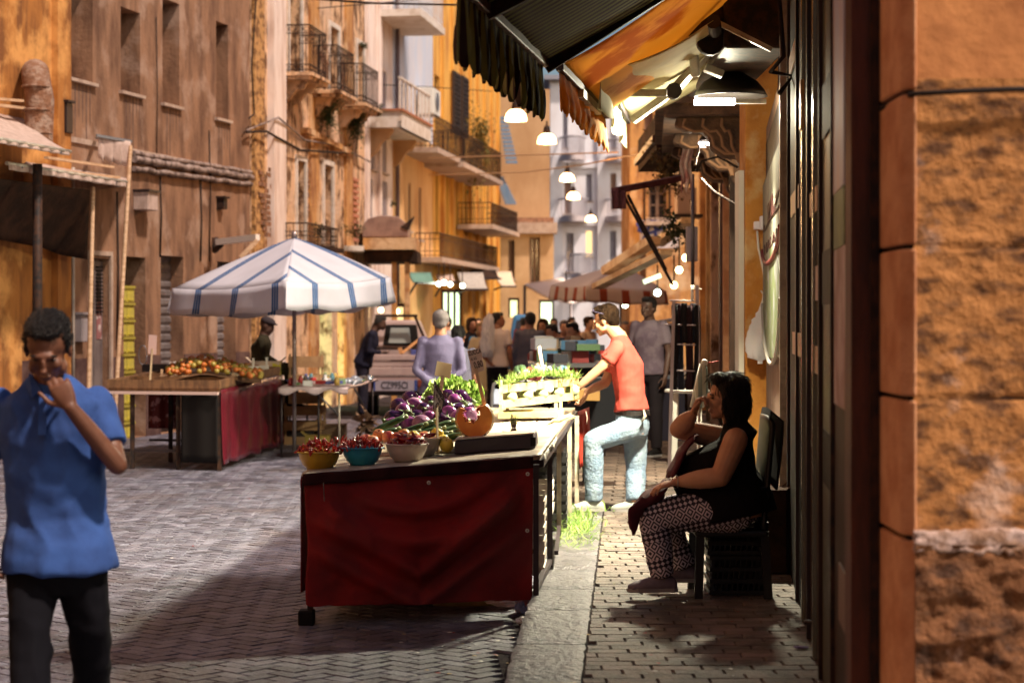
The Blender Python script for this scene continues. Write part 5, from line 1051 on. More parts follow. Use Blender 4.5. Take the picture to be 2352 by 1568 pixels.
# ---- veg mounds on tilted crates
def wood_crate(name, label, o, dx, dy, h, slats_n=2, mat=None, cat='crate', group=None, filled=None):
    """open wooden crate: o = near-left bottom corner, dx right vector, dy depth vector"""
    mat = mat or M('crate_wood', (.50, .40, .18), .7, (.40, .28, .12), 5, bump=.2); o = Vector(o); t = thing(name, label, cat, o, group=group)
    ex, ey = dx.normalized(), dy.normalized(); up = Vector((0, 0, 1)); sh = h/(slats_n*1.45)
    def bx_(mb, p, a, b, c): mb.hexa([p, p+a, p+a+b, p+b, p+c, p+a+c, p+a+b+c, p+b+c])
    for i in range(slats_n):
        z = up*(i*(h-sh)/max(1, slats_n-1) if slats_n > 1 else 0)
        for nm, p, a, b in (('slat', o+z, dx, ey*.008), ('slat', o+z+dy-ey*.008, dx, ey*.008), ('slat', o+z+ey*.009, ex*.008, dy-ey*.018), ('slat', o+z+dx-ex*.008+ey*.009, ex*.008, dy-ey*.018)):
            mb = MB(); bx_(mb, p, a, b, up*sh); mb.build(nm, mat, t)
    for p in (o+ex*.009+ey*.009, o+dx-ex*.031+ey*.009, o+dx+dy-ex*.031-ey*.031, o+dy+ex*.009-ey*.031):
        mb = MB(); bx_(mb, p, ex*.022, ey*.022, up*(h+.035)); mb.build('corner_post', mat, t)
    mb = MB(); bx_(mb, o+ex*.009+ey*.009, dx-ex*.018, dy-ey*.018, up*.006); mb.build('bottom', mat, t); return t
ww = M('crate_wood', (.50, .40, .18), .7, (.40, .28, .12), 5, bump=.2)
c1 = tpx(862, 12.0); c1b = tpx(1035, 12.15)
wood_crate('crate', 'low wooden crate under the aubergines on the stall', tpx(868, 12.05, .01), Vector((.50, .02, 0)), Vector((.06, 1.0, .0)), .10, 1)
auber = [M('aubergine', (.035, .006, .04), .16), M('aubergine_violet', (.20, .03, .17), .18, (.32, .16, .26), 3, (1, 1, 3))]
def aub_proto(mat, L_=.13, r_=.052):
    t = thing('aubergine', '', 'aubergine'); mb = MB(); prof = [(r_*.02, 0)]+[(r_*math.sin(math.pi*min(1, (i/10)**.85))**.7*(1 if i < 6 else 1-.08*(i-6)), L_*i/10) for i in range(1, 10)]+[(r_*.25, L_)]
    mb.lathe(prof, (0, 0, -L_/2), 16); mb.build('fruit', mat, t, fix=False)
    mb = MB(); mb.tube([(0, 0, L_*.47), (.004, 0, L_*.62), (.012, 0, L_*.72)], [.016, .009, .008], 7)
    for k in range(5): a = k*1.257; x, y = math.cos(a), math.sin(a); mb.add([(x*.008-y*.008, y*.008+x*.008, L_*.52), (x*.008+y*.008, y*.008-x*.008, L_*.52), (x*.042, y*.042, L_*.34)], [(0, 1, 2)])
    mb.build('calyx', M('calyx', (.10, .15, .05), .6), t); return t
ap = [aub_proto(auber[0]), aub_proto(auber[1], .11, .055)]; apu = set()
spots = [(905, 962, 12.1, 0), (927, 946, 12.15, 1), (918, 934, 12.35, 0), (940, 974, 12.05, 1), (958, 960, 12.2, 0), (952, 934, 12.4, 1), (972, 945, 12.3, 0), (945, 918, 12.6, 0), (985, 962, 12.1, 1), (996, 948, 12.25, 1), (1012, 966, 12.1, 0), (898, 975, 12.0, 1), (1030, 952, 12.3, 1), (1050, 944, 12.4, 0), (1046, 925, 12.7, 1), (1030, 912, 12.9, 0), (1060, 915, 12.95, 0), (1072, 938, 12.6, 0), (1052, 965, 12.2, 1), (1075, 955, 12.3, 1), (968, 975, 12.0, 1), (1016, 932, 12.6, 0), (990, 925, 12.8, 0), (960, 928, 12.9, 1)]
words_ = ['lowest', 'second', 'third', 'fourth']
for k, (px, py, d_, m_) in enumerate(spots):
    t = ap[m_] if m_ not in apu else copy_tree(ap[m_]); apu.add(m_)
    t.location = P(px, py, d_); t.rotation_euler = (R(90)+q.gauss(0, .5), q.gauss(0, .5), q.uniform(0, 6.28)); t.scale = (q.uniform(.92, 1.15),)*3
    t['label'] = ['dark purple aubergine in the pile behind the courgettes', 'violet streaked aubergine in the pile behind the courgettes'][m_]; t['group'] = ['dark aubergines in the pile', 'violet aubergines in the pile'][m_]
mb = MB(); mb.sheet(lambda u, v: tpx(880+190*u, 12.0+.9*v, .02+.12*math.sin(math.pi*u)**.5*math.sin(math.pi*v)**.5), 14, 10); tag(mb.build('crate_lining', M('lining', (.25, .2, .2), .8)), 'crumpled packing paper under the aubergines', 'paper')
# courgettes
def courg():
    t = thing('courgette', '', 'courgette'); mb = MB(); mb.tube([(0, 0, -.10), (0, 0, -.095), (.002, 0, -.05), (.004, 0, 0), (.002, 0, .06), (0, 0, .095), (0, 0, .10)], [.008, .018, .022, .021, .019, .017, .012], 10); mb.build('fruit', M('courgette_m', (.035, .075, .02), .3, (.12, .2, .06), 22, (1, 1, .25), .5, .6), t, fix=False)
    mb = MB(); mb.tube([(0, 0, .10), (0, 0, .125)], [.012, .015], 6); mb.build('stalk', M('stalk', (.25, .32, .12), .6), t); return t
cp = courg(); first = True
for k, (px, py, d_, yaw, pit) in enumerate(((893, 975, 11.75, 48, 20), (872, 998, 11.6, 55, 14), (935, 990, 11.7, 60, 18), (915, 1000, 11.62, 70, 10), (960, 984, 11.8, 50, 20), (975, 994, 11.7, 62, 12), (1000, 982, 11.85, 52, 16), (990, 1002, 11.6, 60, 8), (1018, 992, 11.75, 45, 14), (1028, 1004, 11.6, 66, 8), (945, 1006, 11.55, 70, 6), (1035, 978, 11.9, 50, 12))):
    t = cp if first else copy_tree(cp); first = False; t.location = P(px, py, d_)
    d = Vector((math.sin(R(yaw)), math.cos(R(yaw))*.8, math.sin(R(pit)))).normalized(); t.rotation_euler = d.to_track_quat('Z', 'Y').to_euler(); t.scale = (1, 1, 1.1)
    t['label'] = 'dark green courgette lying in front of the aubergines'; t['group'] = 'courgettes on the stall'
mb = MB(); mb.sheet(lambda u, v: tpx(850+200*u, 11.5+.45*v, .01+.05*v), 8, 6, .01); tag(mb.build('tray', board), 'sloping board under the courgettes', 'board')
# peaches and apples behind the bowls
pm = [M('peach', (.75, .36, .12), .45, (.62, .10, .05), 12), M('apple_red', (.62, .09, .08), .3, (.75, .4, .2), 10), M('lemon', (.80, .55, .06), .4)]
def fruit(m_): mb = MB(); mb.lathe([(.004, .031), (.012, .036), (.03, .028), (.0385, .006), (.036, -.015), (.022, -.034), (.001, -.036)], (0, 0, 0), 16); return mb.build('fruit', m_)
fr = [fruit(m_) for m_ in pm]
for k, (px, py, d_, m_) in enumerate(((840, 1012, 11.3, 1), (870, 1000, 11.4, 0), (892, 1004, 11.35, 1), (912, 1006, 11.3, 0), (928, 1000, 11.42, 0), (950, 1004, 11.4, 2), (975, 1005, 11.45, 0), (995, 1010, 11.55, 2), (1018, 1012, 11.5, 2), (855, 1016, 11.22, 0), (1004, 998, 11.6, 2), (960, 1014, 11.3, 1), (1026, 1022, 11.4, 2), (938, 1012, 11.26, 0))):
    o = place(fr[m_], P(px, py, d_), (q.uniform(-.5, .5), q.uniform(-.5, .5), q.uniform(0, 6)), q.uniform(.9, 1.08), ['peach with red blush behind the bowls of chillies', 'red apple behind the bowls of chillies', 'yellow lemon on the stall near the white bowls'][m_], ['peach', 'apple', 'lemon'][m_], ['peaches behind the bowls', 'apples behind the bowls', 'lemons by the white bowls'][m_])
# lettuce heads
def lettuce(c, s_, seed, label):
    qq = random.Random(seed); mb = MB(); c = Vector(c)
    for k in range(46):
        a = qq.uniform(0, 6.28); el = qq.uniform(-.1, 1.3); d = Vector((math.cos(a)*math.cos(el), math.sin(a)*math.cos(el), math.sin(el))); x, u, _ = frame(d); L_ = s_*qq.uniform(.7, 1.1); w_ = s_*.42; ph = qq.uniform(0, 6)
        mb.sheet(lambda p, r_: c+d*L_*(.25+.75*r_)+x*w_*(p-.5)*2*(.3+.8*math.sin(r_*2.2))+u*(.25*L_*r_*r_+.025*math.sin(p*14+ph)*r_+.12*w_*(2*p-1)**2), 10, 5)
    return tag(mb.build('lettuce', M('lettuce_m', (.20, .34, .05), .55, (.38, .5, .14), 12, transl=.3, bump=.3, bscale=30), fix=False), label, 'lettuce')
lettuce(P(1072, 930, 13.2), .15, 3, 'leafy green lettuce at the back right of the aubergines'); lettuce(P(1028, 908, 13.4), .13, 4, 'pale leaf lettuce behind the aubergines, left of the other one'); lettuce(P(998, 925, 13.5), .10, 5, 'small leaf clump behind the leaning price card')
# scale with pumpkin
sc0 = tpx(1043, 11.35, .004); sc1 = tpx(1230, 11.5, .004); sc_t = thing('weighing_scale', 'flat dark market scale with a pale plate carrying the pumpkin piece', 'scale', sc0)
ex = (sc1-sc0); ey = Vector((.02, .36, .0)); hh = .078
mb = MB(); mb.hexa([sc0, sc0+ex, sc0+ex+ey, sc0+ey, sc0+Vector((.004, .004, hh)), sc0+ex+Vector((-.012, .004, hh)), sc0+ex+ey+Vector((-.004, 0, hh)), sc0+ey+Vector((0, 0, hh))]); mb.build('housing', M('scale_dark', (.05, .035, .045), .45, bump=.05), sc_t, bevel=.008)
mb = MB(); o_ = sc0+Vector((.006, .01, hh+.004)); mb.hexa([o_, o_+ex*.97, o_+ex*.97+ey*.95, o_+ey*.95, o_+Vector((0, 0, .009)), o_+ex*.97+Vector((0, 0, .009)), o_+(ex*.97+ey*.95)+Vector((0, 0, .009)), o_+ey*.95+Vector((0, 0, .009))]); mb.build('plate', M('scale_plate', (.7, .62, .58), .3, metal=.3), sc_t, bevel=.003)
mb = MB(); o_ = sc0+ex*.945+Vector((0, -.006, .01)); mb.cbox(o_+Vector((.012, .0, .03)), (.03, .008, .05)); mb.build('side_clip', black_paint, sc_t)
# pumpkin wedge: a thick crescent
pc = P(1090, 972, 11.52); ptop = sc0.z+hh+.013; pc.z = ptop+.103
ring = []; Ro, Ri = .103, .048; a0, a1 = R(-218), R(52); n_ = 30
for i in range(n_+1): a = a0+(a1-a0)*i/n_; ring.append((Ro*math.cos(a), Ro*math.sin(a)))
inn = [(Ri*1.05*math.cos(a)-.018, Ri*1.0*math.sin(a)+.030) for a in [a1+(a0-a1)*i/n_ for i in range(n_+1)]]
pk = thing('pumpkin_piece', 'cut crescent of orange pumpkin standing on the scale', 'pumpkin', pc)
mb = MB(); mb.prism([pc+Vector((x, -.03, y)) for x, y in ring+inn], (0, .075, 0)); mb.build('flesh', M('pumpkin_flesh', (.85, .26, .04), .45, (.9, .34, .06), 14, bump=.15, bscale=60), pk)
mb = MB(); vs = []
for i in range(n_+1):
    a = a0+(a1-a0)*i/n_
    for k in range(7): t_ = -.031+.079*k/6; b_ = 1.012+.10*math.sin(math.pi*k/6); vs.append(pc+Vector((Ro*b_*math.cos(a), t_, Ro*b_*math.sin(a)*1)))
mb.add(vs, [(i*7+k, (i+1)*7+k, (i+1)*7+k+1, i*7+k+1) for i in range(n_) for k in range(6)]); rd = mb.build('rind', M('rind', (.36, .16, .05), .5, (.22, .14, .05), 8), pk, fix=False)
mb = MB()
for i in range(60): a = q.uniform(a0+.1, a1-.2); r_ = Ri*q.uniform(.8, 1.15); mb.ell(pc+Vector((r_*math.cos(a)-.018, -.030+q.uniform(-.004, .02), r_*math.sin(a)+.030)), (q.uniform(.003, .008), .005, q.uniform(.003, .009)), seg=6, rings=4)
mb.build('pith', M('pith', (.45, .04, .02), .35, (.6, .2, .05), 30), pk)
# stacked papers behind scale
t = thing('paper_stack', 'bright white wrapping paper stack behind the scale', 'paper', tpx(1060, 12.2))
a = tpx(1035, 11.9, .006); mb = MB(); mb.sheet(lambda u, v: a+Vector((.22*u, .5*v, .10+.03*math.sin(v*5+u*3)-.05*u*v)), 12, 12, .01); mb.build('top_sheet', paper, t)
mb = MB(); mb.hexa([a, a+Vector((.22, 0, 0)), a+Vector((.22, .48, 0)), a+Vector((0, .48, 0)), a+Vector((0, 0, .08)), a+Vector((.22, 0, .08)), a+Vector((.22, .48, .05)), a+Vector((0, .48, .08))]); mb.build('stack', paper, t)
# leafy bunches (tied herbs)
for k, (px, py0, py1, d_, lb) in enumerate(((1180, 990, 945, 12.6, 'taller dark tied herb bunch standing in front of the wooden crate'), (1158, 992, 972, 12.3, 'shorter dark tied herb bunch left of the tall one'))):
    b_ = tpx(px, d_, .0); h_ = (py0-py1)/FPX*d_*1.05; t = thing('herb_bunch', lb, 'herbs', b_); mb = MB()
    for i in range(44):
        a = q.uniform(0, 6.28); r_ = q.uniform(.2, 1); mb.tube([b_+Vector((.045*r_*math.cos(a), .03*r_*math.sin(a), 0)), b_+Vector((.012*math.cos(a), .012*math.sin(a), h_*.45)), b_+Vector((.03*r_*math.cos(a+.4), .02*math.sin(a), h_*q.uniform(.8, 1.15)))], [.003, .0025, .001], 4)
    mb.build('stems', M('herb_dark', (.06, .03, .035), .6, (.12, .13, .04), 20), t, fix=False); mb = MB(); mb.tube([b_+Vector((0, 0, h_*.42)), b_+Vector((0, 0, h_*.5))], .015, 8); mb.build('tie', plastic_white, t)
# ---- the lit wooden crates at the end of the stall
cA = P(1147, 951, 14.55); cB = P(1316, 936, 15.2); z_t = tpx(1200, 14.9).z+.075; dxv = cB-cA; dxv.z = .035; cA.z = z_t
low_w = M('crate_low', (.66, .55, .2), .6, (.6, .5, .34), 4)
wood_crate('crate', 'yellowish shallow crate at the bottom of the lit crate stack', Vector((cA.x-.01, cA.y-.05, tpx(1200, 14.9).z+.004)), Vector((.44, .04, .01)), Vector((.05, .38, 0)), .066, 1, low_w)
wood_crate('crate', 'long pale wooden crate of round fennel and white gourds, lit by the hooded lamp', cA, dxv, Vector((.06, .40, 0)), .17, 2)
gm = M('gourd', (.62, .62, .42), .4, (.45, .52, .25), 6)
for k in range(9):
    u = .08+.86*(k % 5)/4.0; v = .2+.5*(k//5); c = cA+dxv*u+Vector((.03, .40*v+.02, .075+.05*(k//5))); mb = MB(); mb.ell((0, 0, 0), (.055, .055, .050), seg=14, rings=10); mb.tube([(0, 0, .045), (.01, 0, .075)], .008, 6)
    o = mb.build('gourd', gm); o.location = c; tag(o, 'round pale gourd inside the long lit wooden crate', 'gourd', 'pale gourds in the long wooden crate')
for k, (px, py, lb) in enumerate(((1222, 897, 'large white onion bulb on top of the lit crate, left one'), (1255, 893, 'large white onion bulb on top of the lit crate, right one'))): mb = MB(); mb.lathe([(.001, -.045), (.03, -.04), (.055, -.01), (.05, .02), (.02, .042), (.008, .06)], P(px, py, 15.0), 16); o = mb.build('onion', M('onion', (.78, .74, .68), .4)); tag(o, lb, 'onion')
def greens(name, label, region, n, mat, seed, L0=.10, cat='greens', flat=False):
    qq = random.Random(seed); mb = MB()
    for i in range(n):
        p = region(qq); d = Vector((qq.gauss(0, 1), qq.gauss(0, .8), abs(qq.gauss(.25, .35)) if not flat else qq.uniform(0, .18))).normalized(); x, u, _ = frame(d); L_ = L0*qq.uniform(.4, 1.2); w_ = L_*qq.uniform(.02, .07)
        e = p+d*L_; m_ = p+d*L_*.55+Vector((0, 0, L_*.1)); mb.add([p-x*w_, p+x*w_, m_+x*w_*.8, e, m_-x*w_*.8], [(0, 1, 2, 4), (4, 2, 3)])
    o = mb.build(name, mat, fix=False); return tag(o, label, cat)
fen = M('fennel', (.17, .30, .05), .6, (.32, .40, .11), 9, transl=.3)
def reg(qq): u, v = qq.random(), qq.random(); return cA+dxv*u+Vector((.06*v, .40*v, .155+.05*math.sin(math.pi*u)))
greens('fennel_tops', 'feathery bright green fennel tops heaped on the lit wooden crate', reg, 1500, fen, 8, .10)
# loose leafy thing lying in front of crate
for i in range(7): a = tpx(1255+6*i, 13.6+.1*i, .01); mb = MB(); mb.tube([a, a+Vector((.05, .02, .03)), a+Vector((.11, .03, .015))], [.004, .012, .002], 6); tag(mb.build('bean_pod', M('pods', (.7, .62, .3), .5), fix=False), 'loose pale pod lying in front of the lit crate', 'vegetable', 'loose pods on the stall')
# ---- price cards
card = M('card', (.72, .60, .50), .7, (.62, .52, .42), 5); card_y = M('card_y', (.80, .72, .38), .7); stick = M('stick', (.60, .46, .30), .7, (.5, .36, .22), 6); ink2 = M('ink2', (.02, .012, .015), .6)
def price_sign(label, c4, foot, top, d, txt, mat, ddir=0, edge=None):
    p = [P(a, b, d+dd) for (a, b), dd in zip(c4, (0, ddir, ddir, 0))]; t = thing('price_card', label, 'price card', P(*foot, d)); nn = (p[1]-p[0]).cross(p[3]-p[0]).normalized()
    if nn.y < 0: nn = -nn
    mb = MB(); mb.prism(p, nn*.004); mb.build('card', mat, t)
    mb = MB(); a = P(*foot, d); b = P(*top, d+ddir*.5); side = -nn*.006; mb.beam(a+side, b+side, .02, .006, up=nn); mb.build('stick', stick, t)
    ex = (p[1]-p[0]); ey = (p[3]-p[0]); W_, H_ = ex.length, ey.length
    for s_, u, v, sz in txt: text('lettering', s_, H_*sz, ink2, t, basis(p[0]+ex*u+ey*v-nn*.0015, ex, -ey), .0006, squeeze=W_/H_*1.0)
    if edge:
        mb = MB()
        for a, b in zip(p, p[1:]+p[:1]): mb.tube([a-nn*.002, b-nn*.002], .0025, 4)
        mb.build('border', ink2, t)
    return t
price_sign('blank yellow square price card on a stick above the aubergines', ((1004, 829), (1038, 836), (1034, 869), (998, 862)), (1011, 915), (1017, 862), 12.7, [], card_y)
price_sign('brown price card reading ZUCCA on a long stick in the pumpkin', ((1073, 806), (1104, 798), (1113, 850), (1086, 860)), (1115, 938), (1092, 845), 11.62, [('ZUCCA', .5, .13, .27), ('AL KG', .33, .38, .16), ('0,80', .55, .66, .38)], card)
price_sign('steeply turned price card reading PEPERONCINO in the bowls', ((998, 874), (1021, 915), (1008, 958), (995, 940)), (1003, 1038), (1001, 905), 11.42, [('PEPERONCINO', .5, .14, .17), ('AL KG', .4, .36, .15), ('0,80', .5, .66, .3)], M('card_g', (.62, .56, .56), .7), .10, True)
price_sign('narrow price card seen nearly edge on above the fennel crate', ((1234, 796), (1242, 792), (1249, 838), (1241, 842)), (1254, 888), (1239, 818), 15.1, [], card, .12, True)
# ---- things under the stall
def box_thing(name, label, c, s_, mat, cat='box', rz=0, flap=True, group=None, lid=None):
    t = thing(name, label, cat, c, group=group); rot = Matrix.Rotation(rz, 3, 'Z'); mb = MB(); mb.cbox(Vector(c)+Vector((0, 0, s_[2]/2)), s_, rot); mb.build('body', mat, t, bevel=.005)
    for sx in ((-1, 1) if flap else ()):
        mb = MB(); a = Vector(c)+rot @ Vector((sx*s_[0]/2, 0, s_[2])); mb.hexa([a+rot @ Vector((-.002, -s_[1]/2, 0)), a+rot @ Vector((.002, -s_[1]/2, 0)), a+rot @ Vector((.002, s_[1]/2, 0)), a+rot @ Vector((-.002, s_[1]/2, 0))]+[a+rot @ Vector((sx*.06, y_, .05)) for y_ in (-s_[1]/2, -s_[1]/2, s_[1]/2, s_[1]/2)]); mb.build('flap', lid or mat, t)
    return t
wplast = M('crate_white', (.78, .74, .68), .5, (.66, .55, .45), 5)
for k, (px, z_, d_) in enumerate(((1243, .15, 11.7), (1243, .38, 11.75), (1256, .15, 12.9), (1262, .38, 13.0))):
    o = PZ(px, d_, z_); wood_crate('crate', ['lower white slatted crate behind the front leg under the stall', 'upper white slatted crate behind the front leg under the stall', 'lower pale crate in the middle under the stall', 'upper pale crate in the middle under the stall'][k], o-Vector((.46, 0, 0)), Vector((.48, .02, 0)), Vector((.02, .4, 0)), .2, 3, wplast)
for k, (px, z_, d_) in enumerate(((1296, .15, 14.3), (1296, .42, 14.4))):
    o = PZ(px, d_, z_); wood_crate('crate', ['lower black plastic crate under the far end of the stall', 'upper black plastic crate under the far end of the stall'][k], o-Vector((.4, 0, 0)), Vector((.42, .02, 0)), Vector((.02, .5, 0)), .24, 4, M('crate_black', (.02, .018, .02), .5))
box_thing('cardboard_box', 'olive cardboard box on the ground behind the red tarpaulin', (-.20, 11.6, .012), (.5, .4, .26), M('box_olive', (.22, .2, .08), .8, (.3, .3, .14), 8)); box_thing('cardboard_box', 'dark cardboard box deeper behind the red tarpaulin', (-.75, 11.7, .012), (.5, .4, .24), dark_brown)
def crumple(name, label, c, s_, mat, seed, cat='litter'):
    qq = random.Random(seed); mb = MB(); off = Vector((qq.uniform(0, 9), seed, 2)); 
    n = 14; bm = bmesh.new(); bmesh.ops.create_icosphere(bm, subdivisions=4, radius=1)
    vs = [v.co.copy() for v in bm.verts]; fs = [[v.index for v in f.verts] for f in bm.faces]; bm.free()
    out = []
    for v in vs: k_ = 1+.5*mnoise.noise(v*1.6+off)+.3*abs(mnoise.noise(v*4+off)); out.append(Vector(c)+Vector((v.x*s_[0]*k_, v.y*s_[1]*k_, max(0, v.z*s_[2]*k_+s_[2]*.7))))
    mb.add(out, fs); return tag(mb.build(name, mat), label, cat)
crumple('plastic_bag', 'crumpled white plastic bag on the ground behind the tarpaulin', (.0, 11.45, .014), (.16, .10, .06), M('bag_white', (.86, .84, .86), .45, transl=.2), 3, 'bag')
crumple('plastic_bag', 'brown and blue crumpled packet against the kerb', (.075, 11.15, .014), (.05, .06, .07), M('bag_br', (.45, .2, .08), .4, (.2, .3, .6), 12), 5, 'bag')
crumple('plastic_bag', 'small crumpled white wrapper at the foot of the kerb', (.06, 10.75, .014), (.035, .04, .02), M('bag_white'), 8, 'bag')
# litter
lit = [M('lit_white', (.75, .72, .7), .6), M('lit_red', (.35, .04, .03), .6), M('lit_straw', (.6, .45, .22), .8), M('lit_green', (.12, .2, .04), .8)]
def scrap(name, label, p, s_, mat, seed, cat='litter', z=.018, group='scraps of litter on the paving'):
    qq = random.Random(seed); mb = MB(); n = qq.randint(5, 7); poly = [Vector((p[0]+s_*math.cos(a)*qq.uniform(.5, 1), p[1]+s_*math.sin(a)*qq.uniform(.4, 1), z+qq.uniform(0, s_*.25))) for a in np.linspace(0, 6.28, n+1)[:-1]]; c = sum(poly, Vector())/n+Vector((0, 0, s_*.15))
    mb.add(poly+[c], [(i, (i+1) % n, n) for i in range(n)]); return tag(mb.build(name, mat), label, cat, group)
def ground(px, py, z=0): d = (CZ-z)*FPX/(py-HY); return ((px-CX)/FPX*d, d)
for k in range(46):
    if k < 26: px, py, z = q.uniform(900, 1180), q.uniform(1450, 1560), .016
    elif k < 34: px, py, z = q.uniform(300, 660), q.uniform(1120, 1450), .016
    else: px, py, z = q.uniform(1330, 1850), q.uniform(1400, 1560), PZ0+.005
    g_ = ground(px, py, z); m_ = q.choice([0, 0, 1, 2]); scrap('litter', ['white paper scrap', 'dark red pepper scrap', 'straw coloured scrap'][m_]+(' on the road in front of the stall' if k < 26 else ' on the open road left of the stall' if k < 34 else ' on the brick pavement'), g_, q.uniform(.006, .02), lit[m_], k, z=z, group=['paper', 'pepper', 'straw'][m_]+' scraps '+('by the stall' if k < 26 else 'on the open road' if k < 34 else 'on the pavement'))
def regf(qq):
    px, py = qq.gauss(1320, 30), qq.gauss(1205, 26); g_ = ground(max(1285, px), min(1265, max(1165, py)), PZ0+.005); return Vector((g_[0], min(g_[1], 15.8), PZ0+.004+abs(qq.gauss(0, .015))))
greens('leaf_scraps', 'bright green leaf trimmings strewn on the lit pavement under the stall', regf, 1300, fen, 21, .09, 'leaf trimmings')['kind'] = 'stuff'
def regg(qq):
    px, py = qq.uniform(1250, 1430), qq.uniform(1200, 1420); g_ = ground(px, py, PZ0+.005); return Vector((g_[0], g_[1], PZ0+.006))
greens('leaf_crumbs', 'thin leaf crumbs and straw scattered over the kerb and pavement', regg, 150, M('crumbs', (.2, .24, .06), .8, (.3, .2, .1), 9), 22, .035, 'leaf crumbs', True)['kind'] = 'stuff'
# red apron cloth hanging off the end of the stall
t = thing('red_cloth', 'red cloth tied on the far end of the stall beside the jeans', 'cloth', P(1337, 1000, 15.9)); A_ = P(1326, 945, 16.0); B_ = P(1352, 935, 16.3)
mb = MB(); mb.sheet(lambda u, v: A_.lerp(B_, u)+Vector((.02*v, 0, -v*.45))+Vector((0, .03*math.sin(u*14)*v, 0)), 20, 10, .004); mb.build('cloth', M('cloth_red', (.42, .03, .015), .8, bump=.2), t)
mb = MB(); a = P(1346, 945, 15.85); mb.tube([a, a+Vector((.01, 0, -.05)), a+Vector((.004, 0, -.10))], .005, 5); mb.build('tie', canvas_pale, t)
# sack trolley behind
t = thing('sack_trolley', 'grey tube sack trolley with a pale blue panel behind the fennel crate', 'trolley', PZ(1180, 17.6, .0)); mb = MB()
d_ = 17.6; mb.tube([P(1128, 1000, d_), P(1130, 905, d_), P(1134, 882, d_), P(1146, 875, d_), P(1185, 875, d_), P(1225, 878, d_), P(1238, 890, d_), P(1240, 1000, d_)], .016, 8); mb.tube([P(1172, 875, d_), P(1172, 1000, d_)], .014, 6); mb.tube([P(1130, 930, d_), P(1240, 932, d_)], .012, 6); mb.tube([P(1128, 1000, d_), PZ(1128, d_, .02)], .016, 8); mb.tube([P(1240, 1000, d_), PZ(1240, d_, .02)], .016, 8); mb.build('tube_frame', metal_grey, t)
mb = MB(); mb.box(P(1134, 0, d_).x, P(1168, 0, d_).x, d_+.02, d_+.035, P(0, 1000, d_).z, P(0, 893, d_).z); mb.build('panel', M('panel_blue', (.42, .46, .62), .6), t)
for px in (1140, 1228): mb = MB(); c = PZ(px, d_+.15, .10); mb.tube([c-Vector((.02, 0, 0)), c+Vector((.02, 0, 0))], .1, 18); mb.build('wheel', black_paint, t)
# ================================================================ LEFT PERSIMMON STALL
st2 = thing('market_stall', 'left fruit stall with tray of persimmons and pleated maroon plastic skirt', 'market stall', PZ(500, 21.5, 0))
a = P(503, 898, 21.5); b = P(641, 862, 25.2); c_ = P(268, 868, 22.3); zt = (a.z+b.z)/2
def q4(px, d): return PZ(px, d, zt)
FRp = PZ(503, 21.6, zt); FLp = PZ(250, 21.9, zt); BRp = PZ(641, 25.4, zt+.06); BLp = BRp+(FLp-FRp)
FLp.z = zt
def s2(u, v, dz=0): p = FLp.lerp(FRp, u).lerp(BLp.lerp(BRp, u), v); return Vector((p.x, p.y, p.z+dz))
wd = M('tray_wood', (.22, .11, .05), .6, (.12, .06, .03), 5, (4, 1, 1), bump=.2)
mb = MB(); mb.hexa([s2(0, 0, -.05), s2(1, 0, -.05), s2(1, 1, -.05), s2(0, 1, -.05), s2(0, 0, 0), s2(1, 0, 0), s2(1, 1, 0), s2(0, 1, 0)]); mb.build('top', wd, st2)
for (u0, v0, u1, v1) in ((-.01, 0, 1.01, 0), (1, .0, 1, 1), (0, 0, 0, 1), (0, 1, 1, 1), (0, .22, 1, .22), (0, .45, .62, .45)): mb = MB(); mb.beam(s2(u0, v0, .035), s2(u1, v1, .035), .03, .09); mb.build('tray_side', wd, st2)
mb = MB(); mb.beam(s2(-.02, -.012, -.06), s2(1, -.012, -.06), .05, .03); mb.build('pale_rail', M('pale_rail', (.6, .42, .38), .6), st2)
for u, v in ((1, .01), (.0, .01), (1, .98), (.35, .3), (.62, .02), (0, .98), (.2, .02)): p = s2(u, v); mb = MB(); mb.beam((p.x, p.y, .012), (p.x, p.y, p.z-.05), .045); mb.build('leg', black_iron, st2)
for v in (.02, .5): mb = MB(); p, p2 = s2(0, v), s2(1, v); mb.beam((p.x, p.y, .22), (p2.x, p2.y, .22), .03); mb.build('cross_bar', metal_dark, st2)
maroon = M('maroon_plastic', (.13, .012, .022), .22, (.10, .01, .02), 3, bump=.2, bscale=12)
def skirt(u, v):
    p = s2(1, u, 0); zz = p.z-.02-(p.z-.10)*v*(1-.02*math.sin(u*20)); w_ = (.05*abs(math.sin(u*19+.5*math.sin(u*7)+v*.8))**1.5+.02*mnoise.noise(Vector((u*9, v*2, 1))))*(.3+.7*v); n_ = Vector((1, .05, 0)); return Vector((p.x, p.y, zz))+n_*(.02+w_)
mb = MB(); mb.sheet(skirt, 150, 14, .003); mb.build('skirt', maroon, st2, fix=False)
mb = MB(); mb.sheet(lambda u, v: s2(.66+.33*u, .0, -.06-v*(zt-.16))+Vector((0, -.01+.01*math.sin(u*9), 0)), 14, 8, .003); mb.build('front_cloth', black_paint, st2)
mb = MB(); mb.sheet(lambda u, v: s2(.12+.3*u, .32, -.06-v*.48)+Vector((0, .03*math.sin(u*14), 0)), 20, 8, .003); mb.build('patterned_cloth', M('patt', (.16, .02, .02), .7, (.5, .25, .25), 9, lo=.55, hi=.6), st2)
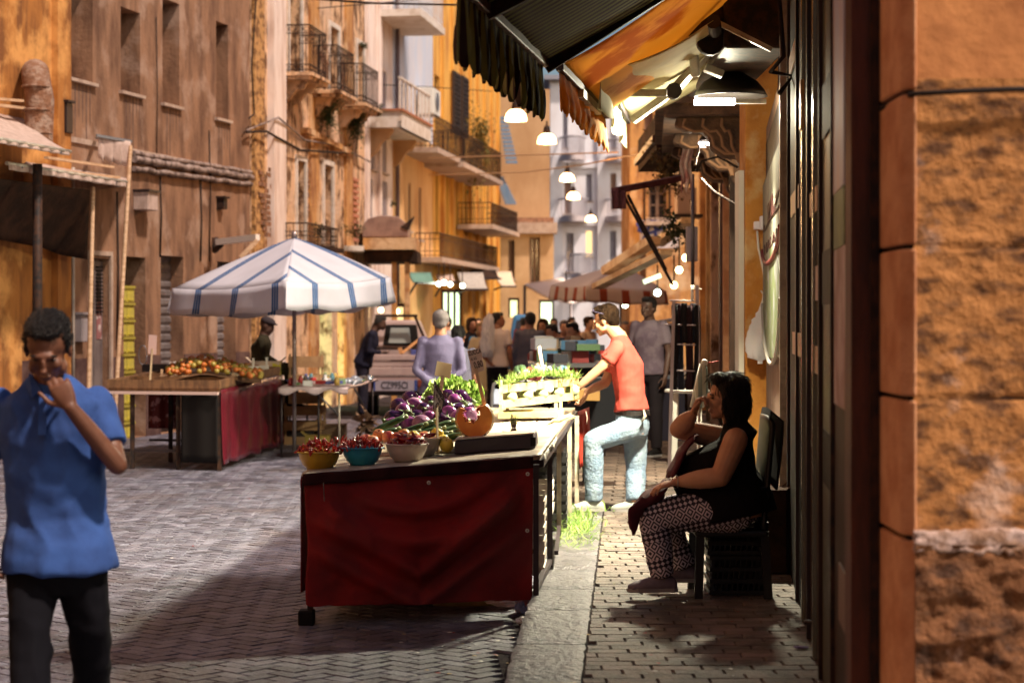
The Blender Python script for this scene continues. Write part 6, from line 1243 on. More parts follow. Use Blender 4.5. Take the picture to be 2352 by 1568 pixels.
# tray crates and fruit
wood_crate('crate', 'front pale crate of persimmons on the left stall', s2(.55, .28, .0)-Vector((.35, 0, 0)), Vector((.86, 0, 0)), Vector((.1, .8, .0)), .12, 1, M('crate_tan', (.5, .33, .2), .7, (.4, .24, .14), 5)); wood_crate('crate', 'rear white edged crate of persimmons on the left stall', s2(.55, .62, .0)-Vector((.3, 0, 0)), Vector((.8, 0, 0)), Vector((.1, .6, .0)), .2, 1, wplast)
per_m = [M('persimmon', (.60, .20, .04), .35, (.42, .11, .02), 8), M('persimmon_green', (.30, .22, .04), .35)]
def persim(m_): mb = MB(); mb.lathe([(.001, .026), (.02, .028), (.034, .014), (.037, -.006), (.026, -.026), (.001, -.03)], (0, 0, 0), 12); mb.ell((0, 0, .027), (.012, .012, .004), seg=6, rings=4); return mb.build('persimmon', m_)
pp = [persim(per_m[0]), persim(per_m[0]), persim(per_m[1])]
for k in range(230):
    u, v = q.random(), q.random(); px = 385+u*215; 
    d_ = 22.4+v*2.6; x = (px-CX)/FPX*d_; hump = .15*math.exp(-((px-470)/75)**2)+.05; xl = s2(0, (d_-21.7)/3.7).x
    c = Vector((x, d_, zt+.03+hump*q.uniform(.5, 1)+.04*v+ .03)); place(pp[(k % 3) if k % 5 else 2], c, (q.uniform(-1, 1), q.uniform(-1, 1), 0), q.uniform(.78, 1.0), ['orange persimmon in the heap on the left stall', 'greenish unripe persimmon in the heap on the left stall'][0 if (k % 3 != 2 and k % 5) else 1], 'persimmon', ['persimmons heaped on the left stall', 'greenish persimmons on the left stall'][0 if (k % 3 != 2 and k % 5) else 1])
mb = MB(); mb.sheet(lambda u, v: PZ(385+215*u, 22.4+2.6*v, zt+.02+.10*math.exp(-((385+215*u-470)/70)**2)), 14, 10); tag(mb.build('lining_paper', wd), 'dark paper liner under the heaped persimmons', 'paper')
for k, (p0, p1, py, d_) in enumerate(((388, 450, 838, 25.0), (435, 470, 830, 25.2), (505, 560, 870, 24.6), (575, 632, 876, 25.1))):
    A_ = P(p0, py, d_); mb = MB(); mb.hexa([A_, A_+Vector(((p1-p0)/FPX*d_, 0, .02)), A_+Vector(((p1-p0)/FPX*d_+.05, .25, .03)), A_+Vector((.05, .25, .01))]+[x+Vector((0, 0, .03)) for x in (A_, A_+Vector(((p1-p0)/FPX*d_, 0, .02)), A_+Vector(((p1-p0)/FPX*d_+.05, .25, .03)), A_+Vector((.05, .25, .01)))]); tag(mb.build('carton_lid', wplast), ['long', 'upper short', 'middle', 'right hand'][k]+' white carton edge on the left fruit stall', 'carton')
price_sign('pale price card on a stick on the left fruit stall', ((342, 768), (360, 770), (359, 814), (340, 812)), (345, 875), (350, 800), 22.5, [], M('card_p', (.62, .42, .38), .7))
t = thing('weighing_scale', 'old dark scale with a wire loop at the back of the left stall', 'scale', P(345, 845, 24.5)); mb = MB(); a = P(326, 848, 24.3); mb.box(a.x, a.x+.30, 24.3, 24.7, a.z-.03, a.z+.06); mb.build('body', metal_dark, t); mb = MB(); c = P(328, 815, 24.4); mb.tube([c+Vector((.05*math.cos(x), 0, .12*math.sin(x))) for x in np.linspace(0, 6.28, 14)], .006, 5); mb.build('loop', metal_grey, t)
# ---- second left table with bric-a-brac
st3 = thing('folding_table', 'folding table with pale plastic cover and knick-knacks under the parasol', 'table', PZ(775, 24.2, 0)); z3 = P(0, 888, 23.9).z
T0, T1, T2, T3 = PZ(640, 23.6, z3), PZ(800, 23.8, z3), PZ(868, 27.2, z3), PZ(690, 27.4, z3)
def s3(u, v, dz=0): p = T0.lerp(T1, u).lerp(T3.lerp(T2, u), v); return Vector((p.x, p.y, p.z+dz))
mb = MB(); mb.sheet(lambda u, v: s3(u, v, .006*math.sin(u*20+v*9)), 20, 12, .03); mb.build('cover', M('cover_pink', (.52, .4, .42), .4, (.4, .3, .3), 4), st3)
mb = MB(); mb.sheet(lambda u, v: s3(u, -.01, -v*(.06+.03*math.sin(u*15)))+Vector((0, -.01, 0)), 30, 3, .004); mb.build('cover_edge', M('cover_pink'), st3)
for u, v in ((.03, .03), (.85, .04), (.95, .95), (.1, .95), (.55, .05)): p = s3(u, v); mb = MB(); mb.tube([(p.x+.0, p.y, .012), (p.x, p.y, z3-.03)], .013, 6); mb.build('leg', metal_pale if u == .85 else metal_dark, st3)
mb = MB(); mb.tube([s3(.5, .04, -.05), s3(.85, .04, -.35)], .012, 6); mb.tube([s3(.95, .3, -.05), s3(.97, .9, -.6)], .012, 6); mb.build('brace', metal_grey, st3)
cols3 = [(.5, .05, .05), (.1, .25, .3), (.75, .75, .75), (.6, .4, .1), (.15, .12, .1), (.2, .3, .15), (.08, .1, .3)]
for k in range(34):
    u, v = q.random(), q.uniform(.1, .95); p = s3(u, v, .005); cm = M(f'knick{k % 7}', cols3[k % 7], .4); kind = k % 3; t = thing('trinket', ['small box', 'little jar', 'flat dish'][kind]+f' in {["red", "teal", "white", "ochre", "brown", "green", "navy"][k % 7]} among the knick-knacks on the folding table', 'knick-knack', p, group=f'{["red", "teal", "white", "ochre", "brown", "green", "navy"][k % 7]} {["boxes", "jars", "dishes"][kind]} on the folding table')
    mb = MB()
    if kind == 0: mb.cbox(p+Vector((0, 0, .03)), (q.uniform(.05, .14), .1, q.uniform(.03, .09)), Matrix.Rotation(q.uniform(0, 3), 3, 'Z')); mb.build('case', cm, t, bevel=.005)
    elif kind == 1: mb.lathe([(.001, 0), (.03, 0), (.035, .05), (.02, .08), (.022, .1), (.001, .1)], p, 12); mb.build('jar', cm, t)
    else: mb.lathe([(.001, .0), (.04, .0), (.075, .03), (.07, .032), (.03, .01), (.001, .01)], p, 16); mb.build('dish', cm, t)
for k in range(26):
    u, v = q.uniform(.7, 1.0), q.uniform(.2, .95); p = s3(u, v, .02); mb = MB(); mb.ell(p, (q.uniform(.03, .06), .04, .035), seg=8, rings=6); tag(mb.build('wrapped_trinket', M('foil', (.6, .65, .75), .15, (.15, .2, .25), 30, metal=.5), fix=False), 'shiny foil wrapped trinket at the right end of the folding table', 'knick-knack', 'shiny trinkets on the folding table')
wood_crate('crate', 'tall wooden slatted crate standing behind the parasol pole', PZ(662, 26.2, .55), Vector((.42, 0, 0)), Vector((.02, .3, 0)), .62, 3, M('crate_br', (.42, .25, .12), .7, (.3, .17, .08), 5)); wood_crate('crate', 'lower wooden crate supporting the tall slatted crate', PZ(652, 26.15, .0), Vector((.5, 0, 0)), Vector((.02, .4, 0)), .52, 3, M('crate_br'))
box_thing('banana_box', 'pale fruit carton with yellow band beside the seated man', PZ(612, 26.4, z3+.02), (.40, .3, .24), M('banana_box', (.66, .5, .38), .7, (.7, .6, .05), 3, lo=.5, hi=.52))
for k, (px, d_, s_) in enumerate(((680, 26.4, (.5, .4, .3)), (760, 26.6, (.4, .4, .25)), (730, 25.3, (.3, .3, .18)))): box_thing('cardboard_box', ['dark box under the left of the folding table', 'brown box under the right of the folding table', 'small box on the ground under the folding table'][k], PZ(px, d_, .012), s_, M(f'ubox{k}', [(.05, .04, .04), (.2, .12, .07), (.35, .25, .05)][k], .8))
tag(leafy('basket_plant', PZ(838, 25.8, .25), (.12, .1, .2), 60, M('dried', (.3, .18, .12), .8), seed=3, leaf=.2), 'brown wicker scraps leaning by the folding table', 'basket')
# ================================================================ PEOPLE
def remesh(mb, vox, name, mats, parent, smooth=4, disp=None, fold=0.0, fscale=7, seed=1, solid=None):
    me = bpy.data.meshes.new('tmp'); me.from_pydata([tuple(v) for v in mb.v], [], mb.f); bm = bmesh.new(); bm.from_mesh(me); bmesh.ops.recalc_face_normals(bm, faces=bm.faces); bm.to_mesh(me); bm.free()
    t = bpy.data.objects.new('tmp', me); C.objects.link(t)
    r_ = t.modifiers.new('r', 'REMESH'); r_.mode = 'VOXEL'; r_.voxel_size = vox; r_.use_smooth_shade = True
    if smooth: s_ = t.modifiers.new('s', 'SMOOTH'); s_.factor = .5; s_.iterations = smooth
    dg = bpy.context.evaluated_depsgraph_get(); dg.update(); out = bpy.data.meshes.new_from_object(t.evaluated_get(dg)); bpy.data.objects.remove(t); bpy.data.meshes.remove(me)
    out.name = name; o0 = ORIG[parent.name]
    if fold:
        off = Vector((seed*3.1, seed, 0))
        ns = [v.normal.copy() for v in out.vertices]
        for v, n in zip(out.vertices, ns):
            p = v.co*fscale+off; a = mnoise.noise(Vector((p.x+1.5*mnoise.noise(p*.5), p.y, p.z*.55))); b = mnoise.noise(Vector((p.x*1.7, p.y*1.7, p.z*2.6)))
            v.co += n*fold*((1-abs(a)*2.2)*.8+b*.5)
    for v in out.vertices: v.co -= o0
    out.materials.clear()
    for m in (mats if isinstance(mats, (list, tuple)) else [mats]): out.materials.append(m)
    out.polygons.foreach_set('use_smooth', [True]*len(out.polygons)); out.update()
    ob = bpy.data.objects.new(name, out); C.objects.link(ob); ob.parent = parent; ORIG[ob.name] = o0; return ob
def loft(mb, rings, seg=18):
    """rings: (centre, a, b) with half-axis vectors; closed with caps"""
    vs = []
    for c, a, b in rings:
        for k in range(seg): t = 2*math.pi*k/seg; vs.append(Vector(c)+Vector(a)*math.cos(t)+Vector(b)*math.sin(t))
    n = len(rings); fs = [(i*seg+k, i*seg+(k+1) % seg, (i+1)*seg+(k+1) % seg, (i+1)*seg+k) for i in range(n-1) for k in range(seg)]
    fs += [list(range(seg))[::-1], list(range((n-1)*seg, n*seg))]; mb.add(vs, fs)
def capsule(mb, p0, p1, r0, r1, rm=None, seg=14, flat0=False, flat1=False):
    p0, p1 = Vector(p0), Vector(p1); d = (p1-p0); L_ = d.length; d.normalize(); x, u, _ = frame(d); rg = []
    if not flat0:
        for t in (85, 60, 30): a = R(t); rg.append((p0-d*r0*math.sin(a), r0*math.cos(a)))
    for t in (0, .25, .5, .75, 1):
        r_ = r0+(r1-r0)*t; r_ += ((rm if rm else (r0+r1)/2)-(r0+r1)/2)*math.sin(math.pi*t); rg.append((p0+d*L_*t, r_))
    if not flat1:
        for t in (30, 60, 85): a = R(t); rg.append((p1+d*r1*math.sin(a), r1*math.cos(a)))
    loft(mb, [(c, x*r_, u*r_) for c, r_ in rg], seg)
def eaxes(mb, c, f, u, r, s3_):
    rot = Matrix((r, f, u)).transposed(); mb.ell(c, s3_, rot, 16, 12)
def head_prims(mb, hc, f, u, s, female=False):
    r = f.cross(u).normalized()
    def e(a, b, c, R3): eaxes(mb, hc+r*a*s+f*b*s+u*c*s, f, u, r, [q*s for q in R3])
    e(0, -.012, .028, (.076, .096, .086)); e(0, .022, -.030, (.060, .070, .078)); e(0, .050, -.075, (.038, .034, .036)); e(0, .073, -.098, (.020, .018, .016))
    e(0, .088, .012, (.046, .014, .013)); e(0, .103, -.018, (.0105, .014, .026)); e(0, .112, -.036, (.014, .015, .011)); e(0, .093, -.066, (.024, .012, .007)); e(0, .090, -.076, (.020, .012, .007))
    for q_ in (-1, 1): e(q_*.036, .062, -.030, (.024, .026, .024)); e(q_*.077, -.004, -.012, (.010, .020, .032)); e(q_*.052, .03, -.062, (.018, .03, .026))
    return r
def hand_prims(mb, w_, d, n, th, curl=.4, s=1.0, thumb=.5, spread=.08):
    """w_ wrist, d along palm, n palm facing normal, th towards the thumb side"""
    d = d.normalized(); th = (th-d*th.dot(d)).normalized(); n = (n-d*n.dot(d)-th*n.dot(th)).normalized()
    loft(mb, [(w_, th*.026*s, n*.019*s), (w_+d*.03*s, th*.036*s, n*.017*s), (w_+d*.065*s, th*.043*s, n*.015*s), (w_+d*.092*s, th*.040*s, n*.011*s)], 14)
    for k, (o_, L_, r_) in enumerate(((.031, .074, .0088), (.0105, .082, .0090), (-.010, .076, .0086), (-.030, .060, .0076))):
        p = w_+d*(.088-.006*abs(k-1))*s+th*o_*s; ang = 0; cu = curl*(1+.12*k); side_ = th*spread*(1.5-k)*.6
        for L2, da in ((.45, .9), (.32, 1.35), (.23, .9)):
            ang += cu*da; dd = (d*math.cos(ang)+n*math.sin(ang)+side_*.5).normalized(); e = p+dd*L_*L2*s; capsule(mb, p, e, r_*s, r_*.92*s, seg=8); p = e
    p = w_+d*.022*s+th*.028*s+n*.006*s; dd = (d*.6+th*.75+n*.3*thumb).normalized(); e = p+dd*.042*s; capsule(mb, p, e, .013*s, .0105*s, seg=8); dd2 = (d*.85+th*.30+n*.6*thumb).normalized(); e2 = e+dd2*.032*s; capsule(mb, e, e2, .0105*s, .009*s, seg=8); capsule(mb, e2, e2+dd2*.02*s, .009*s, .0072*s, seg=8)
def shoe(mb, an, d, s=1.0, r_=.05, sole=True):
    d = Vector((d[0], d[1], 0)).normalized(); x = Vector((-d.y, d.x, 0)); z0 = an.z-.085*s; b = Vector((an.x, an.y, z0)); up = Vector((0, 0, 1))
    rg = []
    for t, w_, h in ((-.080, .024, .05), (-.065, .036, .075), (-.02, .041, .10), (.03, .043, .095), (.08, .048, .075), (.13, .050, .060), (.165, .044, .050), (.190, .024, .034)): rg.append((b+d*t*s+up*h*.5*s, x*w_*s, up*h*.55*s))
    loft(mb, rg, 14)
def stand(x, y, z0, H, yaw, lean=0, armL='down', armR='down', stride=0.0, headturn=0, headdown=0):
    k = H/1.75; f = Vector((math.sin(yaw), math.cos(yaw), 0)); r = Vector((f.y, -f.x, 0)); up = Vector((0, 0, 1)); b = Vector((x, y, z0)); F_ = lambda a, c, z, ln=True: b+r*a*k+f*(c+(max(0, z-.9)*lean if ln else 0))*k+up*z*k
    J = dict(f=f, r=r, k=k, pelvis=F_(0, 0, .95), waist=F_(0, .0, 1.08), chest=F_(0, .01, 1.30), neck=F_(0, .0, 1.49), head=F_(0, .03+headdown*.05, 1.63-headdown*.02))
    for s_, n in ((-1, 'L'), (1, 'R')):
        J['sh'+n] = F_(s_*.175, 0, 1.43); J['hip'+n] = F_(s_*.085, 0, .92); st = s_*stride
        J['kn'+n] = F_(s_*.09, st*.5+.02, .50); J['an'+n] = F_(s_*.09, st, .09); J['toe'+n] = f
        a = armL if n == 'L' else armR
        if a == 'down': J['el'+n] = F_(s_*.235, -.02, 1.14); J['wr'+n] = F_(s_*.23, .05, .88)
        elif a == 'front': J['el'+n] = F_(s_*.23, .06, 1.14); J['wr'+n] = F_(s_*.12, .28, 1.12)
        elif a == 'back': J['el'+n] = F_(s_*.27, -.10, 1.15); J['wr'+n] = F_(s_*.05, -.17, .98)
        elif a == 'reach': J['el'+n] = F_(s_*.2, .22, 1.22); J['wr'+n] = F_(s_*.15, .46, 1.10)
        elif a == 'phone': J['el'+n] = F_(s_*.24, .08, 1.16); J['wr'+n] = F_(s_*.12, .16, 1.45)
    J['hf'] = (f*math.cos(headturn)+r*math.sin(headturn)-up*headdown*.5).normalized(); return J
def person(label, J, top, bottom, skin, hair, vox=.016, sleeve='short', group=None, hairstyle='short', shoes=None, build=1.0, base=None, hands=None, skirt=False, fold=.006, hand_s=1.0, hem=None, hvox=None, tuck=True, nofeet=False, collar=None):
    k = J.get('k', 1.0); up = Vector((0, 0, 1)); f, r = J['f'], J['r']; bs = build
    base = base or Vector((J['pelvis'].x, J['pelvis'].y, min(J['anL'].z, J['anR'].z)-.085*k)); t = thing('person', label, 'person', base, group=group); hv = hvox or vox
    hf = J['hf']; hr = hf.cross(up).normalized(); hu = J.get('hu', hr.cross(hf).normalized()); hs = J.get('hs', 1.0)*(k if k < 1 else 1)
    # ---- continuous body
    mb = MB(); head_prims(mb, J['head'], hf, hu, hs); nb = J['neck']; capsule(mb, J['head']-hu*.06*hs-hf*.015*hs, nb, .054*hs, .066*hs)
    spine = (J['chest']-J['pelvis']).normalized(); sl = (J['shR']-J['shL']); sw = sl.length/2; sl = sl.normalized(); tf = sl.cross(spine)*-1; tf = tf if tf.dot(f) > 0 else -tf; hl = (J['hipR']-J['hipL']).normalized(); hw = (J['hipR']-J['hipL']).length/2
    hfw = hl.cross(spine); hfw = hfw if hfw.dot(f) > 0 else -hfw
    td = J.get('td', (1, 1, 1))
    def torso(mb, m, lo=None, hi=True):
        rg = []; tk_ = lo is not None and lo > 0
        if tk_: rg.append((J['pelvis']+spine*lo*k, hl*(.168*bs*k+m*.7), hfw*(.124*bs*k*td[0]+m)))
        elif lo is None or lo < 0: rg.append((J['pelvis']+spine*((lo or -.12)*k), hl*((.182 if m > 0 else .150)*bs*k+m), hfw*((.142 if m > 0 else .115)*bs*k*td[0]+m)))
        if not tk_: rg.append((J['pelvis'], hl*((.178 if m > 0 else .165)*bs*k+m), hfw*((.136 if m > 0 else .122)*bs*k*td[0]+m)))
        rg += [(J['waist'], (hl+sl).normalized()*(.148*bs*k+m), (hfw+tf).normalized()*((.105+.03*(bs-1)*4)*k*td[1]+m)), (J['chest'], sl*(sw*.93+m), tf*(.120*k*(.5+.5*bs)*td[2]+m)), (nb-spine*.085*k, sl*(sw*.98+m*.6), tf*(.090*k+m)), (nb-spine*.03*k, sl*(.11*k+m*.6), tf*(.065*k+m*.6)), (nb+spine*.012*k, sl*(.06*k+m*.4), tf*(.05*k+m*.4))]
        loft(mb, rg, 22)
        for n in 'LR': mb.ell(J['sh'+n]-UP*.008, ((.056*k+m*.6),)*3, None, 12, 8) if (m < 0 or sleeve != 'none') else None
    torso(mb, -.006)
    for n in 'LR':
        ar = J.get('ar', 1.0); capsule(mb, J['sh'+n], J['el'+n], .049*k*ar, .039*k*ar, .046*k*ar); capsule(mb, J['el'+n], J['wr'+n], .039*k*ar, .026*k, .038*k*ar)
        hd = (hands or {}).get(n)
        if hd is None:
            d = (J['wr'+n]-J['el'+n]).normalized(); side = hr*(-1 if n == 'R' else 1); th_ = (f+up*.3); nn = side; hd = dict(d=d, n=nn, th=th_, curl=.35)
        hand_prims(mb, J['wr'+n], hd['d'], hd['n'], hd['th'], hd.get('curl', .4), k*hand_s, hd.get('thumb', .6))
        capsule(mb, J['hip'+n], J['kn'+n], .078*k*bs, .052*k); capsule(mb, J['kn'+n], J['an'+n], .050*k, .036*k, .05*k)
    body = remesh(mb, hv, 'body', skin, t, 3)
    # ---- upper garment
    mb = MB(); m = .014*k; torso(mb, m, lo=(hem if hem is not None else -.05/k))
    if hem is not None and hem < -.1: pass
    for n in 'LR':
        s0, e0, w0 = J['sh'+n], J['el'+n], J['wr'+n]
        if sleeve == 'short': q_ = s0.lerp(e0, .68); capsule(mb, s0, q_, (.062)*k*ar+.004, (.066)*k*ar, flat1=True)
        elif sleeve == 'long': capsule(mb, s0, e0, .060*k*ar, .050*k*ar); capsule(mb, e0, e0.lerp(w0, .93), .049*k*ar, .036*k, flat1=True)
    if skirt:
        p = J['pelvis']; loft(mb, [(p, hl*.18*k*bs, hfw*.15*k*bs), (p-up*.25*k, hl*.2*k*bs, hfw*.19*k*bs), (p-up*.45*k, hl*.23*k*bs, hfw*.22*k*bs)], 20)
    tp_ = remesh(mb, vox, 'top', top, t, 3, fold=fold, seed=len(label) % 7)
    # ---- trousers
    mb = MB(); loft(mb, [(J['pelvis']+spine*.085*k, hl*.152*bs*k, hfw*(.118*bs)*k), (J['pelvis'], hl*.172*bs*k, hfw*.130*bs*k), (J['pelvis']-spine*.07*k, hl*.165*bs*k, hfw*.125*bs*k), (J['pelvis']-spine*.135*k, hl*.120*bs*k, hfw*.10*bs*k)], 20)
    tr = J.get('tr', 1.0)
    for n in 'LR': capsule(mb, J['hip'+n], J['kn'+n], .090*k*bs*tr, .070*k*tr); capsule(mb, J['kn'+n], J['kn'+n].lerp(J['an'+n], 1.0), .070*k*tr, .058*k*tr, .068*k*tr, flat1=True)
    remesh(mb, vox, 'trousers', bottom, t, 3, fold=fold*1.1, seed=3)
    if not nofeet:
        for n in 'LR': mb = MB(); shoe(mb, J['an'+n], J['toe'+n], k); so = remesh(mb, min(vox, .012), 'shoe', shoes or black_paint, t, 2); a_ = J['an'+n]; d_ = Vector((J['toe'+n][0], J['toe'+n][1], 0)).normalized(); x_ = Vector((-d_.y, d_.x, 0)); z_ = a_.z-.086*k; b_ = Vector((a_.x, a_.y, z_)); mb = MB(); mb.prism([b_+d_*q_[0]*k+x_*q_[1]*k for q_ in ((-.082, -.022), (-.06, -.036), (.0, -.034), (.08, -.046), (.14, -.048), (.185, -.03), (.196, 0), (.185, .03), (.14, .048), (.08, .046), (.0, .034), (-.06, .036), (-.082, .022))], (0, 0, .022*k)); mb.build('sole', M('sole', (.30, .27, .27), .7), so)
    # ---- hair
    if hairstyle:
        mb = MB(); hc = J['head']
        def e(a, b, c, R3): eaxes(mb, hc+hr*a*hs+hf*b*hs+hu*c*hs, hf, hu, hr, [q_*hs for q_ in R3])
        if hairstyle == 'short': e(0, -.030, .046, (.083, .090, .080)); e(0, .030, .092, (.062, .056, .034)); e(0, -.058, -.012, (.066, .052, .06)); [e(s_*.070, -.012, .022, (.014, .04, .045)) for s_ in (-1, 1)]
        elif hairstyle == 'bob': e(0, -.026, .045, (.092, .098, .084)); e(0, .035, .095, (.065, .058, .034)); e(0, -.055, -.03, (.088, .070, .11)); [e(s_*.080, -.005, -.03, (.020, .052, .12)) for s_ in (-1, 1)]
        elif hairstyle == 'cap': e(0, -.006, .060, (.088, .106, .062)); e(0, .095, .055, (.060, .05, .010))
        ho = remesh(mb, min(vox, .012)*.8 if hv < .01 else vox*.8, 'hair', hair, t, 2, fold=.003, fscale=38)
        if J['head'].y < 23 and hairstyle != 'cap':           # loose locks over the hair mass
            qq = random.Random(5); mb = MB(); o0 = ORIG[ho.name]; vv = ho.data.vertices; lng = .045 if hairstyle == 'bob' else .020
            for i in range(1500 if hv < .01 else 500):
                v = vv[qq.randrange(len(vv))]; n = v.normal; fl = (-UP*(1.6 if hairstyle == 'bob' else .15)-hf*(.2 if hairstyle == 'bob' else .9)+Vector((qq.gauss(0, .3), qq.gauss(0, .3), qq.gauss(0, .3)))); fl = (fl-n*fl.dot(n)).normalized(); p = v.co+o0; x = n.cross(fl).normalized()
                L_ = lng*qq.uniform(.5, 1.3)*hs; w_ = .0016; mb.add([p-x*w_, p+x*w_, p+fl*L_*.6+n*.005+x*w_, p+fl*L_+n*.006*qq.uniform(.2, 1.6), p+fl*L_*.6+n*.005-x*w_], [(0, 1, 2, 3), (0, 3, 4)])
            mb.build('hair_lock', hair, t, fix=False)['kind'] = 'stuff'
    # ---- eyes and brows
    for s_ in (-1, 1): mb = MB(); mb.ell(J['head']+hr*s_*.031*hs+hf*.0835*hs-hu*.004*hs, (.012*hs, .008*hs, .0045*hs), Matrix((hr, hf, hu)).transposed(), 10, 6); mb.build('eye', M('eye_dark', (.03, .02, .018), .15), t)
    for s_ in (-1, 1): mb = MB(); c = J['head']+hr*s_*.033*hs+hf*.094*hs+hu*.017*hs; mb.tube([c-hr*.016*hs-hu*.002, c, c+hr*.016*hs-hu*.002-hf*.005], [.003*hs, .0042*hs, .003*hs], 5); mb.build('eyebrow', hair, t)
    return t
skin_l = M('skin_light', (.62, .33, .20), .5, (.55, .26, .15), 6, spec=.4); skin_t = M('skin_tan', (.40, .19, .11), .5, (.33, .14, .08), 6, spec=.4); skin_d = M('skin_dark', (.10, .05, .035), .5)
hair_b = M('hair_brown', (.028, .014, .008), .6, (.055, .028, .014), 40, (1, 1, .3), bump=.5, bscale=160); hair_k = M('hair_black', (.012, .009, .009), .45, bump=.5, bscale=140); hair_g = M('hair_grey', (.22, .19, .19), .7, bump=.4, bscale=120); hair_y = M('hair_blond', (.5, .32, .14), .6, bump=.3, bscale=100)
UP = Vector((0, 0, 1))
# ---- blue shirt man, close to the camera
d = 7.6; f = Vector((.10, -1, 0)).normalized(); r = Vector((-1, -.10, 0)).normalized()
J = dict(f=f, r=r, k=1.02, hs=1.04, pelvis=P(135, 1270, d), waist=P(130, 1180, d), chest=P(122, 1010, d-.03), neck=P(116, 872, d-.06), head=P(110, 797, d-.15), hf=Vector((.05, -1, -.55)).normalized(),
    shR=P(2, 930, d+.02), shL=P(226, 926, d-.03), elR=P(-34, 1095, d+.06), wrR=P(-20, 1240, d-.05), elL=P(270, 1068, d-.14), wrL=P(162, 935, d-.26),
    hipR=P(82, 1300, d), hipL=P(188, 1300, d), knR=PZ(70, d-.10, .50), knL=PZ(205, d+.02, .48), anR=PZ(75, d-.28, .10), anL=PZ(215, d+.30, .12), toeL=f, toeR=f, ar=.92, tr=1.02)
polo = M('polo_blue', (.038, .105, .36), .9, (.026, .07, .25), 4, bump=.18, bscale=11)
bm_ = person('man in a royal blue polo shirt walking with his hand at his chin', J, polo, M('trouser_dark', (.006, .006, .009), .9), M('skin_shade', (.20, .085, .05), .5, (.15, .06, .035), 6), hair_k, vox=.010, hvox=.0055, build=1.12, fold=.012, hem=-.055,
    hands={'L': dict(d=(P(128, 868, d-.27)-P(162, 935, d-.26)), n=Vector((-.3, .9, .2)), th=Vector((-.8, -.1, -.5)), curl=.62, thumb=.3), 'R': dict(d=Vector((0, -.2, -1)), n=Vector((1, 0, 0)), th=f, curl=.4)}, base=PZ(135, d, .012))
mb = MB(); nb = J['neck']
for s_ in (-1, 1): mb.prism([nb+Vector((s_*.01, -.088, -.035)), nb+Vector((s_*.068, -.050, .028)), nb+Vector((s_*.085, -.045, -.02)), nb+Vector((s_*.045, -.112, -.065))], (0, .012, 0))
mb.build('collar', polo, bm_, bevel=.004)
mb = MB(); mb.prism([nb+Vector((-.014, -.118, -.05)), nb+Vector((.014, -.118, -.05)), nb+Vector((.016, -.150, -.20)), nb+Vector((-.012, -.150, -.20))], (0, .01, 0)); pl = mb.build('placket', polo, bm_)
# ---- coral t-shirt man
d = 15.8; f = Vector((-1, .22, 0)).normalized(); r = Vector((.22, 1, 0)).normalized()
J = dict(f=f, r=r, k=1.0, hs=.98, pelvis=P(1453, 965, d), waist=P(1449, 915, d), chest=P(1440, 840, d), neck=P(1423, 775, d), head=P(1391, 735, d), hf=Vector((-1, .35, -.30)).normalized(),
    shL=P(1416, 800, d-.18), shR=P(1420, 806, d+.18), elL=P(1383, 842, d-.20), wrL=P(1330, 888, d-.16), elR=P(1390, 880, d+.14), wrR=P(1348, 898, d+.08),
    hipL=P(1440, 985, d-.09), hipR=P(1458, 985, d+.09), knL=P(1362, 1012, d-.13), anL=P(1364, 1148, d-.10), knR=P(1461, 1080, d+.10), anR=P(1458, 1150, d+.0), toeL=Vector((-1, -.1, 0)), toeR=Vector((-1, .3, 0)), ar=.98, tr=1.14)
coral = M('tee_coral', (.66, .085, .06), .9, (.50, .055, .04), 4, bump=.15, bscale=160)
denim = M('denim_pale', (.20, .28, .40), .9, (.28, .35, .44), 6, (1, 1, .8), .42, .6, bump=.5, bscale=30, col3=(.14, .2, .34), scale3=7, lo3=.58, hi3=.7)
om = person('young man in a coral t-shirt and pale jeans leaning on the wooden crate', J, coral, denim, skin_l, hair_b, vox=.011, hvox=.006, build=.98, fold=.007, hem=.075, shoes=M('shoe_grey', (.4, .4, .38), .7), base=P(1440, 1180, d),
    hands={'L': dict(d=Vector((-.75, -.05, -.6)), n=Vector((-.5, 0, -.8)), th=Vector((0, -.9, .2)), curl=.35), 'R': dict(d=Vector((-.3, .1, -1)), n=Vector((-1, 0, 0)), th=Vector((0, -1, 0)), curl=.5)})
mb = MB(); loft(mb, [(J['pelvis']+UP*.045, Vector((0, .176, 0)), Vector((.139, 0, 0))), (J['pelvis']+UP*.08, Vector((0, .172, 0)), Vector((.136, 0, 0)))], 28); mb.build('belt', M('belt', (.015, .012, .012), .4), om)
mb = MB(); c = J['head']; hf = J['hf']; hr = hf.cross(UP).normalized(); hu = hr.cross(hf)
for s_ in (-1, 1): mb.ell(c+hf*.065+hu*.098+hr*s_*.034, (.022, .009, .014), Matrix((hr, (hf*.6+hu).normalized(), (hu*.6-hf).normalized())).transposed(), 12, 8); mb.tube([c+hf*.06+hu*.09+hr*s_*.068, c-hf*.02+hu*.045+hr*s_*.088], .003, 5)
mb.build('sunglasses', M('shades', (.35, .3, .5), .08, metal=.6), om)
mb = MB(); mb.tube([P(1478, 940, d-.17), P(1482, 955, d-.18), P(1474, 968, d-.18)], [.006, .014, .008], 6); mb.build('keys', metal_pale, om)
mb = MB(); c = P(1392, 806, d-.262)
for q_ in ((-.012, -.010), (0, -.002), (.012, .006)): mb.beam(c+Vector((q_[0], 0, -.012)), c+Vector((q_[0]+.004, 0, q_[1]+.006)), .005, .004)
mb.build('sleeve_logo', M('logo_dark', (.3, .03, .03), .7), om)
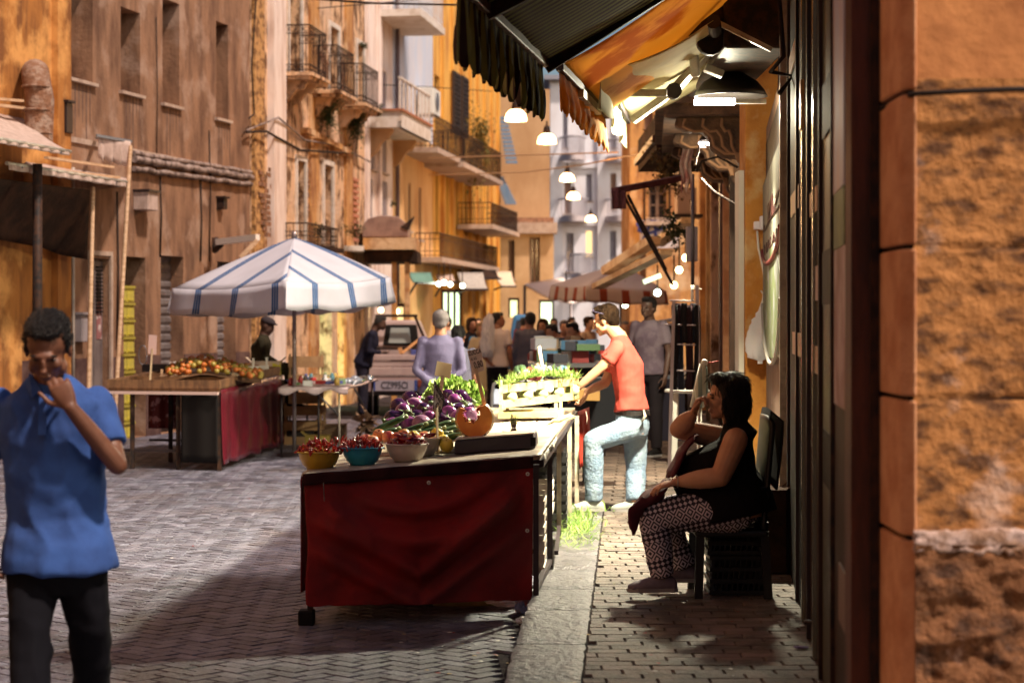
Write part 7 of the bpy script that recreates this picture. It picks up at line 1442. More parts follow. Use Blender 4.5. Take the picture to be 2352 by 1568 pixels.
# ---- seated woman
d = 10.95; f = Vector((-1, .05, 0)).normalized(); r = Vector((.05, 1, 0)).normalized()
J = dict(f=f, r=r, k=1.0, hs=1.06, pelvis=P(1672, 1150, d), waist=P(1640, 1096, d), chest=P(1646, 1032, d), neck=P(1688, 965, d), td=(1.25, 1.45, 1.35), head=P(1670, 910, d), hf=Vector((-1, -.10, -.05)).normalized(),
    shL=P(1690, 1010, d-.19), shR=P(1668, 1008, d+.19), elL=P(1655, 1095, d-.27), wrL=P(1556, 1106, d-.20), elR=P(1560, 985, d+.05), wrR=P(1592, 950, d-.02),
    hipL=P(1680, 1165, d-.10), hipR=P(1680, 1165, d+.10), knL=P(1500, 1185, d-.14), knR=P(1520, 1175, d+.14), anL=P(1522, 1322, d-.13), anR=P(1572, 1300, d+.16), toeL=Vector((-1, -.05, 0)), toeR=Vector((-1, .1, 0)), ar=1.38, tr=1.12)
vest = M('vest_black', (.008, .006, .007), .85, bump=.2, bscale=60)
pants = bpy.data.materials.new('pants_pattern'); pants.use_nodes = True; n_ = pants.node_tree; b_ = n_.nodes['Principled BSDF']; b_.inputs['Roughness'].default_value = .85
tc0 = n_.nodes.new('ShaderNodeTexCoord'); mpp = n_.nodes.new('ShaderNodeMapping'); mpp.inputs['Rotation'].default_value = (0, R(14), 0); n_.links.new(tc0.outputs['Object'], mpp.inputs[0])
sx_ = n_.nodes.new('ShaderNodeSeparateXYZ'); n_.links.new(mpp.outputs[0], sx_.inputs[0])
def mth(op, a, b2=None, v=None):
    q_ = n_.nodes.new('ShaderNodeMath'); q_.operation = op; n_.links.new(a, q_.inputs[0])
    if b2 is not None: n_.links.new(b2, q_.inputs[1])
    elif v is not None: q_.inputs[1].default_value = v
    return q_.outputs[0]
def tri(a, per): return mth('ABSOLUTE', mth('SUBTRACT', mth('FRACT', mth('DIVIDE', a, v=per)), v=.5))
dia = mth('ADD', tri(sx_.outputs[0], .058), tri(sx_.outputs[2], .068)); rings_ = mth('LESS_THAN', mth('FRACT', mth('MULTIPLY', dia, v=3.0)), v=.50)
band = mth('LESS_THAN', mth('FRACT', mth('DIVIDE', sx_.outputs[2], v=.15)), v=.62); fine = mth('LESS_THAN', mth('ADD', tri(sx_.outputs[0], .028), tri(sx_.outputs[2], .026)), v=.42)
mx_ = n_.nodes.new('ShaderNodeMix'); n_.links.new(band, mx_.inputs[0]); n_.links.new(fine, mx_.inputs[2]); n_.links.new(rings_, mx_.inputs[3])
cr_ = n_.nodes.new('ShaderNodeMix'); cr_.data_type = 'RGBA'; n_.links.new(mx_.outputs[0], cr_.inputs[0]); cr_.inputs[6].default_value = (.035, .028, .05, 1); cr_.inputs[7].default_value = (.72, .62, .68, 1); n_.links.new(cr_.outputs[2], b_.inputs['Base Color'])
wmn = person('seated woman with dark bob, black vest and patterned trousers, hand at her mouth', J, vest, pants, skin_l, hair_k, vox=.010, hvox=.0055, sleeve='none', hairstyle='bob', build=1.38, fold=.006, shoes=M('shoe_lilac', (.22, .17, .2), .6, (.14, .1, .13), 8), hem=-.10, base=P(1640, 1370, d),
    hands={'L': dict(d=Vector((-1, .1, -.25)), n=Vector((0, .3, -1)), th=Vector((.1, 1, .2)), curl=.25), 'R': dict(d=Vector((.35, -.2, .9)), n=Vector((1, 0, -.2)), th=Vector((0, -.6, .6)), curl=.75)})
ap_m = M('apron_red', (.10, .010, .018), .8, bump=.2, bscale=60)
mb = MB()                                                  # apron: bib over the chest, then lap and hanging corner
W0 = [(P(1618, 982, d), .09), (P(1590, 1003, d), .13), (P(1566, 1035, d), .16), (P(1548, 1072, d), .18), (P(1536, 1100, d), .19), (P(1520, 1122, d), .21), (P(1478, 1146, d), .20), (P(1450, 1180, d), .16)]
loft(mb, [(c_, Vector((0, w_, 0)), Vector((.030, 0, .022)) if k_ < 4 else Vector((.012, 0, .030))) for k_, (c_, w_) in enumerate(W0)], 20)
loft(mb, [(P(1505, 1140, d-.16), Vector((.07, .02, 0)), Vector((.0, .02, .02))), (P(1462, 1165, d-.22), Vector((.05, .02, 0)), Vector((.012, .02, 0))), (P(1455, 1200, d-.23), Vector((.03, .02, 0)), Vector((.0, .012, 0))), (P(1456, 1228, d-.23), Vector((.012, .01, 0)), Vector((0, .008, 0)))], 12)
remesh(mb, .011, 'apron', ap_m, wmn, 3, fold=.008, fscale=9)
mb = MB(); c = J['wrL']; mb.tube([c+Vector((.0, .031*math.cos(a), .031*math.sin(a))) for a in np.linspace(0, 6.283, 17)], .003, 5); mb.build('bracelet', metal_pale, wmn)
# ---- seated silhouette under the parasol
d = 26.5; f = Vector((1, -.15, 0)).normalized(); r = Vector((-.15, -1, 0)).normalized()
J = dict(f=f, r=r, k=1.0, pelvis=P(598, 845, d), waist=P(597, 822, d), chest=P(600, 792, d), neck=P(606, 770, d), head=P(613, 748, d), hf=Vector((1, -.1, -.35)).normalized(),
    shR=P(600, 782, d-.18), shL=P(603, 782, d+.18), elR=P(606, 820, d-.22), wrR=P(640, 836, d-.1), elL=P(612, 820, d+.2), wrL=P(642, 838, d+.1), hipR=P(600, 850, d-.09), hipL=P(600, 850, d+.09), knR=P(664, 845, d-.12), knL=P(668, 850, d+.14), anR=P(668, 922, d-.12), anL=P(678, 925, d+.14), toeR=f, toeL=f)
person('man in a dark jacket and knitted cap sitting hunched under the blue striped parasol', J, M('jacket_olive', (.035, .03, .018), .9), M('trouser_olive', (.03, .026, .015), .9), skin_d, M('cap_dark', (.05, .04, .045), .9), vox=.018, sleeve='long', hairstyle='cap')
mb = MB(); a = P(598, 872, d); mb.box(a.x-.25, a.x+.35, d-.25, d+.25, .012, a.z); tag(mb.build('seat_box', dark_brown, bevel=.02), 'dark box that the hunched man sits on', 'box')
mb = MB(); mb.tube([P(518, 930, 26), P(516, 845, 26), P(520, 836, 26), P(580, 838, 26)], .02, 6); mb.tube([P(518, 930, 26), (P(518, 930, 26).x, 26, .01)], .02, 6); tag(mb.build('hand_rail', black_iron), 'black bent handrail left of the hunched man', 'rail')
# ---- standing people down the street
def w_at(px, d): return (px-CX)/FPX*d
crowd = [
 # px, d, H, yaw(deg), label, top, bottom, skin, hair, style, kwargs
 (1012, 20.0, 1.74, 4, 'grey haired man seen from behind in a lavender shirt, hands behind his back', M('lavender', (.12, .105, .19), .85, bump=.2, bscale=50), M('navy_dk', (.02, .018, .03), .8), skin_t, hair_g, 'short', dict(armL='back', armR='back'), 'long', 1.12),
 (1052, 21.2, 1.58, 10, 'shorter woman in a grey blue jacket beside the lavender shirt man', M('greyblue', (.16, .15, .22), .85), M('navy_dk'), skin_t, hair_k, 'short', dict(), 'short', 1.1),
 (832, 33.2, 1.72, 95, 'man in dark clothes bending towards the pickup truck', M('dark_navy', (.015, .015, .03), .8), M('navy_dk'), skin_d, hair_k, 'short', dict(armR='front', lean=.35, headdown=.6), 'long', 1.1),
 (1082, 34, 1.68, 150, 'woman in black standing behind the tall price card', M('black_cl', (.02, .015, .018), .8), M('black_cl'), skin_t, hair_b, 'bob', dict(armL='front'), 'long', 1.0),
 (1108, 33, 1.60, 200, 'fair haired woman in a pale yellow top near the man in white', M('paleyellow', (.75, .62, .35), .8), M('paleyellow'), skin_l, hair_y, 'bob', dict(armR='front'), 'short', 1.05),
 (1142, 31.0, 1.76, 30, 'man in a white shirt and black trousers turned away', M('white_shirt', (.78, .66, .60), .8), M('black_cl'), skin_t, hair_k, 'short', dict(armL='back', headturn=.9, stride=.06), 'short', 1.0),
 (1217, 30, 1.76, 15, 'man in a grey jacket seen from behind, left of the pile of goods', M('grey_jacket', (.10, .10, .14), .85), M('jean_dark', (.03, .035, .08), .8), skin_t, hair_k, 'short', dict(headturn=-.3), 'long', 1.08),
 (1248, 31, 1.66, 200, 'woman with long dark hair in black near the grey jacket man', M('black_cl'), M('black_cl'), skin_t, hair_b, 'bob', dict(armL='front'), 'long', 1.0),
 (1296, 30, 1.64, 170, 'older person in a flowered dark and pink top behind the stall of goods', M('floral', (.10, .04, .04), .8, (.55, .25, .22), 16, lo=.48, hi=.52), M('black_cl'), skin_l, hair_g, 'short', dict(armL='front', armR='front'), 'short', 1.1),
 (1325, 29, 1.60, 250, 'person in a dark red top bending forward over the goods', M('darkred', (.30, .02, .02), .8), M('black_cl'), skin_l, hair_k, 'short', dict(lean=.5, headdown=.8, armL='reach', armR='reach'), 'short', 1.05),
 (1358, 27, 1.62, 235, 'person in a black t-shirt stooping behind the coral shirt man', M('black_tee', (.02, .02, .02), .8), M('black_cl'), skin_l, hair_k, 'short', dict(lean=.4, headdown=.6, armR='reach', armL='reach'), 'short', 1.1),
 (1492, 22.5, 1.80, 215, 'tall dark skinned man in an open grey shirt behind the coral shirt man', M('grey_shirt', (.20, .15, .18), .85, (.12, .08, .11), 5), M('black_cl'), skin_d, hair_k, 'short', dict(), 'short', 1.02),
 (1436, 33, 1.62, 190, 'person in white with grey hair far right of the parasol pole', M('whitish', (.6, .62, .6), .8), M('black_cl'), skin_l, hair_g, 'short', dict(armL='front'), 'short', 1.05),
 (1455, 30, 1.52, 170, 'short person with reddish hair behind the tall man', M('tan_top', (.5, .35, .25), .8), M('black_cl'), skin_l, M('hair_red', (.25, .09, .04), .7), 'bob', dict(), 'short', 1.0),
 (1350, 34, 1.70, 120, 'man in a light t-shirt half hidden by the coral shirt man', M('tan_top'), M('jean_dark'), skin_l, hair_b, 'short', dict(), 'short', 1.0),
 (1028, 36, 1.70, 0, 'person in pale blue partly hidden behind the lavender shirt man', M('paleblue', (.4, .42, .5), .8), M('black_cl'), skin_l, hair_b, 'short', dict(), 'short', 1.0),
 (1272, 40, 1.68, 180, 'person in navy in the far crowd under the white awning', M('dark_navy'), M('black_cl'), skin_l, hair_k, 'short', dict(), 'long', 1.0),
 (1312, 42, 1.7, 150, 'person in orange in the far crowd under the red parasol', M('orange_top', (.6, .2, .06), .8), M('black_cl'), skin_l, hair_b, 'short', dict(), 'short', 1.0),
 (1098, 45, 1.68, 180, 'person in brown far down the street by the lit shops', M('brown_top', (.2, .1, .05), .8), M('black_cl'), skin_l, hair_k, 'short', dict(), 'long', 1.0),
 (1202, 44, 1.7, 20, 'person in maroon far down the street near the blue van', M('maroon_top', (.2, .03, .05), .8), M('black_cl'), skin_l, hair_k, 'short', dict(), 'long', 1.0),
]
for (px, dd, H, yaw, lab, top, bot, sk, hr_, st_, kw, slv, bld) in crowd:
    z0 = .10 if (px > 1380 and dd < 33) else .0
    J = stand(w_at(px, dd), dd, z0+.012, H, R(yaw), **kw); hands = {}
    J['tr'] = 1.05; J['ar'] = .86 if slv == 'long' else .95
    if 'lavender' in lab:
        for n in 'LR': J['el'+n] = J['el'+n].lerp(J['waist'], .12)
    person(lab, J, top, bot, sk, hr_, vox=.016 if dd < 25 else .022, hvox=.011 if dd < 25 else .018, sleeve=slv, hairstyle=st_, build=bld, fold=.006, skirt=('pale yellow' in lab))
# light blue bag carried, white bag
crumple('carrier_bag', 'bright blue carrier bag held in front of the woman in black', P(1092, 805, 33.6), (.12, .08, .12), M('bag_blue', (.02, .22, .5), .4), 13, 'bag'); crumple('carrier_bag', 'large white carrier bag beside the man in white', P(1120, 820, 30.8), (.10, .08, .34), M('bag_white'), 14, 'bag')
# ================================================================ PICKUP TRUCK (seen from behind)
d = 34.0; tk = thing('pickup_truck', 'small pale pickup truck with open load bed parked facing away', 'truck', PZ(900, d, 0)); body_m = M('truck_paint', (.50, .38, .36), .4, (.42, .3, .29), 3)
def TP(px, py, dz=0): return P(px, py, d+dz)
xl, xr = TP(815, 0).x, TP(992, 0).x
zt, zb = TP(0, 815).z, TP(0, 862).z
mb = MB()
for a, b, o_ in ((zt, zt-.09, 0), (zt-.10, zt-.20, .02), (zt-.21, zb, .0)): mb.box(xl, xr, d+o_, d+.06, b, a)
mb.build('tailgate', body_m, tk, bevel=.01)
for x in (xl, xr-.05): mb = MB(); mb.box(x, x+.05, d+.065, d+2.4, zb, zt); mb.build('side_panel', body_m, tk, bevel=.01)
mb = MB(); mb.box(xl+.06, xr-.06, d+.065, d+2.4, zb, zb+.06); mb.build('bed_floor', metal_dark, tk)
mb = MB(); mb.box(xl+.05, xr-.05, d+.02, d+.12, zb-.28, zb-.02); mb.build('rear_sill', M('truck_sill', (.35, .24, .23), .5), tk, bevel=.01)
mb = MB(); mb.box(xl+.35, xr-.30, d-.01, d+.015, zb-.26, zb-.08); mb.build('number_plate', M('plate_dim', (.34, .3, .36), .5), tk)
mb = MB(); mb.box(xl+.30, xl+.35, d-.012, d+.013, zb-.26, zb-.08); mb.box(xr-.30, xr-.25, d-.012, d+.013, zb-.26, zb-.08); mb.build('plate_band', M('plate_blue', (.03, .06, .25), .5), tk)
text('plate_number', 'CZ995CI', .17, M('plate_ink', (.03, .03, .04), .5), tk, basis(((xl+xr)/2+.02, d-.014, zb-.17), (1, 0, 0), (0, 0, 1)), .002, squeeze=.72)
for x in (xl+.06, xr-.24): mb = MB(); mb.box(x, x+.18, d-.015, d+.018, zb-.20, zb-.07); mb.build('tail_light', M('tail_light', (.22, .05, .03), .3), tk, bevel=.01)
c0, c1 = TP(838, 0, 2.5).x, TP(985, 0, 2.5).x; cz0, cz1 = TP(0, 815, 2.5).z, TP(0, 735, 2.5).z
mb = MB(); yv = d+2.5
mb.hexa([(c0, yv, .5), (c1, yv, .5), (c1, yv+1.3, .5), (c0, yv+1.3, .5), (c0, yv, cz0+.15), (c1, yv, cz0+.15), (c1, yv+1.3, cz0+.15), (c0, yv+1.3, cz0+.15)])
mb.hexa([(c0+.01, yv+.005, cz0+.151), (c1-.01, yv+.005, cz0+.151), (c1-.01, yv+1.3, cz0+.151), (c0+.01, yv+1.3, cz0+.151), (c0+.2, yv+.1, cz1), (c1-.2, yv+.1, cz1), (c1-.2, yv+1.0, cz1), (c0+.2, yv+1.0, cz1)]); mb.build('cab', body_m, tk, bevel=.04)
wx0, wx1 = TP(885, 0, 2.5).x, TP(957, 0, 2.5).x; mb = MB(); mb.hexa([(wx0-.05, yv-.01, cz0+.17), (wx1+.05, yv-.01, cz0+.17), (wx1+.05, yv+.1, cz0+.17), (wx0-.05, yv+.1, cz0+.17), (wx0, yv+.06, cz1-.08), (wx1, yv+.06, cz1-.08), (wx1, yv+.15, cz1-.08), (wx0, yv+.15, cz1-.08)]); rw_ = mb.build('rear_window', black_paint, tk, bevel=.03)
mb = MB(); mb.hexa([(wx0+.06, yv-.02, cz0+.22), (wx1-.10, yv-.02, cz0+.22), (wx1-.10, yv+.03, cz0+.22), (wx0+.06, yv+.03, cz0+.22), (wx0+.10, yv+.035, cz1-.14), (wx1-.14, yv+.035, cz1-.14), (wx1-.14, yv+.06, cz1-.14), (wx0+.10, yv+.06, cz1-.14)]); mb.build('glass', M('win_glass', (.3, .32, .3), .08), rw_)
mb = MB(); hb = TP(0, 725, 2.3).z
for a, b in (((c0-.05, yv-.15, cz0), (c0+.25, yv-.15, hb)), ((c1+.05, yv-.15, cz0), (c1-.25, yv-.15, hb)), ((c0+.2, yv-.15, hb), (c1-.2, yv-.15, hb)), ((c0-.05, yv-.15, cz0+.12), (c1+.05, yv-.15, cz0+.12))): mb.beam(a, b, .05)
mb.build('headboard_frame', black_iron, tk)
for x in (xl+.15, xr-.35): mb = MB(); c = Vector((x, d+.7, .3)); mb.tube([c, c+Vector((.2, 0, 0))], .3, 20); w_ = mb.build('wheel', black_paint, tk); mb = MB(); mb.tube([c-Vector((.01, 0, 0)), c+Vector((.21, 0, 0))], .15, 14); mb.build('rim', metal_grey, w_)
mb = MB(); mb.box(xl+.1, xr-.1, d+.2, d+2.4, .42, zb-.08); mb.build('chassis', dark_brown, tk); mb = MB(); mb.box(xl+.05, xr-.05, d+.05, d+.15, .36, .46); mb.build('bumper', metal_dark, tk)
mb = MB(); a = TP(922, 812, .3); b = TP(968, 775, .5); mb.beam(a, b, .09, .02); mb.beam(a, TP(918, 798, .3), .07, .02); tag(mb.build('plank', M('plank_or', (.6, .3, .12), .7)), 'orange wooden board sticking up from the pickup bed', 'plank')
box_thing('cargo_box', 'dark box in the pickup bed', (TP(945, 0, 1).x, d+1.0, zb+.07), (.7, .5, .22), black_paint); box_thing('cargo_box', 'blue box in the pickup bed', (TP(965, 0, .6).x, d+.5, zb+.07), (.3, .3, .36), M('cargo_blue', (.08, .1, .35), .6))
# ---- blue van and white car further on
def van(label, px0, px1, pyt, d, mat, L_=3.0, cat='van', roofm=None):
    a = P(px0, pyt, d); b = P(px1, pyt, d); W_ = b.x-a.x; H_ = a.z; t = thing('parked_van' if cat == 'van' else 'parked_car', label, cat, (a.x+W_/2, d, 0)); mb = MB()
    mb.hexa([(a.x, d, .25), (b.x, d, .25), (b.x, d+L_, .25), (a.x, d+L_, .25), (a.x, d, H_*.58), (b.x, d, H_*.58), (b.x, d+L_, H_*.55), (a.x, d+L_, H_*.55)])
    mb.hexa([(a.x+.03, d+.03, H_*.581), (b.x-.03, d+.03, H_*.581), (b.x-.03, d+L_-.7, H_*.581), (a.x+.03, d+L_-.7, H_*.581), (a.x+.16, d+.18, H_), (b.x-.16, d+.18, H_), (b.x-.16, d+L_-1.0, H_), (a.x+.16, d+L_-1.0, H_)]); mb.build('body', mat, t, bevel=.06)
    mb = MB(); mb.hexa([(a.x+.14, d+.01, H_*.62), (b.x-.14, d+.01, H_*.62), (b.x-.14, d+.2, H_*.62), (a.x+.14, d+.2, H_*.62), (a.x+.24, d+.13, H_*.92), (b.x-.24, d+.13, H_*.92), (b.x-.24, d+.3, H_*.92), (a.x+.24, d+.3, H_*.92)]); mb.build('rear_window', glass_dark, t)
    for x in (a.x+.05, b.x-.2):
        mb = MB(); mb.box(x, x+.15, d-.015, d+.02, H_*.40, H_*.52); mb.build('tail_light', M('tail_light'), t)
        for yy in (d+.5, d+L_-.6): mb = MB(); c = Vector((x-.02, yy, .28)); mb.tube([c, c+Vector((.2, 0, 0))], .28, 16); mb.build('wheel', black_paint, t)
    mb = MB(); mb.box(a.x+.03, b.x-.03, d-.05, d+.1, .28, .42); mb.build('bumper', metal_dark, t); return t
van('blue van parked in the far street behind the man in white', 1165, 1226, 722, 50, M('van_blue', (.03, .14, .32), .35))
van('dark car with a bright roof edge at the far right behind the tall man', 1470, 1580, 742, 28, M('car_dark', (.012, .012, .016), .25), 3.6, 'car')
mb = MB(); mb.tube([P(1478, 760, 27.9), P(1500, 742, 28), P(1540, 735, 28.1), P(1580, 733, 28.2)], .03, 6); tag(mb.build('roof_strip', M('strip_w', (.7, .7, .72), .2)), 'bright trim strip along the roof of the dark car', 'car trim')
# ---- stall of goods behind the coral shirt man
ts_ = thing('market_table', 'table piled with boxed and bagged goods behind the fennel crate', 'market stall', PZ(1290, 24, 0)); zt = P(0, 832, 23).z
a, b = w_at(1215, 23), w_at(1400, 23); mb = MB(); mb.box(a, b, 22.6, 25.5, zt-.05, zt); mb.build('top', metal_grey, ts_)
for x in (a+.05, b-.1):
    for y in (22.7, 25.4): mb = MB(); mb.box(x, x+.04, y-.02, y+.02, .012, zt-.05); mb.build('leg', metal_dark, ts_)
gcol = [(.7, .66, .6), (.10, .25, .45), (.35, .05, .05), (.12, .22, .1), (.65, .45, .3), (.05, .05, .07), (.6, .6, .68), (.25, .14, .08)]; gn = ['white', 'blue', 'dark red', 'green', 'tan', 'black', 'pale lilac', 'brown']
for k in range(70):
    x = q.uniform(a, b-.25); y = 22.7+2.6*q.random(); lv = q.choice([0, 0, 1]); s_ = (q.uniform(.1, .3), q.uniform(.12, .3), q.uniform(.06, .16)); box_thing('goods_box', f'{gn[k % 8]} packet among the goods piled on the far table', (x+.12, y, zt+lv*.14), s_, M(f'goods{k % 8}', gcol[k % 8], .6), 'packet', q.uniform(-.3, .3), False, f'{gn[k % 8]} packets on the far table')
for k in range(24):
    x = w_at(q.uniform(1195, 1300), 19.5); y = 19.2+q.random()*1.4; c = (x, y, P(0, 870, 19.5).z+q.uniform(-.05, .05)); crumple('goods_bundle', 'small wrapped bundle on the low table behind the sack trolley', c, (.06, .06, .05), M(f'goods{(k*3) % 8}'), k+30, 'bundle')['group'] = 'wrapped bundles on the low table'
mb = MB(); zl = P(0, 878, 19.5).z; mb.box(w_at(1190, 19), w_at(1345, 19), 19, 20.8, zl-.04, zl); lt = thing('low_table', 'low table of bundles behind the sack trolley', 'table', PZ(1270, 19.9, 0)); mb.build('top', metal_dark, lt)
for x in (w_at(1195, 19), w_at(1338, 19)): mb = MB(); mb.box(x, x+.04, 19.05, 19.1, .012, zl-.04); mb.build('leg', metal_dark, lt); mb = MB(); mb.box(x, x+.04, 20.7, 20.75, .012, zl-.04); mb.build('leg', metal_dark, lt)
for k, (px, py, dd, s_, cm) in enumerate(((1310, 905, 17.4, (.5, .4, .10), (.42, .22, .06)), (1345, 930, 18.0, (.6, .4, .5), (.02, .02, .025)), (1380, 960, 19, (.5, .4, .5), (.02, .018, .02)), (1530, 940, 23, (.4, .4, .7), (.03, .025, .04)), (1520, 880, 25, (.5, .4, .2), (.3, .4, .5)))): z_ = max(.1, P(px, py, dd).z-s_[2]/2); box_thing('crate_box', ['ochre tray behind the wooden crate', 'black container behind the coral shirt man\'s arm', 'dark container under the coral shirt man\'s chest', 'dark box under the white plastic table', 'pale blue box beyond the plastic table'][k], PZ(px, dd, z_), s_, M(f'cb{k}', cm, .6), 'container')
for k, (px, py, dd, s_) in enumerate(((1345, 0, 18.0, .0),)): pass
box_thing('planter', 'low pale planter with greenery in the far street', PZ(1178, 36, 0), (.9, .5, .75), M('planter', (.5, .42, .34), .8), 'planter', 0, False); tag(leafy('planter_plant', PZ(1178, 36, .85), (.5, .3, .25), 200, leaf_dark, seed=77, leaf=.1), 'greenery in the far street planter', 'plant')
# ---- clothes rack
d = 19.0; rk = thing('garment_rack', 'dark metal rack hung with black clothes in front of the right hand wall', 'rack', PZ(1575, d, .1)); mb = MB()
for px in (1542, 1605): mb.beam(P(px+6 if px < 1600 else px-4, 655 if px > 1600 else 690, d), PZ(px-6 if px < 1600 else px+4, d, .11), .03)
mb.build('upright', M('rack_pale', (.35, .27, .28), .5), rk)
mb = MB()
for py in (690, 745, 790, 850, 898): mb = MB(); mb.tube([P(1538 if py != 745 else 1526, py, d), P(1606, py+2, d)], .009, 6); mb.build('rail', M('rack_pale'), rk)
mb = MB(); mb.tube([P(1590, 655, d), P(1590, 690, d)], .014, 6); mb.tube([P(1590, 662, d), P(1612, 664, d)], .008, 6); mb.build('top_bracket', plastic_white, rk)
for k in range(7):
    px0 = 1544+k*8.5; cols_ = [(.012, .01, .012), (.03, .012, .015), (.02, .02, .03)]; h0, h1 = (696, 788) if k % 2 else (700, 895)
    mb = MB(); mb.sheet(lambda u, v: P(px0+9*u+1.5*math.sin(v*5+k), h0+(h1-h0)*v, d+.02+.04*(k % 3)+.03*math.sin(u*8+k)), 8, 12, .02); tag(mb.build('hanging_garment', M(f'garm{k % 3}', cols_[k % 3], .85)), f'{["black", "dark brown", "dark navy"][k % 3]} garment hanging on the metal rack', 'garment', 'garments on the metal rack')
# ---- white plastic table, umbrella, chair, crate
d = 21.5; wt = thing('plastic_table', 'round white plastic table behind the seated woman', 'table', PZ(1580, d, .1)); c = P(1578, 893, d); mb = MB(); mb.lathe([(.001, .0), (.23, .0), (.245, -.012), (.245, -.035), (.22, -.04), (.001, -.03)], c, 32); mb.build('top', plastic_white, wt)
for a in (.6, 2.2, 3.8, 5.4): mb = MB(); mb.beam(c+Vector((.17*math.cos(a), .17*math.sin(a), -.03)), Vector((c.x+.2*math.cos(a), c.y+.2*math.sin(a), .11)), .045); mb.build('leg', plastic_white, wt)
d = 12.6; um = thing('closed_umbrella', 'closed grey green umbrella with white knob standing behind the seated woman', 'umbrella', P(1612, 930, d)); mb = MB(); t0, t1 = P(1618, 832, d), P(1606, 935, d); mb.tube([t1, t1.lerp(t0, .3), t1.lerp(t0, .8), t0], [.030, .05, .03, .012], 9); mb.build('folded_canopy', stripes('umb', (.25, .32, .30), (.6, .6, .5), .05, .5), um); set_suv(um.children[0], lambda p: (p.x*1.0, 0))
mb = MB(); mb.ell(t0, .022, seg=12, rings=8); mb.tube([t0-Vector((.02, 0, .01)), t1-Vector((.05, 0, 0))], .012, 6); mb.tube([t1, Vector((t1.x, t1.y, PZ0+.01))], .014, 6); mb.build('knob_and_shaft', plastic_white, um)
mb = MB(); mb.tube([t0, t0+Vector((.05, 0, .0)), t0+Vector((.09, 0, .01))], .004, 5); mb.build('red_string', M('str_red', (.5, .03, .02), .7), um)
d = 11.05; chm = M('chair_black', (.012, .011, .012), .45); chr_ = thing('plastic_chair', 'black plastic chair the woman sits on', 'chair', PZ(1690, d, PZ0)); zs = P(0, 1208, d).z
mb = MB(); mb.box(w_at(1588, d), w_at(1752, d), d-.24, d+.24, zs-.035, zs); mb.build('seat', chm, chr_, bevel=.012)
mb = MB(); mb.sheet(lambda u, v: Vector((w_at(1748, d)+.05*v-.02*math.cos((u-.5)*3), d-.24+.48*u, zs+(.62)*v*(1-.08*(2*u-1)**4))), 20, 16, .025); mb.build('backrest', chm, chr_)
for x, y in ((w_at(1600, d), d-.21), (w_at(1600, d), d+.2), (w_at(1745, d), d-.21), (w_at(1745, d), d+.2)): mb = MB(); mb.beam((x, y, zs-.03), (x+(.02 if x > 1.2 else -.01), y, PZ0+.006), .045); mb.build('leg', chm, chr_)
for s_ in (-.24, .21): mb = MB(); mb.tube([(w_at(1748, d), d+s_, zs+.22), (w_at(1690, d), d+s_, zs+.23), (w_at(1640, d), d+s_, zs+.2), (w_at(1632, d), d+s_, zs)], .018, 8); mb.build('armrest', chm, chr_)
mb = MB(); mb.sheet(lambda u, v: Vector((w_at(1758, d)+.03*math.sin(math.pi*v)*1.2, d-.20+.4*u, zs+.62-.02*abs(u-.5)-(.42)*abs(2*v-1)+.0))+Vector((.03*(1 if v > .5 else -1), 0, .03)), 14, 16, .012); tag(mb.build('jacket', M('jacket_black', (.014, .012, .014), .9)), 'black jacket draped over the back of the plastic chair', 'jacket')
def perf_crate(label, x0, x1, y0, y1, z0, h, mat):
    t = thing('plastic_crate', label, 'crate', ((x0+x1)/2, (y0+y1)/2, z0)); mb = MB()
    for i in range(4): z = z0+h*i/3.3; mb.box(x0, x1, y0, y0+.012, z, z+.022); mb.box(x0, x0+.012, y0+.013, y1, z, z+.022); mb.box(x1-.012, x1, y0+.013, y1, z, z+.022)
    n = int((x1-x0)/.03)
    for i in range(n+1): x = x0+(x1-x0-.01)*i/n; mb.beam((x, y0+.015, z0), (x+.03 if i < n else x, y0+.015, z0+h*.93), .008)
    for i in range(9): y = y0+(y1-y0)*i/9; mb.beam((x0+.016, y, z0), (x0+.016, y+.03, z0+h*.93), .008)
    mb.box(x0+.03, x1-.03, y1-.06, y1-.05, z0+.01, z0+h); mb.build('lattice', mat, t, fix=False); mb = MB(); mb.box(x0+.02, x1-.02, y0+.03, y1-.02, z0+.004, z0+.02); mb.build('floor', mat, t); return t
perf_crate('lower black latticed crate between the chair legs', w_at(1622, 11.2), w_at(1760, 11.2), 11.0, 11.35, PZ0+.005, .21, chm); perf_crate('upper black latticed crate under the chair seat', w_at(1618, 11.2), w_at(1756, 11.2), 11.0, 11.35, PZ0+.225, .17, chm)
box_thing('rubbish_box', 'dark box against the shop wall behind the chair', (w_at(1760, 12), 12.05, PZ0+.006), (.22, .3, .5), dark_brown)
t = thing('iron_bracket', 'bent black iron hook bracket at the foot of the shop door', 'bracket', PZ(1880, 9.0, PZ0)); mb = MB(); a = P(1872, 1428, 9.3); mb.tube([a+Vector((-.05, 0, .0)), a+Vector((0, 0, .0)), a+Vector((.01, -.02, -.03)), Vector((a.x+.01, a.y-.02, PZ0+.006))], .011, 8); mb.build('hook', metal_dark, t); crumple('rag', 'small purple rag on the pavement by the shop door', (a.x-.08, a.y-.1, PZ0+.006), (.03, .02, .006), M('rag_p', (.12, .05, .2), .8), 4, 'rag')

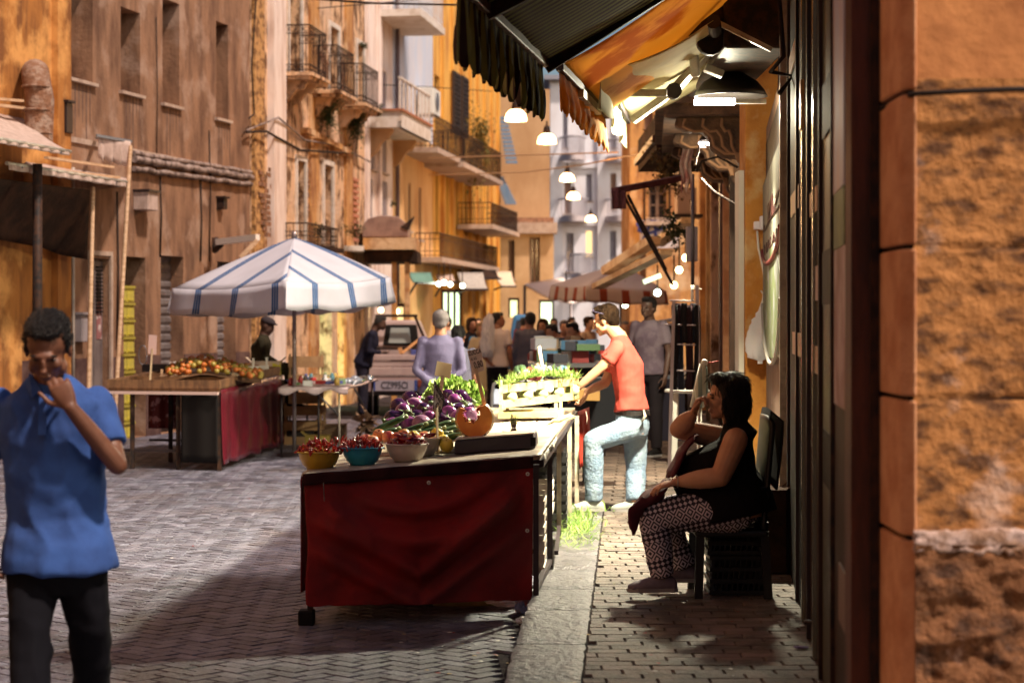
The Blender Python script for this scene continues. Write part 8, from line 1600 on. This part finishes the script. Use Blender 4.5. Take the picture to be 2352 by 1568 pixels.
# ---- bare bulbs, far stalls and clutter
bulb_m = M('bulb_white', (1, 1, 1), .5, emis=(.85, 1, .75), es=14); bulb_w = M('bulb_warm', (1, 1, 1), .5, emis=(1, .75, .35), es=10)
for k, (px, py, dd, m_) in enumerate(((1008, 652, 44, 0), (1020, 649, 44, 0), (1034, 653, 44.5, 0), (1062, 656, 45, 0), (1560, 620, 30, 1), (1548, 655, 30, 1), (1575, 592, 29, 1), (1510, 672, 32, 0), (875, 712, 41, 1), (912, 715, 41, 1), (1436, 700, 37, 0), (1300, 672, 40, 1))):
    c = P(px, py, dd); t = thing('bare_bulb', 'small glowing bulb hanging in the market, '+['leftmost of the four greenish ones', 'second of the four greenish ones', 'third of the four greenish ones', 'rightmost of the four greenish ones', 'warm one under the maroon struts', 'warm one lowest by the garment rack', 'warm one highest by the right wall', 'white one at the edge of the red parasol', 'warm one left of the pickup cab', 'warm one above the pickup cab', 'white one above the tall man', 'warm one under the white awning'][k], 'bulb', c)
    mb = MB(); mb.ell(c, .055, seg=10, rings=8); mb.build('glass', (bulb_m, bulb_w)[m_], t); mb = MB(); mb.tube([c+UP*.05, c+UP*.45], .012, 6); mb.build('cord', cable_mat, t)
for k, (px, dd, w_, h_, lab) in enumerate(((1075, 39, 1.4, .85, 'left far stall beyond the woman in black'), (1150, 44, 1.2, .9, 'narrow far stall behind the man in white'), (1395, 30, 1.3, .82, 'stall under the red striped parasol'), (1290, 46, 2.0, .85, 'stall under the white far awning'))):
    x = w_at(px, dd); t = thing('market_table', lab, 'market stall', (x, dd, 0)); mb = MB(); mb.box(x-w_/2, x+w_/2, dd, dd+1, h_-.05, h_); mb.build('top', board, t); mb = MB(); mb.sheet(lambda u, v: (x-w_/2+w_*u, dd-.02-.02*math.sin(u*30)*v, h_-.02-v*(h_-.2)), 40, 4, .004); mb.build('skirt', M(f'skirt{k}', [(.3, .25, .2), (.1, .2, .3), (.4, .34, .3), (.3, .06, .05)][k], .8), t)
    for i in range(9): box_thing('produce_box', ['orange', 'green', 'white', 'red'][(i+k) % 4]+' produce box on the '+lab.split(' beyond')[0].split(' behind')[0].split(' under')[0]+[' past the pickup', ' by the blue van', ' by the parasol pole', ' of the street end'][k], (x-w_/2+.12+w_*.11*i, dd+.3+.2*(i % 3), h_), (.16, .3, .12+.04*(i % 2)), M(f'prod{(i+k) % 4}', [(.6, .25, .04), (.15, .25, .06), (.7, .66, .6), (.45, .05, .04)][(i+k) % 4], .7), 'box', .1*i, False, 'produce boxes on far stall '+'abcd'[k])
# ================================================================ the street goes on behind the photographer
for nm, lab, A, B, x_back, mt in (('building', 'orange house row continuing on the left towards the viewer', (-6.9, -24), (-6.95, 19.0), -11, plaster_ochre), ('building', 'house across the side alley on the right behind the viewer', (1.35, -24), (1.5, 1.2), 6, plaster_ochre)):
    f = Fac(A, B, 1 if x_back < 0 else -1); t = thing(nm, lab, 'building', f.pt(0, 0)); hs = []
    for i in range(6):
        for z in (1.0, 4.6, 8.0): hs.append((2.5+i*3.3, 3.5+i*3.3, z if z > 2 else .02, z+2.0 if z > 2 else 2.5))
    hs = [h for h in hs if h[1] < f.L-1]; f.wall(0, f.L, 0, 12 if x_back < 0 else 6.6, [(*h, .2) for h in hs if x_back < 0 or h[3] < 6.5], .2, back=4).build('wall', mt, t)
    for h in [h for h in hs if x_back < 0 or h[3] < 6.5]: window(f, t, h, .2, 'roll')
f, t = frontal('building', 'tall house closing the street far behind the viewer', 1176, 1177, 0, 1, plaster_tan, [])
for o in list(t.children): bpy.data.objects.remove(o)
mb = MB(); mb.box(-7, 1.5, -30, -25, 0, 13); mb.build('wall', plaster_tan, t); t.location = (0, -27, 0)
for o in t.children: o.location = (0, 27, 0)
